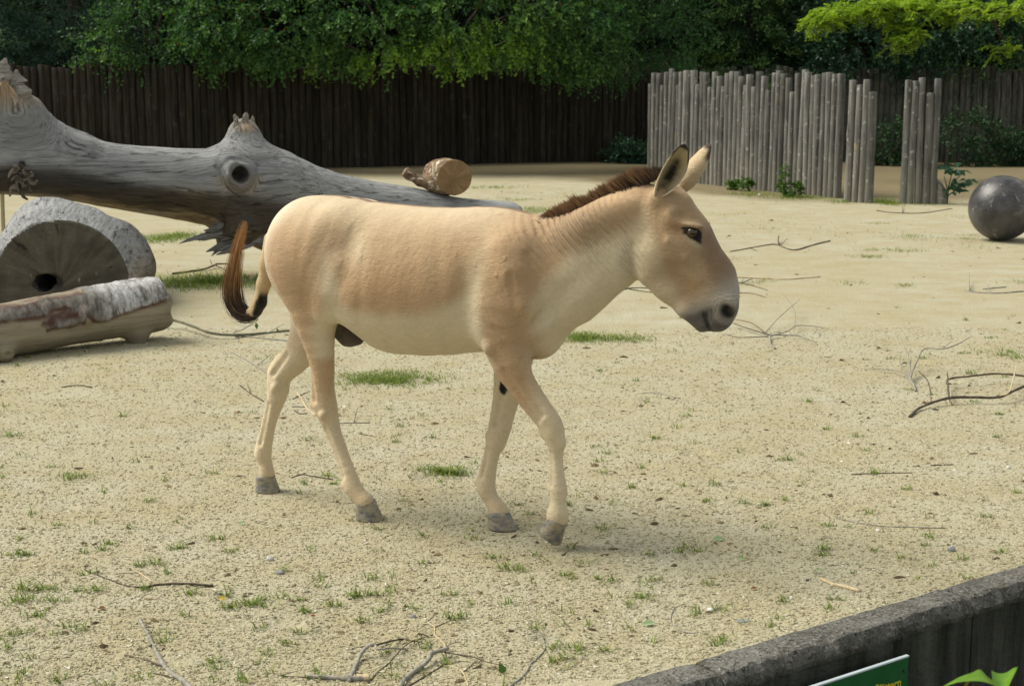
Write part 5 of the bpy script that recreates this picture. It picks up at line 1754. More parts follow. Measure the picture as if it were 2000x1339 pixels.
def head_sdf(p):
    O, M = ONAGER, MARK
    ps = to_head(p)
    ps[:, 1] = np.abs(ps[:, 1])
    (ex, ez), (nx, nz), (m0x, m0z), (m1x, m1z) = M['eye'], M['nostril'], M['mouth0'], M['mouth1']
    h = chain_sd(ps, O['head'], 0.03)
    h = smin(h, chain_sd(ps, O['cheek'], 0.02), 0.025)
    h = smin(h, chain_sd(ps, O['jaw'], 0.02), 0.03)
    h = smin(h, chain_sd(ps, [(x, 0.010, z, r, q) for x, y, z, r, q in O['chin']], 0.02), 0.03)
    h = smin(h, chain_sd(ps, O['lip']), 0.02)
    h = smin(h, chain_sd(ps, [(ex - 0.075, 0.074, ez - 0.03, 0.013, 1), (ex - 0.02, 0.066, ez - 0.085, 0.011, 1), (ex + 0.03, 0.052, ez - 0.16, 0.010, 1)]), 0.018)   # cheekbone
    h = smin(h, ell_sd(ps, (ex + 0.002, 0.064, ez + 0.026), (0.042, 0.017, 0.009), -0.20), 0.018)     # brow
    h = smin(h, ell_sd(ps, (ex - 0.065, 0.064, ez + 0.05), (0.03, 0.02, 0.03)), 0.03)
    h = smax(h, -ell_sd(ps, (ex - 0.033, 0.090, ez + 0.058), (0.022, 0.022, 0.014), -0.3), 0.03)      # hollow above the eye
    h = smax(h, -ell_sd(ps, (ex + 0.003, 0.087, ez - 0.002), (0.029, 0.020, 0.0145), -0.28), 0.010)   # eye socket
    h = smin(h, ell_sd(ps, (nx - 0.004, 0.040, nz + 0.022), (0.028, 0.014, 0.026), 0.4), 0.03)        # nostril wing
    h = smax(h, -ell_sd(ps, (nx, 0.058, nz), (0.017, 0.024, 0.025), 0.5), 0.012)                      # nostril
    h = smax(h, -chain_sd(ps, [(m0x - 0.001, 0.064, m0z + 0.004, 0.011, 1), (0.5 * (m0x + m1x) - 0.002, 0.060, 0.5 * (m0z + m1z), 0.008, 1), (m1x - 0.004, 0.045, m1z - 0.004, 0.006, 1)]), 0.010)   # mouth
    h = smax(h, -chain_sd(ps, [(0.886, 0.078, 1.150, 0.012, 1), (0.870, 0.084, 1.09, 0.022, 1), (0.873, 0.078, 1.03, 0.022, 1), (0.898, 0.068, 0.975, 0.014, 1)]), 0.014)   # behind the jaw
    h = smax(h, -ell_sd(ps, (1.050, 0.088, 0.990), (0.055, 0.022, 0.045), 0.3), 0.04)
    for (ax, az), s_ in ((M['near_ear0'], -1), (M['far_ear0'], 1)):
        pe = to_head(p)
        h = smin(h, ell_sd(pe, (ax - 0.010, s_ * 0.048, az - 0.030), (0.030, 0.026, 0.034), -0.35), 0.03)   # ear roots
    return h


# bony points (x, y, z, radius) and tendon lines (from, to, radius)
DETAIL_KNOBS = [(0.582, -0.092, 0.432, 0.019), (0.603, -0.080, 0.222, 0.015), (0.645, -0.088, 0.395, 0.018), (0.270, 0.078, 0.345, 0.017), (0.232, 0.070, 0.168, 0.015), (0.314, 0.078, 0.315, 0.015),
                (-0.283, -0.080, 0.125, 0.016), (-0.345, -0.128, 0.405, 0.017), (-0.335, -0.092, 0.42, 0.022), (-0.812, 0.080, 0.150, 0.015), (-0.690, 0.042, 0.45, 0.018), (-0.40, -0.09, 0.445, 0.014),
                (0.40, -0.165, 0.735, 0.026)]
DETAIL_GROOVES = [((-0.345, -0.116, 0.350), (-0.275, -0.108, 0.165), 0.0075), ((-0.405, -0.135, 0.575), (-0.388, -0.128, 0.460), 0.012), ((-0.735, 0.050, 0.375), (-0.782, 0.052, 0.205), 0.0075),
                  ((-0.640, 0.045, 0.585), (-0.705, 0.046, 0.505), 0.013), ((0.455, -0.172, 0.655), (0.575, -0.132, 0.480), 0.010), ((0.610, -0.106, 0.355), (0.612, -0.106, 0.245), 0.0070),
                  ((0.350, 0.056, 0.600), (0.308, 0.048, 0.400), 0.011), ((0.274, 0.050, 0.300), (0.254, 0.046, 0.195), 0.0075), ((0.52, -0.150, 0.62), (0.59, -0.128, 0.50), 0.007),
                  ((-0.560, -0.185, 0.95), (-0.455, -0.190, 0.74), 0.016), ((-0.560, 0.185, 0.95), (-0.455, 0.190, 0.74), 0.016),
                  ((0.545, -0.150, 1.07), (0.620, -0.135, 0.90), 0.022), ((0.545, 0.150, 1.07), (0.620, 0.135, 0.90), 0.022),
                  ((0.36, -0.215, 0.84), (0.46, -0.195, 0.79), 0.014), ((0.495, -0.19, 1.00), (0.52, -0.20, 0.83), 0.012)]


def coat_colour(V):
    M = MARK
    X, Y, Z = V.T
    aY = np.abs(Y)
    n1 = vnoise(V, 7, 3, 3)
    n2 = vnoise(V, 28, 5, 3)
    fawn = np.array([0.545, 0.395, 0.250])
    warm = np.array([0.480, 0.315, 0.185])
    cream = np.array([0.75, 0.67, 0.50])
    white = np.array([0.74, 0.68, 0.52])
    col = np.tile(fawn, (len(V), 1))

    def blend(c, w):
        nonlocal col
        w = np.clip(w, 0, 1)[:, None]
        col = col * (1 - w) + np.asarray(c) * w

    def spot(mx, mz, rx, rz, ang=0.0, soft=1.0):
        ca, sa = math.cos(ang), math.sin(ang)
        u, v = ca * (X - mx) + sa * (Z - mz), -sa * (X - mx) + ca * (Z - mz)
        return np.exp(-((u / rx)**2 + (v / rz)**2)**soft)
    # lower barrel and shoulder run warmer, the back paler
    blend(warm, 0.70 * spot(-0.02, 0.92, 0.32, 0.10) + 0.25 * n1)
    blend(warm, 0.45 * spot(0.50, 0.93, 0.10, 0.20))
    blend(warm, 0.35 * spot(-0.45, 0.95, 0.16, 0.20))
    blend(cream, 0.62 * sstep(1.08, 1.23, Z) * sstep(0.5, 0.3, X))
    # belly
    bl = np.array(M['belly_line'])
    zb = np.interp(X, bl[:, 0], bl[:, 1]) + 0.018 * n1
    trunk = sstep(-0.40, -0.33, X) * sstep(0.50, 0.40, X)
    blend(cream, sstep(0.035, -0.04, Z - zb) * trunk * sstep(0.60, 0.66, Z + 0 * X) * sstep(0.43, 0.36, X + 0.2 * (Z - 0.7)))
    # pale wedges before the haunch and behind the shoulder
    blend(cream, 0.95 * spot(-0.245, 0.90, 0.042, 0.13, 0.12) + 0.65 * spot(-0.14, 1.07, 0.055, 0.075, 0.2))
    blend(cream, 0.85 * spot(0.345, 0.90, 0.040, 0.17, -0.1))
    blend((0.30, 0.22, 0.15), 0.40 * spot(-0.235, 1.07, 0.05, 0.06, 0.5))  # shade in the hip hollow painted into the coat
    # hind edge of the rump and buttocks
    hx = np.interp(Z, [0.55, 0.75, 0.9, 1.0, 1.1, 1.2, 1.25], [-0.47, -0.53, -0.60, -0.63, -0.60, -0.53, -0.47])
    blend((0.80, 0.75, 0.62), 1.0 * sstep(0.115, -0.005, X - hx) * sstep(0.6, 0.75, Z) * sstep(1.3, 1.15, Z))
    # underside of the neck and breast
    nl = np.array(M['neck_line'])
    zn = np.interp(X, nl[:, 0], nl[:, 1]) + 0.02 * n1
    blend(cream, 1.0 * sstep(0.06, -0.05, Z - zn) * sstep(0.50, 0.60, X) * sstep(1.0, 0.93, X))
    blend(white, 0.6 * spot(0.85, 1.05, 0.05, 0.09, 0.6) * (X < 0.9))
    # limbs: cream inside and below
    leg = sstep(0.70, 0.58, Z)
    inner = sstep(-0.105, -0.07, Y)
    blend(cream, leg * np.where(Y > 0.0, 0.88, 0.0))
    blend(cream, leg * np.where(Y <= 0, 0.8 * inner, 0))
    blend(cream, 0.85 * sstep(0.56, 0.32, Z) * (Y < 0))
    blend(fawn, 0.35 * sstep(0.16, 0.10, Z) * (n1 > -0.3))
    blend((0.55, 0.36, 0.21), 0.35 * sstep(0.35, 0.7, Z) * leg * (Y < 0) * (X > 0))
    # back line
    blend((0.20, 0.105, 0.055), 0.9 * sstep(0.026, 0.012, aY + 0.004 * n2) * sstep(-0.44, -0.38, X) * sstep(0.52, 0.46, X) * (Z > 1.15))
    blend((0.10, 0.06, 0.04), 0.95 * sstep(0.034, 0.016, aY) * sstep(0.50, 0.54, X) * sstep(1.01, 0.98, X) *
          (Z > np.interp(X, [c[0] for c in M['crest']], [c[1] for c in M['crest']]) - 0.05))
    # head
    X0, Z0 = X, Z
    H = to_head(V)
    X, aYh = H[:, 0], np.abs(H[:, 1])
    (ex, ez), (nx, nz), (m0x, m0z), (m1x, m1z) = M['eye'], M['nostril'], M['mouth0'], M['mouth1']
    ax = (M['poll'], M['nose'])
    dx, dz = ax[1][0] - ax[0][0], ax[1][1] - ax[0][1]
    ll = math.hypot(dx, dz)
    s = ((X - ax[0][0]) * dx + (Z - ax[0][1]) * dz) / ll / ll
    q = (-(X - ax[0][0]) * dz + (Z - ax[0][1]) * dx) / ll                  # + towards the brow
    hs = np.clip(head_sdf(V) / 0.012, -9, 9)
    head = np.clip(1.6 - hs, 0, 1) * (X > 0.86)
    blend((0.47, 0.345, 0.215), 0.85 * head)
    blend((0.235, 0.160, 0.110), 0.72 * head * sstep(0.0, 0.055, q + 0.01 * n1) * sstep(0.30, 0.5, s))
    blend((0.40, 0.25, 0.14), 0.45 * head * spot(ex - 0.045, ez + 0.045, 0.05, 0.03, 0.6))
    blend(cream, 0.75 * head * sstep(-0.075, -0.14, q + 0.02 * n1))
    blend((0.78, 0.71, 0.52), 0.85 * head * spot(0.893, 1.08, 0.020, 0.11, 0.05))
    blend((0.40, 0.27, 0.15), 0.40 * head * spot(0.99, 1.02, 0.06, 0.05, 0.3))  # cheek shading painted into the coat colour
    blend((0.45, 0.27, 0.15), 0.45 * head * spot(ex - 0.05, ez + 0.02, 0.03, 0.025, 0.3))
    blend((0.50, 0.34, 0.19), 0.55 * head * spot(1.11, 0.94, 0.045, 0.03, -0.8))
    blend((0.40, 0.26, 0.14), 0.5 * head * spot(1.08, 0.995, 0.06, 0.016, -0.5))
    blend((0.55, 0.525, 0.485), 0.92 * head * sstep(0.74, 0.95, s + 0.5 * q + 0.03 * n1))
    lips = sstep(0.045, -0.02, np.hypot(X - nx + 0.018, Z - nz + 0.02) - 0.038) + sstep(0.03, -0.01, np.hypot(X - m1x + 0.02, Z - m1z - 0.025) - 0.035)
    blend((0.075, 0.071, 0.070), 0.88 * head * np.clip(np.maximum(lips, sstep(0.938, 0.895, Z + 0.012 * n1)), 0, 1) * sstep(0.86, 0.97, s + 0.15 * q + 0.05 * n1))
    blend((0.42, 0.38, 0.33), 0.5 * head * sstep(0.02, 0.005, np.abs(np.hypot(X - nx, Z - nz) - 0.037)))
    blend((0.010, 0.009, 0.009), head * np.clip(1.3 * spot(nx, nz, 0.019, 0.026, 0.5, 2), 0, 1) * (aYh > 0.02))
    md = np.min([np.hypot(X - (m0x - 0.001 + t * (m1x - m0x - 0.003)), Z - (m0z + 0.004 - t * (m0z - m1z + 0.008))) / (1.35 - 0.75 * t) for t in np.linspace(0, 1, 11)], 0)
    blend((0.16, 0.153, 0.147), 0.4 * head * spot(m0x - 0.018, m0z - 0.040, 0.020, 0.026, 0.5))
    blend((0.02, 0.018, 0.018), 0.9 * head * sstep(0.012, 0.004, md))
    # eye patch: dark almond drawn out to a point in front and below
    u, v = X - ex, Z - ez
    up = 0.0145 - 0.20 * u - 7.0 * u * u                                     # upper lid
    eye = sstep(-0.003, 0.003, up - v) * sstep(-0.003, 0.003, v + 0.011 + 0.20 * u) * sstep(-0.032, -0.026, u) * sstep(0.036, 0.030, u)
    tri = sstep(-0.003, 0.003, 0.033 - u) * sstep(-0.003, 0.003, v + 0.013 + 0.62 * (u + 0.012)) * sstep(-0.003, 0.003, up - v) * (u > -0.012)
    lash = sstep(0.0035, 0.001, np.abs(v - up)) * sstep(-0.045, -0.038, u) * sstep(0.03, 0.02, u)
    blend(white, 0.45 * head * spot(ex + 0.012, ez - 0.036, 0.032, 0.012, -0.7))
    blend((0.60, 0.46, 0.31), 0.7 * head * spot(ex - 0.004, ez + 0.028, 0.042, 0.011, -0.2))
    blend((0.012, 0.011, 0.010), head * (aYh > 0.02) * np.clip(eye + tri + lash, 0, 1))
    X, Z = X0, Z0
    # the rest: sheath, chestnut on the inner forearm, scurf and dust
    (s0x, s0z), (s1x, s1z) = M['sh0'], M['sh1']
    below = (s0z + (X - s0x) / (s1x - s0x) * (s1z - s0z)) - Z
    blend((0.085, 0.072, 0.060), 0.95 * sstep(-0.012, 0.008, below) * sstep(0.13, 0.11, aY) * sstep(-0.40, -0.38, X) * sstep(-0.155, -0.17, X) * (Z > 0.6) * (Y > -0.075))
    ch = np.hypot((X - MARK['chestnut'][0]) / 0.017, (Z - MARK['chestnut'][1]) / 0.026)
    blend((0.012, 0.011, 0.011), sstep(1.15, 0.9, ch) * (Y > 0) * (Y < 0.105))
    dust = sstep(0.18, 0.45, vnoise(V, 11, 9, 4)) * sstep(0.0, 0.5, vnoise(V, 60, 12, 2))
    blend((0.60, 0.50, 0.30), 0.40 * dust * (spot(-0.13, 1.07, 0.12, 0.08) + spot(0.08, 1.17, 0.08, 0.03) + 0.25))
    return np.clip(col * (1 + 0.05 * n1 + 0.05 * n2)[:, None], 0.005, 0.9)


def fold_height(V):
    """skin folds that ring the neck, veins and scurf: relief in metres"""
    X, Y, Z = V.T
    ax, az = math.cos(0.72), math.sin(0.72)
    u = ax * (X - 0.5) + az * (Z - 1.0) + 0.006 * vnoise(V, 14, 21, 2)
    w = np.exp(-((X - 0.70) / 0.16)**2 - ((Z - 1.15) / 0.11)**2) + 0.7 * np.exp(-((X - 0.885) / 0.03)**2 - ((Z - 1.06) / 0.08)**2)
    h = 0.0075 * np.sin(u * 2 * math.pi / 0.0225) * w
    u2 = 0.94 * X - 0.34 * Z + 0.012 * vnoise(V, 9, 22, 2)
    w2 = np.exp(-((X - 0.05) / 0.22)**2 - ((Z - 0.98) / 0.12)**2)
    h += 0.00032 * np.sin(u2 * 2 * math.pi / 0.03) * w2
    nx, nz = MARK['nostril']
    H = to_head(V)
    rn = np.hypot(H[:, 0] - nx - 0.005, Z - nz + 0.01) + 0.004 * vnoise(V, 40, 33, 2)
    h += 0.0011 * np.sin(rn * 2 * math.pi / 0.0125) * sstep(0.035, 0.045, rn) * sstep(0.085, 0.06, rn) * (H[:, 0] > nx - 0.09)
    bumps = sstep(0.42, 0.62, vnoise(V, 34, 31, 2)) * 0.003 * (np.exp(-((X - 0.45) / 0.2)**2) + np.exp(-((X + 0.15) / 0.15)**2 - ((Z - 1.05) / 0.1)**2))
    return h + bumps


def m_coat():
    m = Mat("short coat", 0.72, 0.18)
    c = m.attr("coat", "Color")
    st = m.noise(1.0, m.coord((28, 125, 125), warp=0.06, wscale=3, rot=(0, math.radians(-28), 0)), 4, 0.7, 0.3, 0.7)
    mot = m.noise(30, m.coord((1, 1, 0.45), warp=0.1, wscale=4), 5, 0.7, 0.3, 0.7)
    c = m.mix(m.math('MULTIPLY', mot, 0.35), m.mix(1.0, c, (0.90, 0.87, 0.83), 'MULTIPLY'), m.mix(1.0, c, (1.10, 1.09, 1.07), 'MULTIPLY'))
    hair = m.noise(420, m.coord((1, 1, 0.22), warp=0.03, wscale=6), 3, 0.7, 0.3, 0.7)
    fine = m.noise(70, m.coord(), 4, 0.65, 0.3, 0.7)
    c = m.mix(m.math('MULTIPLY', hair, 0.5), m.mix(1.0, c, (0.86, 0.83, 0.80), 'MULTIPLY'), m.mix(1.0, c, (1.10, 1.10, 1.08), 'MULTIPLY'))
    c = m.mix(m.math('MULTIPLY', st, 0.55), m.mix(1.0, c, (0.90, 0.88, 0.85), 'MULTIPLY'), m.mix(1.0, c, (1.09, 1.09, 1.09), 'MULTIPLY'))
    m.color(c)
    m.bump(st, 0.5, 0.0022)
    m.b.inputs["Sheen Weight"].default_value = 0.15
    m.b.inputs["Sheen Roughness"].default_value = 0.5
    m.bump(m.math('MULTIPLY', m.attr("relief"), 1.0), 1.0, 1.0)
    m.bump(m.math('MULTIPLY_ADD', fine, 0.9, hair), 0.55, 0.0016)
    m.bump(m.noise(19, m.coord(warp=0.08, wscale=5), 5, 0.7, 0.35, 0.65), 0.35, 0.006)
    return m.m


def hoof_mesh(name, top, toe, sole_z, ang, w, ln, mat, tilt=0.0):
    """horn capsule from the coronet down to the sole; ang = turn in the ground plane, tilt lets a lifted hoof hang"""
    mb = MB()
    rings, k = [], 20
    a = np.arange(k) * 2 * math.pi / k
    H = top[2] - sole_z
    for t in (0.0, 0.06, 0.25, 0.5, 0.75, 0.93, 1.0, 1.0):
        gx = ln * (0.72 + 0.34 * t) if len(rings) < 7 else ln * 0.9
        gy = w * (0.84 + 0.22 * t) if len(rings) < 7 else w * 0.9
        if t == 0.06:
            gx, gy = gx * 1.05, gy * 1.06
        cx = toe * t
        x = cx + np.cos(a) * gx * np.where(np.cos(a) > 0, 1, 0.86)
        y = np.sin(a) * gy
        z = np.full(k, -H * t) - (1 - t) * H * 0.22 * np.where(np.cos(a) > 0, 0, -1) * np.abs(np.cos(a)) * -1
        rings.append(np.stack([x, y, z], 1))
    V = np.concatenate(rings + [np.array([[toe, 0, -H]]), rings[0].mean(0)[None] + (0, 0, 0.012)])
    V += 0.0012 * vnoise(V, 60, 4)[:, None]
    n = len(rings)
    j = np.arange(k)
    q = np.concatenate([np.stack([i * k + j, (i + 1) * k + j, (i + 1) * k + (j + 1) % k, i * k + (j + 1) % k], 1) for i in range(n - 1)])
    t = np.concatenate([np.stack([np.full(k, n * k), (n - 1) * k + (j + 1) % k, (n - 1) * k + j], 1), np.stack([np.full(k, n * k + 1), j, (j + 1) % k], 1)])
    ct, st = math.cos(tilt), math.sin(tilt)
    V = np.stack([V[:, 0] * ct + V[:, 2] * st, V[:, 1], -V[:, 0] * st + V[:, 2] * ct], 1)
    ca, sa = math.cos(ang), math.sin(ang)
    V = np.stack([V[:, 0] * ca - V[:, 1] * sa, V[:, 0] * sa + V[:, 1] * ca, V[:, 2]], 1) + np.asarray(top)
    mb.put(V, q, t)
    return mb.mesh(name, mat)


def hair_locks(paths, widths, cr, ct):
    """flat tapering locks of hair; paths (n, s, 3); colour runs from cr at the root to ct at the tip"""
    n, s, _ = paths.shape
    T = np.gradient(paths, axis=1)
    side = np.cross(T, RNG.normal(size=(n, 1, 3)))
    side /= np.maximum(np.linalg.norm(side, axis=2, keepdims=True), 1e-9)
    prof = np.interp(np.linspace(0, 1, s), [0, 0.25, 0.7, 1], [0.8, 1, 0.75, 0.08])
    off = side * (widths[:, None] * prof[None, :])[..., None]
    V = np.stack([paths - off, paths + off], 2).reshape(-1, 3)
    i = np.arange(n)[:, None] * (2 * s) + np.arange(s - 1)[None, :] * 2
    i = i.ravel()
    Q = np.stack([i, i + 1, i + 3, i + 2], 1)
    t = np.linspace(0, 1, s)[None, :, None]
    C = cr[:, None, :] * (1 - t) + ct[:, None, :] * t
    C = np.repeat(C, 2, axis=1).reshape(-1, 3)
    return V, Q, C


def ear(name, side, mat, parent):
    """cupped ear with rolled edges; side -1 = the animal's right"""
    k = 'near_ear' if side < 0 else 'far_ear'
    (x0, z0), (x1, z1) = MARK[k + '0'], MARK[k + '1']
    base, tip = from_head([[x0, side * 0.050, z0], [x1, side * 0.095, z1]])
    axis = tip - base
    L = np.linalg.norm(axis)
    axis = axis / L
    nrm = np.array([0.42, side * 0.90, 0.0])
    nrm = unit(nrm - axis * nrm.dot(axis))
    sd = np.cross(axis, nrm) * side * -1
    nu, nv = 26, 15
    u = np.linspace(-0.12, 1, nu)[:, None]
    v = np.linspace(-1, 1, nv)[None, :]
    w = np.interp(u, [-0.12, 0.0, 0.15, 0.35, 0.55, 0.75, 0.9, 0.97, 1.0], [0.011, 0.020, 0.028, 0.034, 0.0345, 0.028, 0.017, 0.009, 0.001])
    roll = np.interp(u, [-0.12, 0.0, 0.2, 0.5, 0.8, 1.0], [2.7, 2.3, 1.75, 1.35, 1.0, 0.6])     # half angle of the cup
    th = v * roll
    R = w / np.sin(np.minimum(roll, 1.57))
    px = R * np.sin(th)
    pz = -R * (np.cos(th) - np.cos(np.minimum(roll, 1.57)) * 0.6)
    bend = 0.012 * np.sin(u * 2.6) - 0.01 * u
    P = base + axis * (u * L)[..., None] + sd * (px + bend)[..., None] + nrm * (pz + 0.012)[..., None]
    P = P.reshape(-1, 3)
    thick = np.interp(u, [-0.12, 0.5, 1], [0.0065, 0.0042, 0.0012])
    cen = base + axis * (u * L)[..., None] + sd * bend[..., None] + nrm * 0.012
    out = (P.reshape(nu, nv, 3) - cen)
    out /= np.maximum(np.linalg.norm(out, axis=2, keepdims=True), 1e-6)
    # outward = away from the cup's middle
    P2 = (P.reshape(nu, nv, 3) + out * thick[..., None]).reshape(-1, 3)
    uu, vv = np.broadcast_to(u, (nu, nv)).ravel(), np.broadcast_to(v, (nu, nv)).ravel()
    nz = vnoise(P, 60, 8, 3)
    cream, white, dark = np.array([0.62, 0.52, 0.33]), np.array([0.74, 0.68, 0.52]), np.array([0.05, 0.035, 0.025])
    inn = np.tile(cream, (len(P), 1))

    def bl(c, k, wt):
        wt = np.clip(wt, 0, 1)[:, None]
        return c * (1 - wt) + k * wt
    inn = bl(inn, np.array([0.40, 0.36, 0.22]), 0.5 + 0.4 * nz)
    inn = bl(inn, np.array([0.020, 0.016, 0.010]), 1.25 * np.exp(-((uu - 0.34) / 0.32)**4 - ((vv + 0.05 + 0.25 * (uu - 0.3)) / 0.38)**2) * (0.95 + 0.5 * nz))
    inn = bl(inn, white, sstep(0.80, 0.95, np.abs(vv)) * sstep(0.75, 0.5, uu))
    inn = bl(inn, dark, np.maximum(sstep(0.86, 0.91, uu + 0.04 * nz), sstep(0.62, 0.75, uu) * sstep(0.70, 0.9, np.abs(vv))))
    outc = np.tile(np.array([0.60, 0.47, 0.30]), (len(P), 1))
    outc = bl(outc, np.array([0.70, 0.60, 0.42]), 0.5 + 0.5 * nz)
    edge = sstep(0.55, 0.9, vv * 1.0) if side < 0 else sstep(0.35, 0.75, -vv)
    outc = bl(outc, dark * 1.2, np.maximum(sstep(0.84, 0.90, uu + 0.04 * nz), sstep(0.60, 0.74, uu) * sstep(0.35, 0.70, np.abs(vv) + 0.1 * nz)))
    a = np.arange(nu - 1)[:, None] * nv + np.arange(nv - 1)[None, :]
    a = a.ravel()
    q1 = np.stack([a, a + 1, a + nv + 1, a + nv], 1)
    N = nu * nv
    q2 = q1[:, ::-1] + N
    e = []
    for c in (0, nv - 1):
        r = np.arange(nu - 1) * nv + c
        e.append(np.stack([r, r + nv, r + nv + N, r + N], 1))
    r = (nu - 1) * nv + np.arange(nv - 1)
    e.append(np.stack([r, r + 1, r + 1 + N, r + N], 1))
    me = mesh_data(name, np.concatenate([P, P2]), [np.concatenate([q1, q2] + e)], mat, True,
                   {"coat": np.concatenate([inn, outc]), "relief": np.zeros(2 * N)})
    o = add(name, me, parent)
    # tufts of hair inside the cup
    return o


def build_onager():
    root = empty("wild_ass", ORIGIN, YAW)
    tag(root, "sandy fawn wild ass with cream belly and dark upright mane walking across the sand", "wild ass")
    coat = m_coat()
    V, Q = skin(onager_sdf, (-0.86, -0.31, -0.02), (1.34, 0.31, 1.42), 0.0065)
    keep = V[:, 2] > -1
    body = add("body", mesh_data("body", V, Q, coat, True, {"coat": coat_colour(V), "relief": fold_height(V)}), root)
    # hooves
    horn = Mat("hoof horn", 0.55, 0.35)
    z = horn.noise(9, horn.coord((2, 2, 9)), 5, 0.7)
    c = horn.ramp(z, [(0.0, (0.060, 0.060, 0.062)), (0.55, (0.13, 0.13, 0.128)), (1.0, (0.24, 0.225, 0.195))])
    horn.color(horn.mix(horn.noise(30, horn.coord(), 3), c, (0.30, 0.25, 0.16))).bump(z, 0.5, 0.002)
    for (top, toe, sole, ang, w, ln, tilt) in HOOVES:
        add("hoof", hoof_mesh("hoof", top, toe, sole, ang, w, ln, horn.m, tilt), root)
    # eyes
    em = Mat("eye", 0.06, 0.6)
    em.color(em.ramp(em.math('DIVIDE', em.math('SQRT', em.math('ADD', 0.0, em.voro(1, em.coord())) ), 1.0), [(0.0, (0.01, 0.008, 0.006)), (1.0, (0.05, 0.028, 0.012))]))
    for s in (-1, 1):
        mb = MB()
        th = np.linspace(0, math.pi, 13)
        ph = np.arange(20) * 2 * math.pi / 20
        S = np.stack([np.outer(np.sin(th), np.cos(ph)), np.outer(np.sin(th), np.sin(ph)), np.outer(np.cos(th), np.ones(20))], -1).reshape(-1, 3)
        i = (np.arange(12)[:, None] * 20 + np.arange(20)[None]).ravel()
        i2 = (np.arange(12)[:, None] * 20 + (np.arange(20)[None] + 1) % 20).ravel()
        mb.put(S * 0.019, np.stack([i, i + 20, i2 + 20, i2], 1))
        mb.build("eye", em.m, root, loc=tuple(from_head([MARK['eye'][0] + 0.001, s * 0.0625, MARK['eye'][1] - 0.001])))
    # ears
    for s in (-1, 1):
        ear("ear", s, coat, root)
    # mane: upright bristles along the crest
    hairm = Mat("hair", 0.55, 0.3)
    hairm.color(hairm.attr("tone", "Color"))
    cr = np.array(MARK['crest'])
    n = 4200
    t = RNG.random(n)
    x = 0.535 + t * (1.012 - 0.535)
    zc = np.interp(x, cr[:, 0], cr[:, 1])
    ln = np.interp(x, [0.53, 0.56, 0.62, 0.75, 0.85, 0.92, 0.97, 1.012], [0.008, 0.022, 0.040, 0.046, 0.044, 0.040, 0.032, 0.018])
    ln *= 1 + 0.16 * RNG.standard_normal(n) + 0.30 * vnoise(np.stack([x, 0 * x, 0 * x], 1), 75, 41, 2)
    y = RNG.normal(0, 0.011, n)
    lean = 0.36 + 0.40 * vnoise(np.stack([x, y * 3, 0 * x], 1), 34, 42, 2) + RNG.normal(0, 0.13, n)
    s = np.linspace(0, 1, 4)[None, :, None]
    dirv = np.stack([-np.sin(lean) * 1.0, y * 7 + RNG.normal(0, 0.06, n), np.cos(lean)], 1)
    # bristles stand square to the crest
    sl = np.interp(x, cr[:, 0], np.gradient(cr[:, 1], cr[:, 0]))
    ca, sa = 1 / np.sqrt(1 + sl**2), sl / np.sqrt(1 + sl**2)
    dirv = np.stack([dirv[:, 0] * ca - dirv[:, 2] * sa * 0.6, dirv[:, 1], dirv[:, 2] * ca + dirv[:, 0] * sa * 0.3], 1)
    root_p = np.stack([x, y, zc - 0.014 - np.abs(y) * 0.25], 1)
    P = root_p[:, None, :] + dirv[:, None, :] * (ln + 0.012)[:, None, None] * s
    P[:, :, 0] -= 0.010 * (s[..., 0]**2)
    k = np.clip(0.5 + 0.6 * vnoise(root_p, 50, 43, 2), 0, 1)[:, None]
    dark = np.array([0.025, 0.016, 0.011])[None] * (1 + RNG.random((n, 1)))
    tip = np.array([0.22, 0.115, 0.050])[None] * (0.5 + k) * np.interp(x, [0.53, 0.9, 1.0], [1.25, 1.0, 0.3])[:, None]
    a, b, c = hair_locks(P, np.full(n, 0.0021), dark, tip)
    add("mane", mesh_data("mane", a, b, hairm.m, True, {"tone": c}), root)
    # tail: dock with a long swinging tuft
    dv, dq = skin(lambda p: chain_sd(p, ONAGER['dock'], 0.02), (-0.83, -0.06, 0.70), (-0.57, 0.06, 1.11), 0.006)
    nz = vnoise(dv, 40, 6, 3)
    dc = np.tile(np.array([0.62, 0.48, 0.30]), (len(dv), 1))
    wv = (sstep(0.86, 0.82, dv[:, 2] + 0.01 * nz) * sstep(-0.006, 0.006, dv[:, 0] + 0.725 + (0.80 - dv[:, 2]) * 0.42 + 0.004 * nz))[:, None]
    dc = dc * (1 - wv) + np.array([0.014, 0.012, 0.012]) * wv
    tail = add("tail", mesh_data("tail", dv, dq, coat, True, {"coat": dc, "relief": np.zeros(len(dv))}), root)
    n = 640
    main = np.array(TAIL_PATH)
    u = RNG.normal(0, 1, n)
    y0 = RNG.normal(0, 1, n)
    ln = np.clip(0.80 + 0.16 * RNG.standard_normal(n), 0.35, 1.05)
    stray = RNG.random(n) < 0.10
    P = np.zeros((n, 12, 3))
    sp_ = spline(main, 200)
    tg = np.gradient(sp_, axis=0)
    tg /= np.linalg.norm(tg, axis=1, keepdims=True)
    nr = np.stack([-tg[:, 2], 0 * tg[:, 0], tg[:, 0]], 1)
    start = RNG.random(n) * 0.12
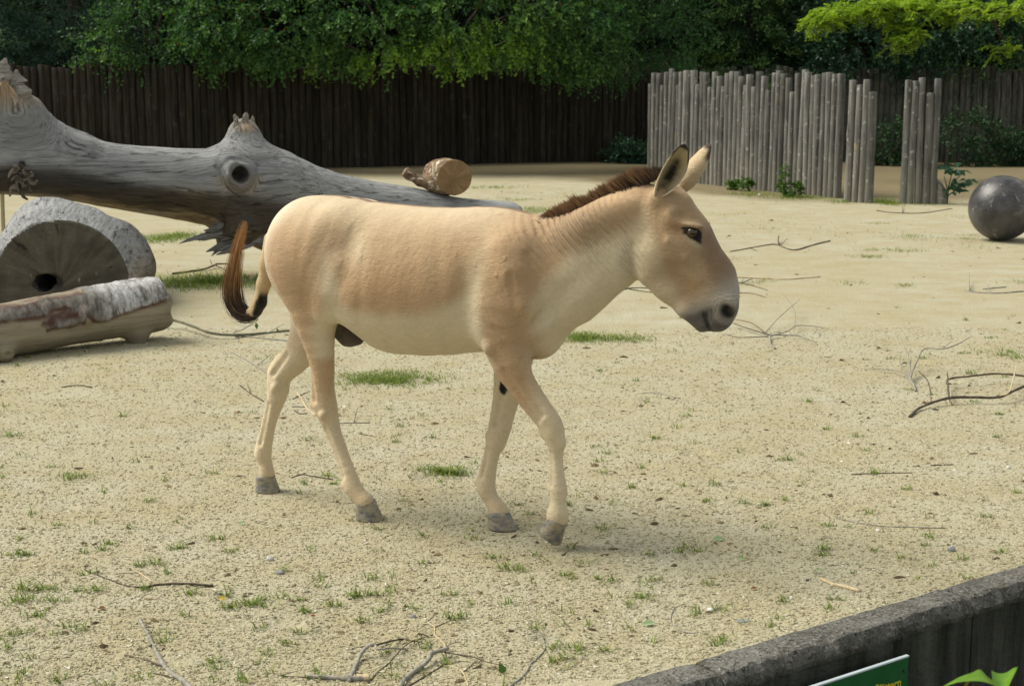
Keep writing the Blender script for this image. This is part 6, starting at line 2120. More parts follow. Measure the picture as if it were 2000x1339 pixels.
    for j in range(12):
        tt = np.clip(start + (ln - start) * j / 11, 0, 1)
        i = np.minimum((tt * 199).astype(int), 199)
        wd = np.interp(tt, [0, 0.12, 0.3, 0.5, 0.75, 1], [0.004, 0.009, 0.017, 0.019, 0.014, 0.007]) * np.where(stray, 1.3, 1)
        P[:, j] = sp_[i] + nr[i] * (u * wd)[:, None] + np.array([0, 1, 0]) * (y0 * wd * 0.7)[:, None]
        P[:, j] += (0.012 * np.stack([vnoise(np.stack([u * 2, y0 * 2, tt * 3], 1), 1.3, 51, 2), 0 * u, 0 * u], 1)) * tt[:, None]
    rt = np.array([0.028, 0.018, 0.011])[None] * (1 + RNG.random((n, 1)))
    tp = np.array([0.44, 0.225, 0.085])[None] * (0.55 + 0.7 * RNG.random((n, 1)))
    a, b, c = hair_locks(P, np.full(n, 0.0011), rt, tp)
    tt = np.repeat(np.tile(np.linspace(0, 1, 12), n)[:, None], 2, 0)
    w = sstep(0.42, 0.92, tt)
    c = np.repeat(np.repeat(rt, 24, 0), 1, 0) * (1 - w) + np.repeat(tp, 24, 0) * w
    add("tail_tuft", mesh_data("tail_tuft", a, b, hairm.m, True, {"tone": c}), tail)
    return root


build_onager()


# ------------------------------------------------------------------ what lies on the sand
def gp(px, py, h=0.0):
    p = on_ground(px, py, h)
    p[2] = h + ground_z(np.array([p[0]]), np.array([p[1]]))[0]
    return p


def pix(y):
    return y / F_PX


def bark_mat(name, c0, c1):
    m = Mat(name, 0.85, 0.2)
    n = m.noise(60, m.coord(warp=0.02), 4, 0.65)
    m.color(m.mix(n, c0, c1)).bump(n, 0.5, 0.002)
    return m.m


TWIG = {"dark": bark_mat("dark twig bark", (0.055, 0.042, 0.030), (0.13, 0.105, 0.078)), "grey": bark_mat("grey twig bark", (0.17, 0.158, 0.132), (0.33, 0.31, 0.268)),
        "pale": bark_mat("peeled twig", (0.40, 0.31, 0.18), (0.58, 0.48, 0.32)), "green": bark_mat("greenish twig bark", (0.10, 0.098, 0.066), (0.19, 0.18, 0.125))}


def branch(label, main, sides=(), col="dark", group=None, leaf=None, name="fallen_branch", cat="branch", broken=False):
    """main = ([(px, py, lift)...], thickness in photo pixels at both ends); sides alike"""
    P0 = gp(main[0][len(main[0]) // 2][0], main[0][len(main[0]) // 2][1])
    root = empty(name, P0)
    tag(root, label, cat, group)
    for k, (pts, w0, w1) in enumerate([main] + list(sides)):
        pts = [(p + (0.0,))[:3] if len(p) == 2 else p for p in pts]
        Y0 = gp(pts[0][0], pts[0][1])[1]
        r0, r1 = max(w0 * 0.5 * pix(Y0), 0.0012), max(w1 * 0.5 * pix(Y0), 0.0009)
        C = np.array([gp(px, py, lift) + (0, 0, 0.0) for px, py, lift in pts])
        C = spline(C, 4 * len(pts))
        R = np.linspace(r0, r1, len(C)) * (1 + 0.10 * RNG.standard_normal(len(C)))
        C[:, 2] += R * 0.8
        C += 0.0025 * np.stack([vnoise(C + 5, 9, 1, 2), vnoise(C + 9, 9, 2, 2), 0 * C[:, 0]], 1)
        v, q, t = tube(C - P0, R, 7 if w0 > 3 else 5, True, 0.05)
        MB().put(v, q, t).build("stem" if k == 0 else "twig", TWIG[col if not isinstance(col, tuple) else col[min(k, len(col) - 1)]], root)
    for (px, py, lift, L, dx) in (leaf or ()):
        p = gp(px, py, lift) - P0
        V, Q, Y = leaves(np.array([p]), np.array([[dx, -0.2, -0.6]]), np.array([[0.2, -0.9, 0.4]]), np.array([L]), np.array([L * 0.55]), np.zeros(1))
        add("leaf", mesh_data("leaf", V, Q, LEAF["green"]), root)
    return root


def small_leaf_mat(name, c):
    m = Mat(name, 0.6, 0.2)
    m.leafy(c, 0.25, (1, 1, 0.6))
    return m.m


LEAF = {"green": small_leaf_mat("wilted green leaf", (0.09, 0.16, 0.035)), "red": small_leaf_mat("red leaf", (0.25, 0.035, 0.02)), "yellow": small_leaf_mat("yellow leaf", (0.48, 0.36, 0.05)),
        "brown": small_leaf_mat("brown leaf", (0.20, 0.10, 0.035)), "pale": small_leaf_mat("pale green leaf", (0.30, 0.40, 0.22))}


def build_branches():
    branch("grey forked branch with two dark side twigs at the bottom left", ([(272, 1212), (290, 1245), (322, 1300), (365, 1339), (410, 1385)], 6.5, 11),
           [([(243, 1281), (285, 1289), (322, 1301)], 4, 5), ([(293, 1313), (320, 1319), (352, 1329)], 3, 4), ([(287, 1258), (275, 1251)], 2, 2), ([(294, 1238), (300, 1224)], 2, 1)], ("grey", "dark", "dark", "dark", "grey"))
    branch("dark curved twig with a straight stout end among grass tufts at the lower left", ([(165, 1108), (185, 1120), (215, 1133), (250, 1146), (285, 1148), (310, 1143), (360, 1142.5), (417, 1141.5)], 2, 5.5),
           [([(257, 1112), (275, 1122), (297, 1137)], 2.5, 3), ([(192, 1123), (188, 1108)], 2, 1), ([(225, 1121), (262, 1119), (300, 1124)], 1.6, 1.2)], ("dark", "pale", "dark", "dark"))
    branch("broken grey branch with a pale snapped end and arching side shoots at the bottom", ([(600, 1324), (640, 1328), (680, 1330), (714, 1329)], 9, 13),
           [([(682, 1334), (692, 1308), (703, 1282, .01), (720, 1264, .03), (733, 1262, .03)], 10, 7), ([(733, 1262, .03), (760, 1254, .02), (785, 1249), (805, 1252), (845, 1241)], 5, 2.5),
            ([(733, 1262, .03), (738, 1270, .03), (765, 1267, .02), (795, 1270)], 5, 3), ([(705, 1290), (716, 1290), (722, 1300)], 3, 2), ([(715, 1262, .03), (685, 1267)], 2.5, 1.5),
            ([(722, 1329), (690, 1329)], 15, 13)], ("grey", "grey", "dark", "grey", "dark", "dark", "pale"))
    branch("long thin dark twig rising from the snapped pale branch end", ([(718, 1336), (740, 1312), (758, 1298, .01), (773, 1280, .02), (805, 1253, .01), (838, 1262), (848, 1275)], 4, 1.6),
           [([(805, 1253, .01), (830, 1247), (860, 1243)], 2.5, 1.5)], "dark")
    branch("thick grey branch piece with pale forked tip at the bottom centre", ([(775, 1350), (800, 1322), (835, 1295, .01), (845, 1280, .02), (876, 1270, .02)], 11, 9.5),
           [([(870, 1270, .02), (873, 1290), (866, 1300), (838, 1317), (798, 1341)], 3, 3.5), ([(871, 1268, .02), (868, 1258), (849, 1241), (848, 1227), (834, 1215)], 3.5, 2), ([(848, 1227), (866, 1219), (885, 1210)], 2.5, 1.5),
            ([(834, 1215), (848, 1203), (856, 1196)], 2, 1), ([(871, 1262), (885, 1257), (900, 1255)], 1.6, 1)], ("grey", "dark", "pale", "dark", "dark", "dark"))
    branch("thin dark twig with one green leaf right of the thick branch piece", ([(868, 1275), (900, 1281), (925, 1285, .01), (950, 1293, .02), (975, 1298, .02)], 3.5, 1.5),
           [([(866, 1300), (900, 1293), (930, 1296), (945, 1285, .01)], 2.2, 1.2), ([(858, 1299), (890, 1305), (905, 1315), (915, 1342)], 2.5, 2.5), ([(905, 1312), (925, 1297, .01), (946, 1280)], 2.2, 1)], ("dark", "dark", "pale", "dark"), leaf=((975, 1292, .03, .045, 0.25),))
    branch("slender pale crooked twig standing clear right of the bottom branch pile", ([(995, 1346), (1015, 1328), (1030, 1310), (1037, 1297), (1052, 1284), (1063, 1270), (1062, 1255), (1056, 1238), (1049, 1218), (1043, 1206), (1033, 1195)], 6, 1.2),
           [([(1049, 1222), (1058, 1216), (1064, 1219)], 2, 1), ([(1034, 1196), (1015, 1186), (1000, 1176)], 1.8, 1), ([(1034, 1196), (1032, 1178), (1046, 1167)], 1.8, 1), ([(1055, 1240), (1042, 1239)], 1.6, 1), ([(1036, 1296), (1032, 1286)], 2.5, 1.5)], "grey", leaf=((1064, 1216, .01, .018, 0.3),))
    branch("bare forked twigs flat on the sand left of the broken branch", ([(470, 1345), (468, 1318), (485, 1305), (500, 1295)], 2.5, 1.2), [([(469, 1320), (466, 1305)], 1.8, 1), ([(455, 1290), (462, 1275)], 1.6, 1)], "grey")
    branch("leafy thin twig tips flat on the sand left of the pale snapped end", ([(545, 1322), (575, 1324), (605, 1327), (620, 1335)], 2, 3), [([(548, 1321), (580, 1312)], 1.6, 1)], "dark", leaf=((552, 1318, .01, .03, 0.4), (600, 1320, .012, .025, 0.3)))
    branch("long dark branch forming a loop with a pale prong at the right edge", ([(1776, 816), (1800, 797, .01), (1850, 780, .03), (1900, 778, .03), (1950, 778, .03), (1985, 763, .05), (2060, 730, .06)], 6, 5.5),
           [([(1853, 779, .03), (1852, 755, .04), (1854, 741, .05), (1900, 735, .05), (1950, 731, .05), (2020, 737, .05)], 4, 4.5), ([(1950, 777, .03), (1970, 768, .05), (1978, 745, .07), (1985, 712, .10)], 4, 2), ([(1852, 741, .05), (1850, 728, .06)], 3, 2), ([(1853, 780, .02), (1860, 792)], 2, 2)], ("dark", "dark", "pale", "dark", "dark"))
    branch("forked grey twig bundle standing up from its stub left of the looped branch", ([(1788, 764, .0), (1784, 752, .01), (1778, 739, .02), (1790, 708, .07), (1805, 681, .12), (1840, 682, .14), (1870, 673, .15), (1893, 660, .16)], 5, 2),
           [([(1778, 739, .02), (1768, 730, .03), (1740, 722, .02), (1695, 720, .01)], 4, 1.5), ([(1779, 738, .02), (1777, 715, .06), (1772, 690, .10), (1758, 658, .15)], 3, 1.2), ([(1776, 735, .02), (1779, 700, .08), (1776, 688, .1)], 2, 1), ([(1762, 725, .03), (1757, 705, .05), (1760, 690, .07), (1750, 687, .07)], 2, 1),
            ([(1735, 722, .02), (1728, 715, .02)], 2, 1), ([(1793, 724, .0), (1812, 745, .0), (1819, 785, .0)], 2, 1.2), ([(1840, 682, .14), (1860, 666, .15)], 1.6, 1)], ("grey", "grey", "grey", "grey", "grey", "grey", "dark", "grey"))
    branch("spreading thin twig bundle below the animal's muzzle", ([(1513, 683), (1505, 675), (1504, 662, .01), (1510, 656, .02), (1552, 656, .02), (1575, 662, .01), (1595, 670)], 5, 1.8),
           [([(1505, 656, .02), (1480, 648, .02), (1455, 640, .02), (1432, 632, .02)], 3, 2), ([(1510, 656, .02), (1540, 647, .03), (1555, 637, .04), (1590, 638, .03), (1620, 643, .02)], 2.5, 1.2), ([(1552, 640, .04), (1553, 615, .07), (1547, 597, .09), (1530, 575, .11)], 2, 1), ([(1495, 650, .02), (1520, 622, .06), (1545, 600, .09), (1562, 585, .11)], 2, 1),
            ([(1495, 651, .02), (1470, 632, .02), (1435, 624, .02)], 2, 1.2), ([(1500, 658), (1440, 659), (1415, 651)], 1.6, 1), ([(1595, 640, .03), (1602, 658, .0)], 1.5, 1)], ("grey", "dark", "grey", "grey", "grey", "dark", "dark", "grey"))
    branch("long pale peeled stick lying flat behind the muzzle", ([(1405, 541), (1440, 542), (1500, 544), (1540, 545), (1602, 540)], 4, 2.5), (), "pale", name="peeled_branch")
    branch("thin dark twigs beside the long pale peeled stick", ([(1438, 552), (1460, 555), (1500, 567)], 2.5, 1.2), [([(1442, 572), (1470, 573), (1496, 581)], 2, 1), ([(1448, 553), (1475, 541)], 1.8, 1)], "dark")
    branch("dark crooked twig with an upright prong between the animal's head and the ball", ([(1425, 492), (1470, 484), (1505, 478), (1521, 479), (1535, 485), (1555, 488), (1590, 478), (1621, 471)], 2, 3),
           [([(1521, 479), (1520, 470, .02), (1521, 461, .05)], 3, 2), ([(1465, 485), (1480, 491)], 2, 1), ([(1525, 478), (1538, 466, .03)], 1.5, 1)], "dark")
    branch("low thorny dark twig at the right edge below the ball", ([(1885, 567), (1900, 570), (1950, 573), (2010, 569), (2040, 570)], 2.5, 2.5), [([(1893, 569), (1893, 550, .03), (1893, 532, .07)], 2.5, 1.2), ([(1897, 568), (1903, 560, .02)], 2, 1), ([(1927, 567, .02), (1932, 556, .03)], 2, 1), ([(1920, 565), (1965, 561)], 2.5, 2)], "grey")
    branch("long grey green branch pointing from the peeled log towards the hind legs", ([(310, 626, .05), (345, 629, .05), (380, 640, .04), (410, 651, .03), (450, 655, .02), (500, 653), (560, 647), (640, 645)], 6, 4),
           [([(450, 655, .02), (480, 657), (540, 664), (600, 668)], 3.5, 2.5), ([(455, 650, .02), (480, 640, .05), (495, 628, .08)], 2.5, 1.2), ([(465, 655), (466, 668)], 2, 1.5), ([(520, 652), (555, 632, .03)], 2, 1)], ("green", "grey", "grey", "grey", "grey"), leaf=((500, 628, .08, .05, 0.1), (540, 640, .03, .03, 0.4)))
    branch("dark forked branch under the splintered end of the dead trunk", ([(337, 535), (375, 530), (400, 526, .01), (425, 516, .03)], 4.5, 3.5), [([(425, 516, .03), (445, 516, .03), (455, 522)], 3, 2), ([(415, 520, .02), (410, 506, .06)], 2, 1), ([(420, 518, .03), (440, 526, .01)], 2.5, 1.5)], "dark")
    branch("thin grey twig behind the far hind leg", ([(452, 688), (480, 703), (505, 718), (530, 735)], 2, 3.2), [([(500, 716), (520, 700, .02), (530, 690, .04)], 2, 1.2)], "grey")
    branch("thin forked dark twig left of the far hind hock", ([(470, 755), (490, 770), (515, 785)], 2, 2.5), [([(480, 762), (470, 752)], 2, 1), ([(490, 770), (482, 748, .02)], 1.8, 1)], "dark")
    branch("pale crooked twig seen between the hind legs", ([(580, 768), (592, 785), (600, 800), (617, 813)], 2.5, 4), [([(572, 780), (605, 765)], 2, 1.5), ([(570, 795), (600, 795)], 2, 1.5), ([(575, 803), (585, 809), (600, 808)], 3, 2)], ("pale", "dark", "dark", "dark"))
    branch("short dark twigs right of the near hock", ([(655, 827), (690, 826), (723, 826)], 1.6, 2.2), [([(692, 826), (696, 808, .02), (699, 797, .04)], 1.8, 1), ([(700, 845), (728, 850)], 2, 1.5)], "dark")
    branch("short dark crooked twig between the hind hooves", ([(569, 933), (590, 927), (612, 931), (650, 937)], 2.5, 3), (), "dark")
    branch("short dark bark strip at the left beneath the peeled log", ([(120, 757), (150, 753), (180, 757)], 2, 3), (), "dark")
    branch("thin twig flat on the sand in front of the animal's chest", ([(1255, 768), (1285, 768), (1328, 778)], 1.5, 2), (), "grey")
    branch("thick pale stick near the wall at the lower right", ([(1603, 1133), (1625, 1143), (1650, 1150), (1679, 1163)], 6, 7.5), [([(1575, 1135), (1583, 1133)], 5, 3)], ("pale", "dark"))
    branch("long thin grey stick above the right end of the wall", ([(1632, 1009), (1680, 1020), (1720, 1026), (1780, 1029), (1845, 1031)], 3, 2.5), (), "grey")
    branch("thin curved twig at the lower right of the front hooves", ([(1337, 1173), (1318, 1186), (1310, 1205), (1312, 1218), (1330, 1232), (1357, 1239)], 1.5, 3), [([(1318, 1190), (1326, 1204)], 1.5, 1)], "grey")
    branch("short dark stick at the right above the long thin grey stick", ([(1662, 926), (1700, 924), (1782, 922)], 2.5, 2), (), "dark")
    branch("short dark stick at the far right of the sand beside grass tufts", ([(1818, 908), (1862, 906)], 2.5, 2), (), "dark")
    branch("thin dark twigs behind the throat of the animal", ([(1208, 568), (1240, 563), (1275, 565), (1310, 569)], 3, 2), [([(1230, 566), (1262, 571), (1290, 574)], 2.5, 1.5)], "dark")
    branch("thin dead twig at the foot of the five post screen", ([(1712, 412), (1740, 416), (1800, 417), (1860, 408)], 1.8, 1.5), [([(1763, 416), (1763, 402, .03)], 1.5, 1)], "dark")


def stone_mesh(name, s, seed, mat):
    rng = np.random.default_rng(seed)
    n, k = 9, 14
    th, ph = np.linspace(0, math.pi, n), np.arange(k) * 2 * math.pi / k
    S = np.stack([np.outer(np.sin(th), np.cos(ph)), np.outer(np.sin(th), np.sin(ph)), np.outer(np.cos(th), np.ones(k))], -1).reshape(-1, 3)
    S = S * s * (1 + 0.16 * vnoise(S, 1.7, seed, 3)[:, None])
    i = (np.arange(n - 1)[:, None] * k + np.arange(k)[None]).ravel()
    j = (np.arange(n - 1)[:, None] * k + (np.arange(k)[None] + 1) % k).ravel()
    return mesh_data(name, S, np.stack([i, i + k, j + k, j], 1), mat)


def build_stones_and_leaves():
    def sm(nm, c0, c1):
        m = Mat(nm, 0.7, 0.25)
        n = m.noise(50, m.coord(), 4)
        m.color(m.mix(n, c0, c1)).bump(n, 0.3, 0.002)
        return m.m
    pale, grey, white = sm("pale stone", (0.34, 0.33, 0.31), (0.48, 0.47, 0.44)), sm("grey stone", (0.17, 0.17, 0.18), (0.28, 0.28, 0.29)), sm("white stone", (0.55, 0.53, 0.50), (0.70, 0.68, 0.64))
    for k, (px, py, w, h, m, lab) in enumerate(((527, 1093, 17, 8, pale, "rounded pale grey pebble, upper of two beside each other left of centre"), (547, 1119, 19, 7, grey, "flat bluish grey pebble, lower of two left of centre"),
                                                (1388, 1190, 15, 7, white, "angular whitish stone left of the wall's thick pale stick"), (1546, 1171, 9, 8, white, "small round white pebble near the wall"),
                                                (1858, 1075, 18, 9, grey, "bluish grey angular stone at the right above the wall"), (1452, 1216, 30, 5, grey, "flat grey slab of stone just behind the wall"),
                                                (808, 1207, 12, 7, grey, "small grey stone above the bottom branches"), (1715, 1036, 9, 5, white, "tiny white stone beside the long thin grey stick"),
                                                (1970, 913, 9, 6, white, "white pebble near the right edge below the looped branch"), (1483, 382, 6, 4, white, "white stone in the grass at the palisade foot"))):
        g = gp(px, py)
        s = g[1] / F_PX
        o = add("pebble", stone_mesh("pebble", np.array([w * 0.5 * s, w * 0.38 * s, h * 0.75 * s]), 600 + k, m), None, (g[0], g[1], g[2] + h * 0.30 * s), (0, 0, RNG.uniform(-0.5, 0.5)))
        tag(o, lab, "stone", "loose stones on the sand")
    for px, py, c, L, lab in ((606, 1206, "red", 0.018, "tiny red leaf on the sand right of the grass tufts"), (423, 1171, "yellow", 0.035, "yellow leaf below the dark curved twig"), (190, 1194, "brown", 0.03, "rust brown leaf among the tufts at the lower left"),
                              (1390, 1057, "pale", 0.055, "pale green long leaf right of the front hooves"), (1440, 1095, "pale", 0.03, "pale green small leaf right of the long pale leaf"), (1593, 1120, "pale", 0.03, "pale yellow green leaf above the thick pale stick"),
                              (1252, 1222, "pale", 0.05, "pale grey green leaf left of the curved twig"), (463, 1025, "pale", 0.035, "whitish green leaf on a tuft behind the near hind hoof"), (1236, 670, "brown", 0.03, "brown leaf in the grass patch under the neck"), (1465, 1152, "brown", 0.028, "red brown leaf near the small round white pebble")):
        g = gp(px, py)
        V, Q, Y = leaves(np.zeros((1, 3)), np.array([[1.0, 0.25, 0.12]]), np.array([[0.1, -0.35, 1.0]]), np.array([L]), np.array([L * 0.55]), np.zeros(1))
        o = add("fallen_leaf", mesh_data("fallen_leaf", V, Q, LEAF[c], False), None, (g[0], g[1], g[2] + 0.006))
        tag(o, lab, "leaf", "fallen leaves on the sand")


def scatter_pixels(n, y0, y1, bias=1.0):
    """places on the sand, evenly spread over the part of the ground in view"""
    out = []
    while len(out) < n:
        m = n * 2
        py = y0 + (y1 - y0) * RNG.random(m)**bias
        px = RNG.uniform(-450, 2450, m)
        z = -SP + (-(py - 669.5) / F_PX) * CP
        yv = CP + (-(py - 669.5) / F_PX) * SP
        t = -EYE / z
        P = np.stack([(px - 1000) / F_PX * t, yv * t], 1)
        P = P[behind_wall(P[:, 0], P[:, 1]) > 0.02]
        out.extend(P.tolist())
    P = np.array(out[:n])
    return np.concatenate([P, ground_z(P[:, 0], P[:, 1])[:, None]], 1)


def build_gravel():
    n = 125000
    P = scatter_pixels(n, 640, 1345)
    s = np.exp(RNG.normal(math.log(0.0031), 0.34, n)) * np.interp(P[:, 1], [4, 7, 10], [1, 1.05, 1.25])
    s = np.minimum(s, 0.0085)
    o = np.array([[1, 0, 0], [-1, 0, 0], [0, 1, 0], [0, -1, 0], [0, 0, 1], [0, 0, -1]], float)
    f = np.array([[0, 2, 4], [2, 1, 4], [1, 3, 4], [3, 0, 4], [2, 0, 5], [1, 2, 5], [3, 1, 5], [0, 3, 5]])
    sh = o[None] * (1 + 0.35 * RNG.standard_normal((n, 6, 1))) + 0.25 * RNG.standard_normal((n, 6, 3))
    sh *= np.array([1.15, 1.0, 0.60])
    V = (P[:, None] + sh * s[:, None, None] + np.array([0, 0, 0.25]) * s[:, None, None]).reshape(-1, 3)
    T = (f[None] + (np.arange(n) * 6)[:, None, None]).reshape(-1, 3)
    m = Mat("gravel grains", 0.85, 0.2)
    r = m.island()
    m.color(m.ramp(r, [(0.0, (0.22, 0.192, 0.118)), (0.3, (0.30, 0.268, 0.168)), (0.7, (0.365, 0.331, 0.220)), (0.96, (0.46, 0.43, 0.32)), (1.0, (0.60, 0.58, 0.50))]))
    o = add("gravel", mesh_data("gravel", V, T, m.m, False))
    tag(o, kind='stuff')
    # crumbs of earth and bits of bark
    n = 2300
    P = scatter_pixels(n, 330, 1345, 0.9)
    c = vnoise(P, 1.3, 131, 2) + 0.4 * RNG.standard_normal(n)
    P = P[c > 0.05]
    n = len(P)
    s = np.minimum(np.exp(RNG.normal(math.log(0.0050), 0.50, n)), 0.0125) * np.interp(P[:, 1], [4, 8, 20], [0.9, 1.2, 2.0])
    st = np.array([1.7, 0.9, 0.55])
    o8 = rand_dirs(8)
    sh = o[None] if False else np.array([[1, 0, 0], [-1, 0, 0], [0, 1, 0], [0, -1, 0], [0, 0, 1], [0, 0, -1]], float)[None] * (1 + 0.3 * RNG.standard_normal((n, 6, 1))) + 0.25 * RNG.standard_normal((n, 6, 3))
    sh = sh * st
    a = RNG.normal(0, 0.7, n)
    ca, sa = np.cos(a)[:, None], np.sin(a)[:, None]
    sh = np.stack([sh[..., 0] * ca - sh[..., 1] * sa, sh[..., 0] * sa + sh[..., 1] * ca, sh[..., 2]], -1)
    V = (P[:, None] + sh * s[:, None, None] + np.array([0, 0, 0.2]) * s[:, None, None]).reshape(-1, 3)
    T = (f[None] + (np.arange(n) * 6)[:, None, None]).reshape(-1, 3)
    m = Mat("earth crumbs", 0.95, 0.1)
    m.color(m.ramp(m.island(), [(0.0, (0.05, 0.035, 0.02)), (0.5, (0.14, 0.105, 0.06)), (1.0, (0.24, 0.18, 0.10))]))
    o = add("earth_crumbs", mesh_data("earth_crumbs", V, T, m.m, False))
    tag(o, kind='stuff')


def blades(P, h, lean):
    n = len(P)
    a = RNG.uniform(0, 2 * math.pi, n)
    d = np.stack([np.cos(a), np.sin(a), 0 * a], 1)
    w = np.stack([-np.sin(a), np.cos(a), 0 * a], 1) * (0.0016 + 0.022 * h)[:, None]
    up = np.array([0, 0, 1.0])
    m1 = P + up * (h * 0.6)[:, None] + d * (h * lean * 0.35)[:, None]
    tp = P + up * (h * 0.92)[:, None] + d * (h * lean)[:, None]
    V = np.stack([P - w, P + w, m1 + w * 0.8, m1 - w * 0.8, tp], 1).reshape(-1, 3)
    i = np.arange(n) * 5
    return V, np.stack([i, i + 1, i + 2, i + 3], 1), np.stack([i + 3, i + 2, i + 4], 1)


def build_grass():
    m = Mat("grass", 0.6, 0.25)
    col = m.ramp(m.island(), [(0.0, (0.09, 0.15, 0.024)), (0.5, (0.145, 0.22, 0.036)), (0.85, (0.20, 0.25, 0.05)), (1.0, (0.32, 0.29, 0.11))])
    m.leafy(col, 0.35, (1.05, 1.1, 0.4))
    spots = []
    # tufts: px, py, radius in m, blades, height
    for px, py, r, n, h in ((736, 1032, .02, 26, .03), (213, 1062, .02, 30, .035), (253, 1032, .02, 24, .03), (48, 1083, .03, 40, .04), (16, 1083, .02, 18, .03), (165, 1079, .02, 20, .03), (420, 1052, .03, 34, .035), (353, 1071, .02, 22, .035),
                            (297, 1102, .025, 34, .045), (275, 1106, .02, 24, .04), (47, 1152, .03, 46, .05), (40, 1175, .06, 70, .045), (88, 1152, .05, 50, .04), (68, 1204, .03, 40, .04), (38, 1240, .03, 34, .035), (170, 1118, .03, 36, .035), (185, 1155, .03, 36, .04),
                            (102, 1175, .04, 40, .04), (288, 1152, .03, 40, .035), (375, 1160, .03, 34, .04), (438, 1160, .02, 20, .035), (490, 1182, .04, 60, .045), (450, 1188, .03, 44, .04), (515, 1172, .02, 24, .03), (695, 1166, .03, 50, .045), (723, 1162, .03, 40, .04),
                            (650, 1184, .03, 34, .04), (548, 1168, .02, 22, .035), (590, 1172, .02, 20, .03), (965, 1088, .025, 36, .03), (1020, 1113, .03, 36, .035), (880, 1163, .03, 34, .035), (1010, 985, .02, 26, .03), (773, 861, .02, 24, .035), (650, 945, .02, 26, .035),
                            (700, 948, .02, 22, .03), (587, 962, .02, 22, .03), (890, 1210, .03, 44, .045), (810, 1190, .02, 26, .03), (740, 1194, .02, 24, .035), (1165, 1130, .02, 24, .03), (1250, 1165, .04, 44, .035), (1495, 985, .025, 40, .035), (1605, 1075, .02, 26, .05),
                            (1604, 1085, .03, 44, .03), (1620, 1025, .025, 34, .03), (1695, 1000, .02, 24, .03), (1770, 955, .02, 24, .035), (1705, 1075, .02, 20, .04), (1760, 1090, .02, 26, .03), (1805, 1065, .02, 20, .03), (1955, 1085, .02, 24, .035), (1925, 1010, .02, 24, .035),
                            (1945, 855, .02, 26, .035), (1985, 962, .02, 26, .03), (1800, 700, .03, 26, .05), (1740, 700, .03, 24, .04), (1895, 730, .03, 30, .05), (1960, 695, .06, 50, .04), (1990, 700, .05, 40, .04), (1880, 690, .04, 36, .03), (1775, 760, .03, 34, .03), (1690, 702, .03, 24, .03),
                            (1340, 812, .03, 40, .03), (1420, 805, .03, 26, .02), (1690, 880, .02, 20, .03), (1950, 810, .03, 34, .03), (1905, 785, .03, 26, .03), (1820, 770, .03, 26, .03), (1930, 660, .06, 40, .03), (600, 1195, .03, 30, .04), (705, 1215, .03, 30, .035), (150, 1155, .02, 24, .035)):
            spots.append((gp(px, py), r * 1.15, r * 0.6, int(n * 0.75), h * 0.78))
    # patches: centre, half width and half depth in pixels, blades, height
    for px, py, wx, wy, n, h in ((760, 740, 100, 14, 2600, .035), (1140, 660, 45, 10, 800, .045), (1215, 661, 60, 8, 600, .035), (868, 920, 46, 9, 420, .035), (880, 925, 30, 6, 220, .04), (400, 551, 130, 15, 3200, .07), (310, 468, 75, 9, 1500, .06), (350, 462, 40, 6, 500, .06),
                                 (960, 367, 60, 4, 500, .05), (1050, 414, 55, 8, 900, .05), (1000, 392, 60, 5, 350, .04), (1470, 380, 60, 5, 500, .06), (1560, 387, 70, 5, 900, .06), (1730, 397, 30, 6, 700, .08), (1640, 395, 30, 4, 300, .06), (1700, 501, 40, 3, 160, .04),
                                 (150, 930, 40, 8, 90, .035), (20, 850, 30, 5, 40, .03), (1780, 463, 50, 8, 160, .05), (1640, 456, 200, 16, 220, .04), (1900, 480, 90, 14, 120, .04), (1500, 430, 110, 20, 150, .035), (1960, 690, 60, 12, 160, .035), (540, 700, 60, 6, 50, .03), (1800, 398, 50, 4, 300, .06), (1100, 382, 60, 10, 200, .04), (1340, 372, 60, 6, 120, .04),
                                 (1110, 985, 8, 3, 24, .03), (640, 655, 40, 5, 60, .04)):
        g, gx, gy = gp(px, py), gp(px + wx, py), gp(px, py - wy)
        spots.append((g, abs(gx[0] - g[0]), abs(gy[1] - g[1]), n, h))
    for k in range(46):                                           # thin turf breaking through farther back
        px, py = RNG.uniform(620, 2050), RNG.uniform(368, 560)
        g, gx, gy = gp(px, py), gp(px + RNG.uniform(15, 60), py), gp(px, py - RNG.uniform(1.5, 5))
        spots.append((g, abs(gx[0] - g[0]), abs(gy[1] - g[1]), int(RNG.integers(30, 120)), 0.035))
    Ps, hs = [], []
    for g, rx, ry, n, h in spots:
        u = RNG.normal(0, 0.48, (n, 2))
        p = np.stack([g[0] + u[:, 0] * rx, g[1] + u[:, 1] * ry, 0 * u[:, 0]], 1)
        if n > 100:
            keep = vnoise(p * (1, 1, 1), 7, 141, 2) + 0.5 * RNG.standard_normal(n) > -0.35
            p = p[keep]
        Ps.append(p)
        hs.append(h * RNG.uniform(0.35, 0.95, len(p)))
    # stray tufts over the nearer sand, thicker towards the front left
    Q = scatter_pixels(460, 560, 1345, 0.8)
    wgt = 0.5 + 0.5 * vnoise(Q, 0.9, 142, 2) + 0.3 * (Q[:, 1] < 5.2)
    Q = Q[RNG.random(len(Q)) < wgt]
    for q in Q:
        n = int(RNG.integers(5, 20))
        Ps.append(q + np.concatenate([RNG.normal(0, 0.012, (n, 2)), np.zeros((n, 1))], 1))
        hs.append(RNG.uniform(0.010, 0.030, n))
    P, h = np.concatenate(Ps), np.concatenate(hs)
    ok = behind_wall(P[:, 0], P[:, 1]) > 0.0
    P, h = P[ok], h[ok]
    P[:, 2] = ground_z(P[:, 0], P[:, 1]) - 0.002
    V, Qd, T = blades(P, h, RNG.uniform(0.6, 2.4, len(P)))
    o = add("grass", mesh_data("grass", V, [Qd, T], m.m, True))
    tag(o, kind='stuff')


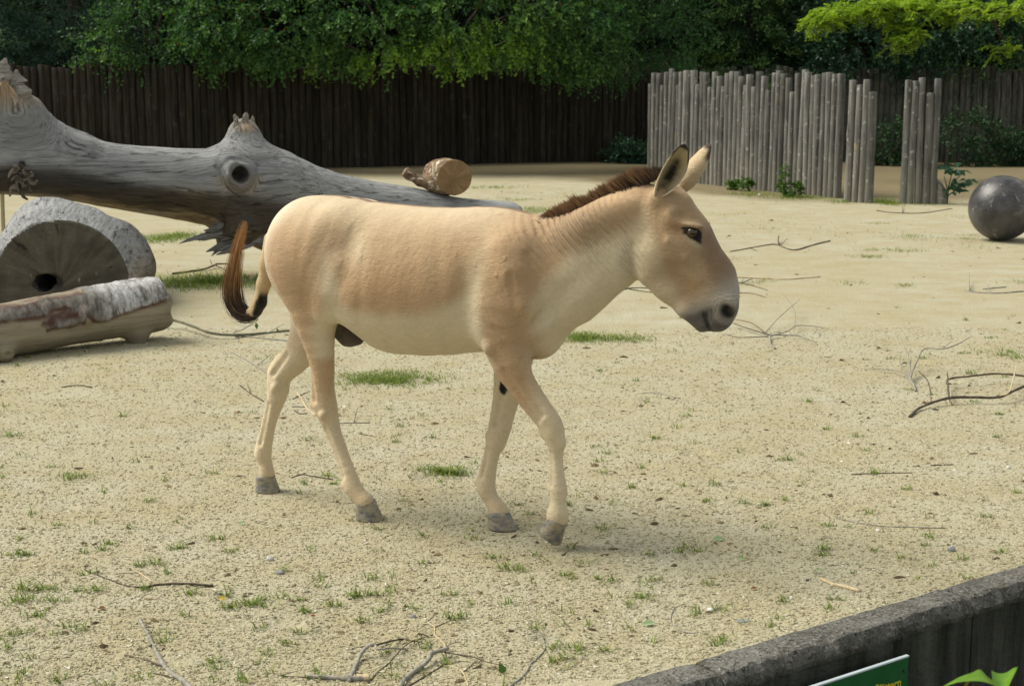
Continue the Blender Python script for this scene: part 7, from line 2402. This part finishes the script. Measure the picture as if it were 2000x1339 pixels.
build_branches()
build_stones_and_leaves()
build_gravel()
build_grass()
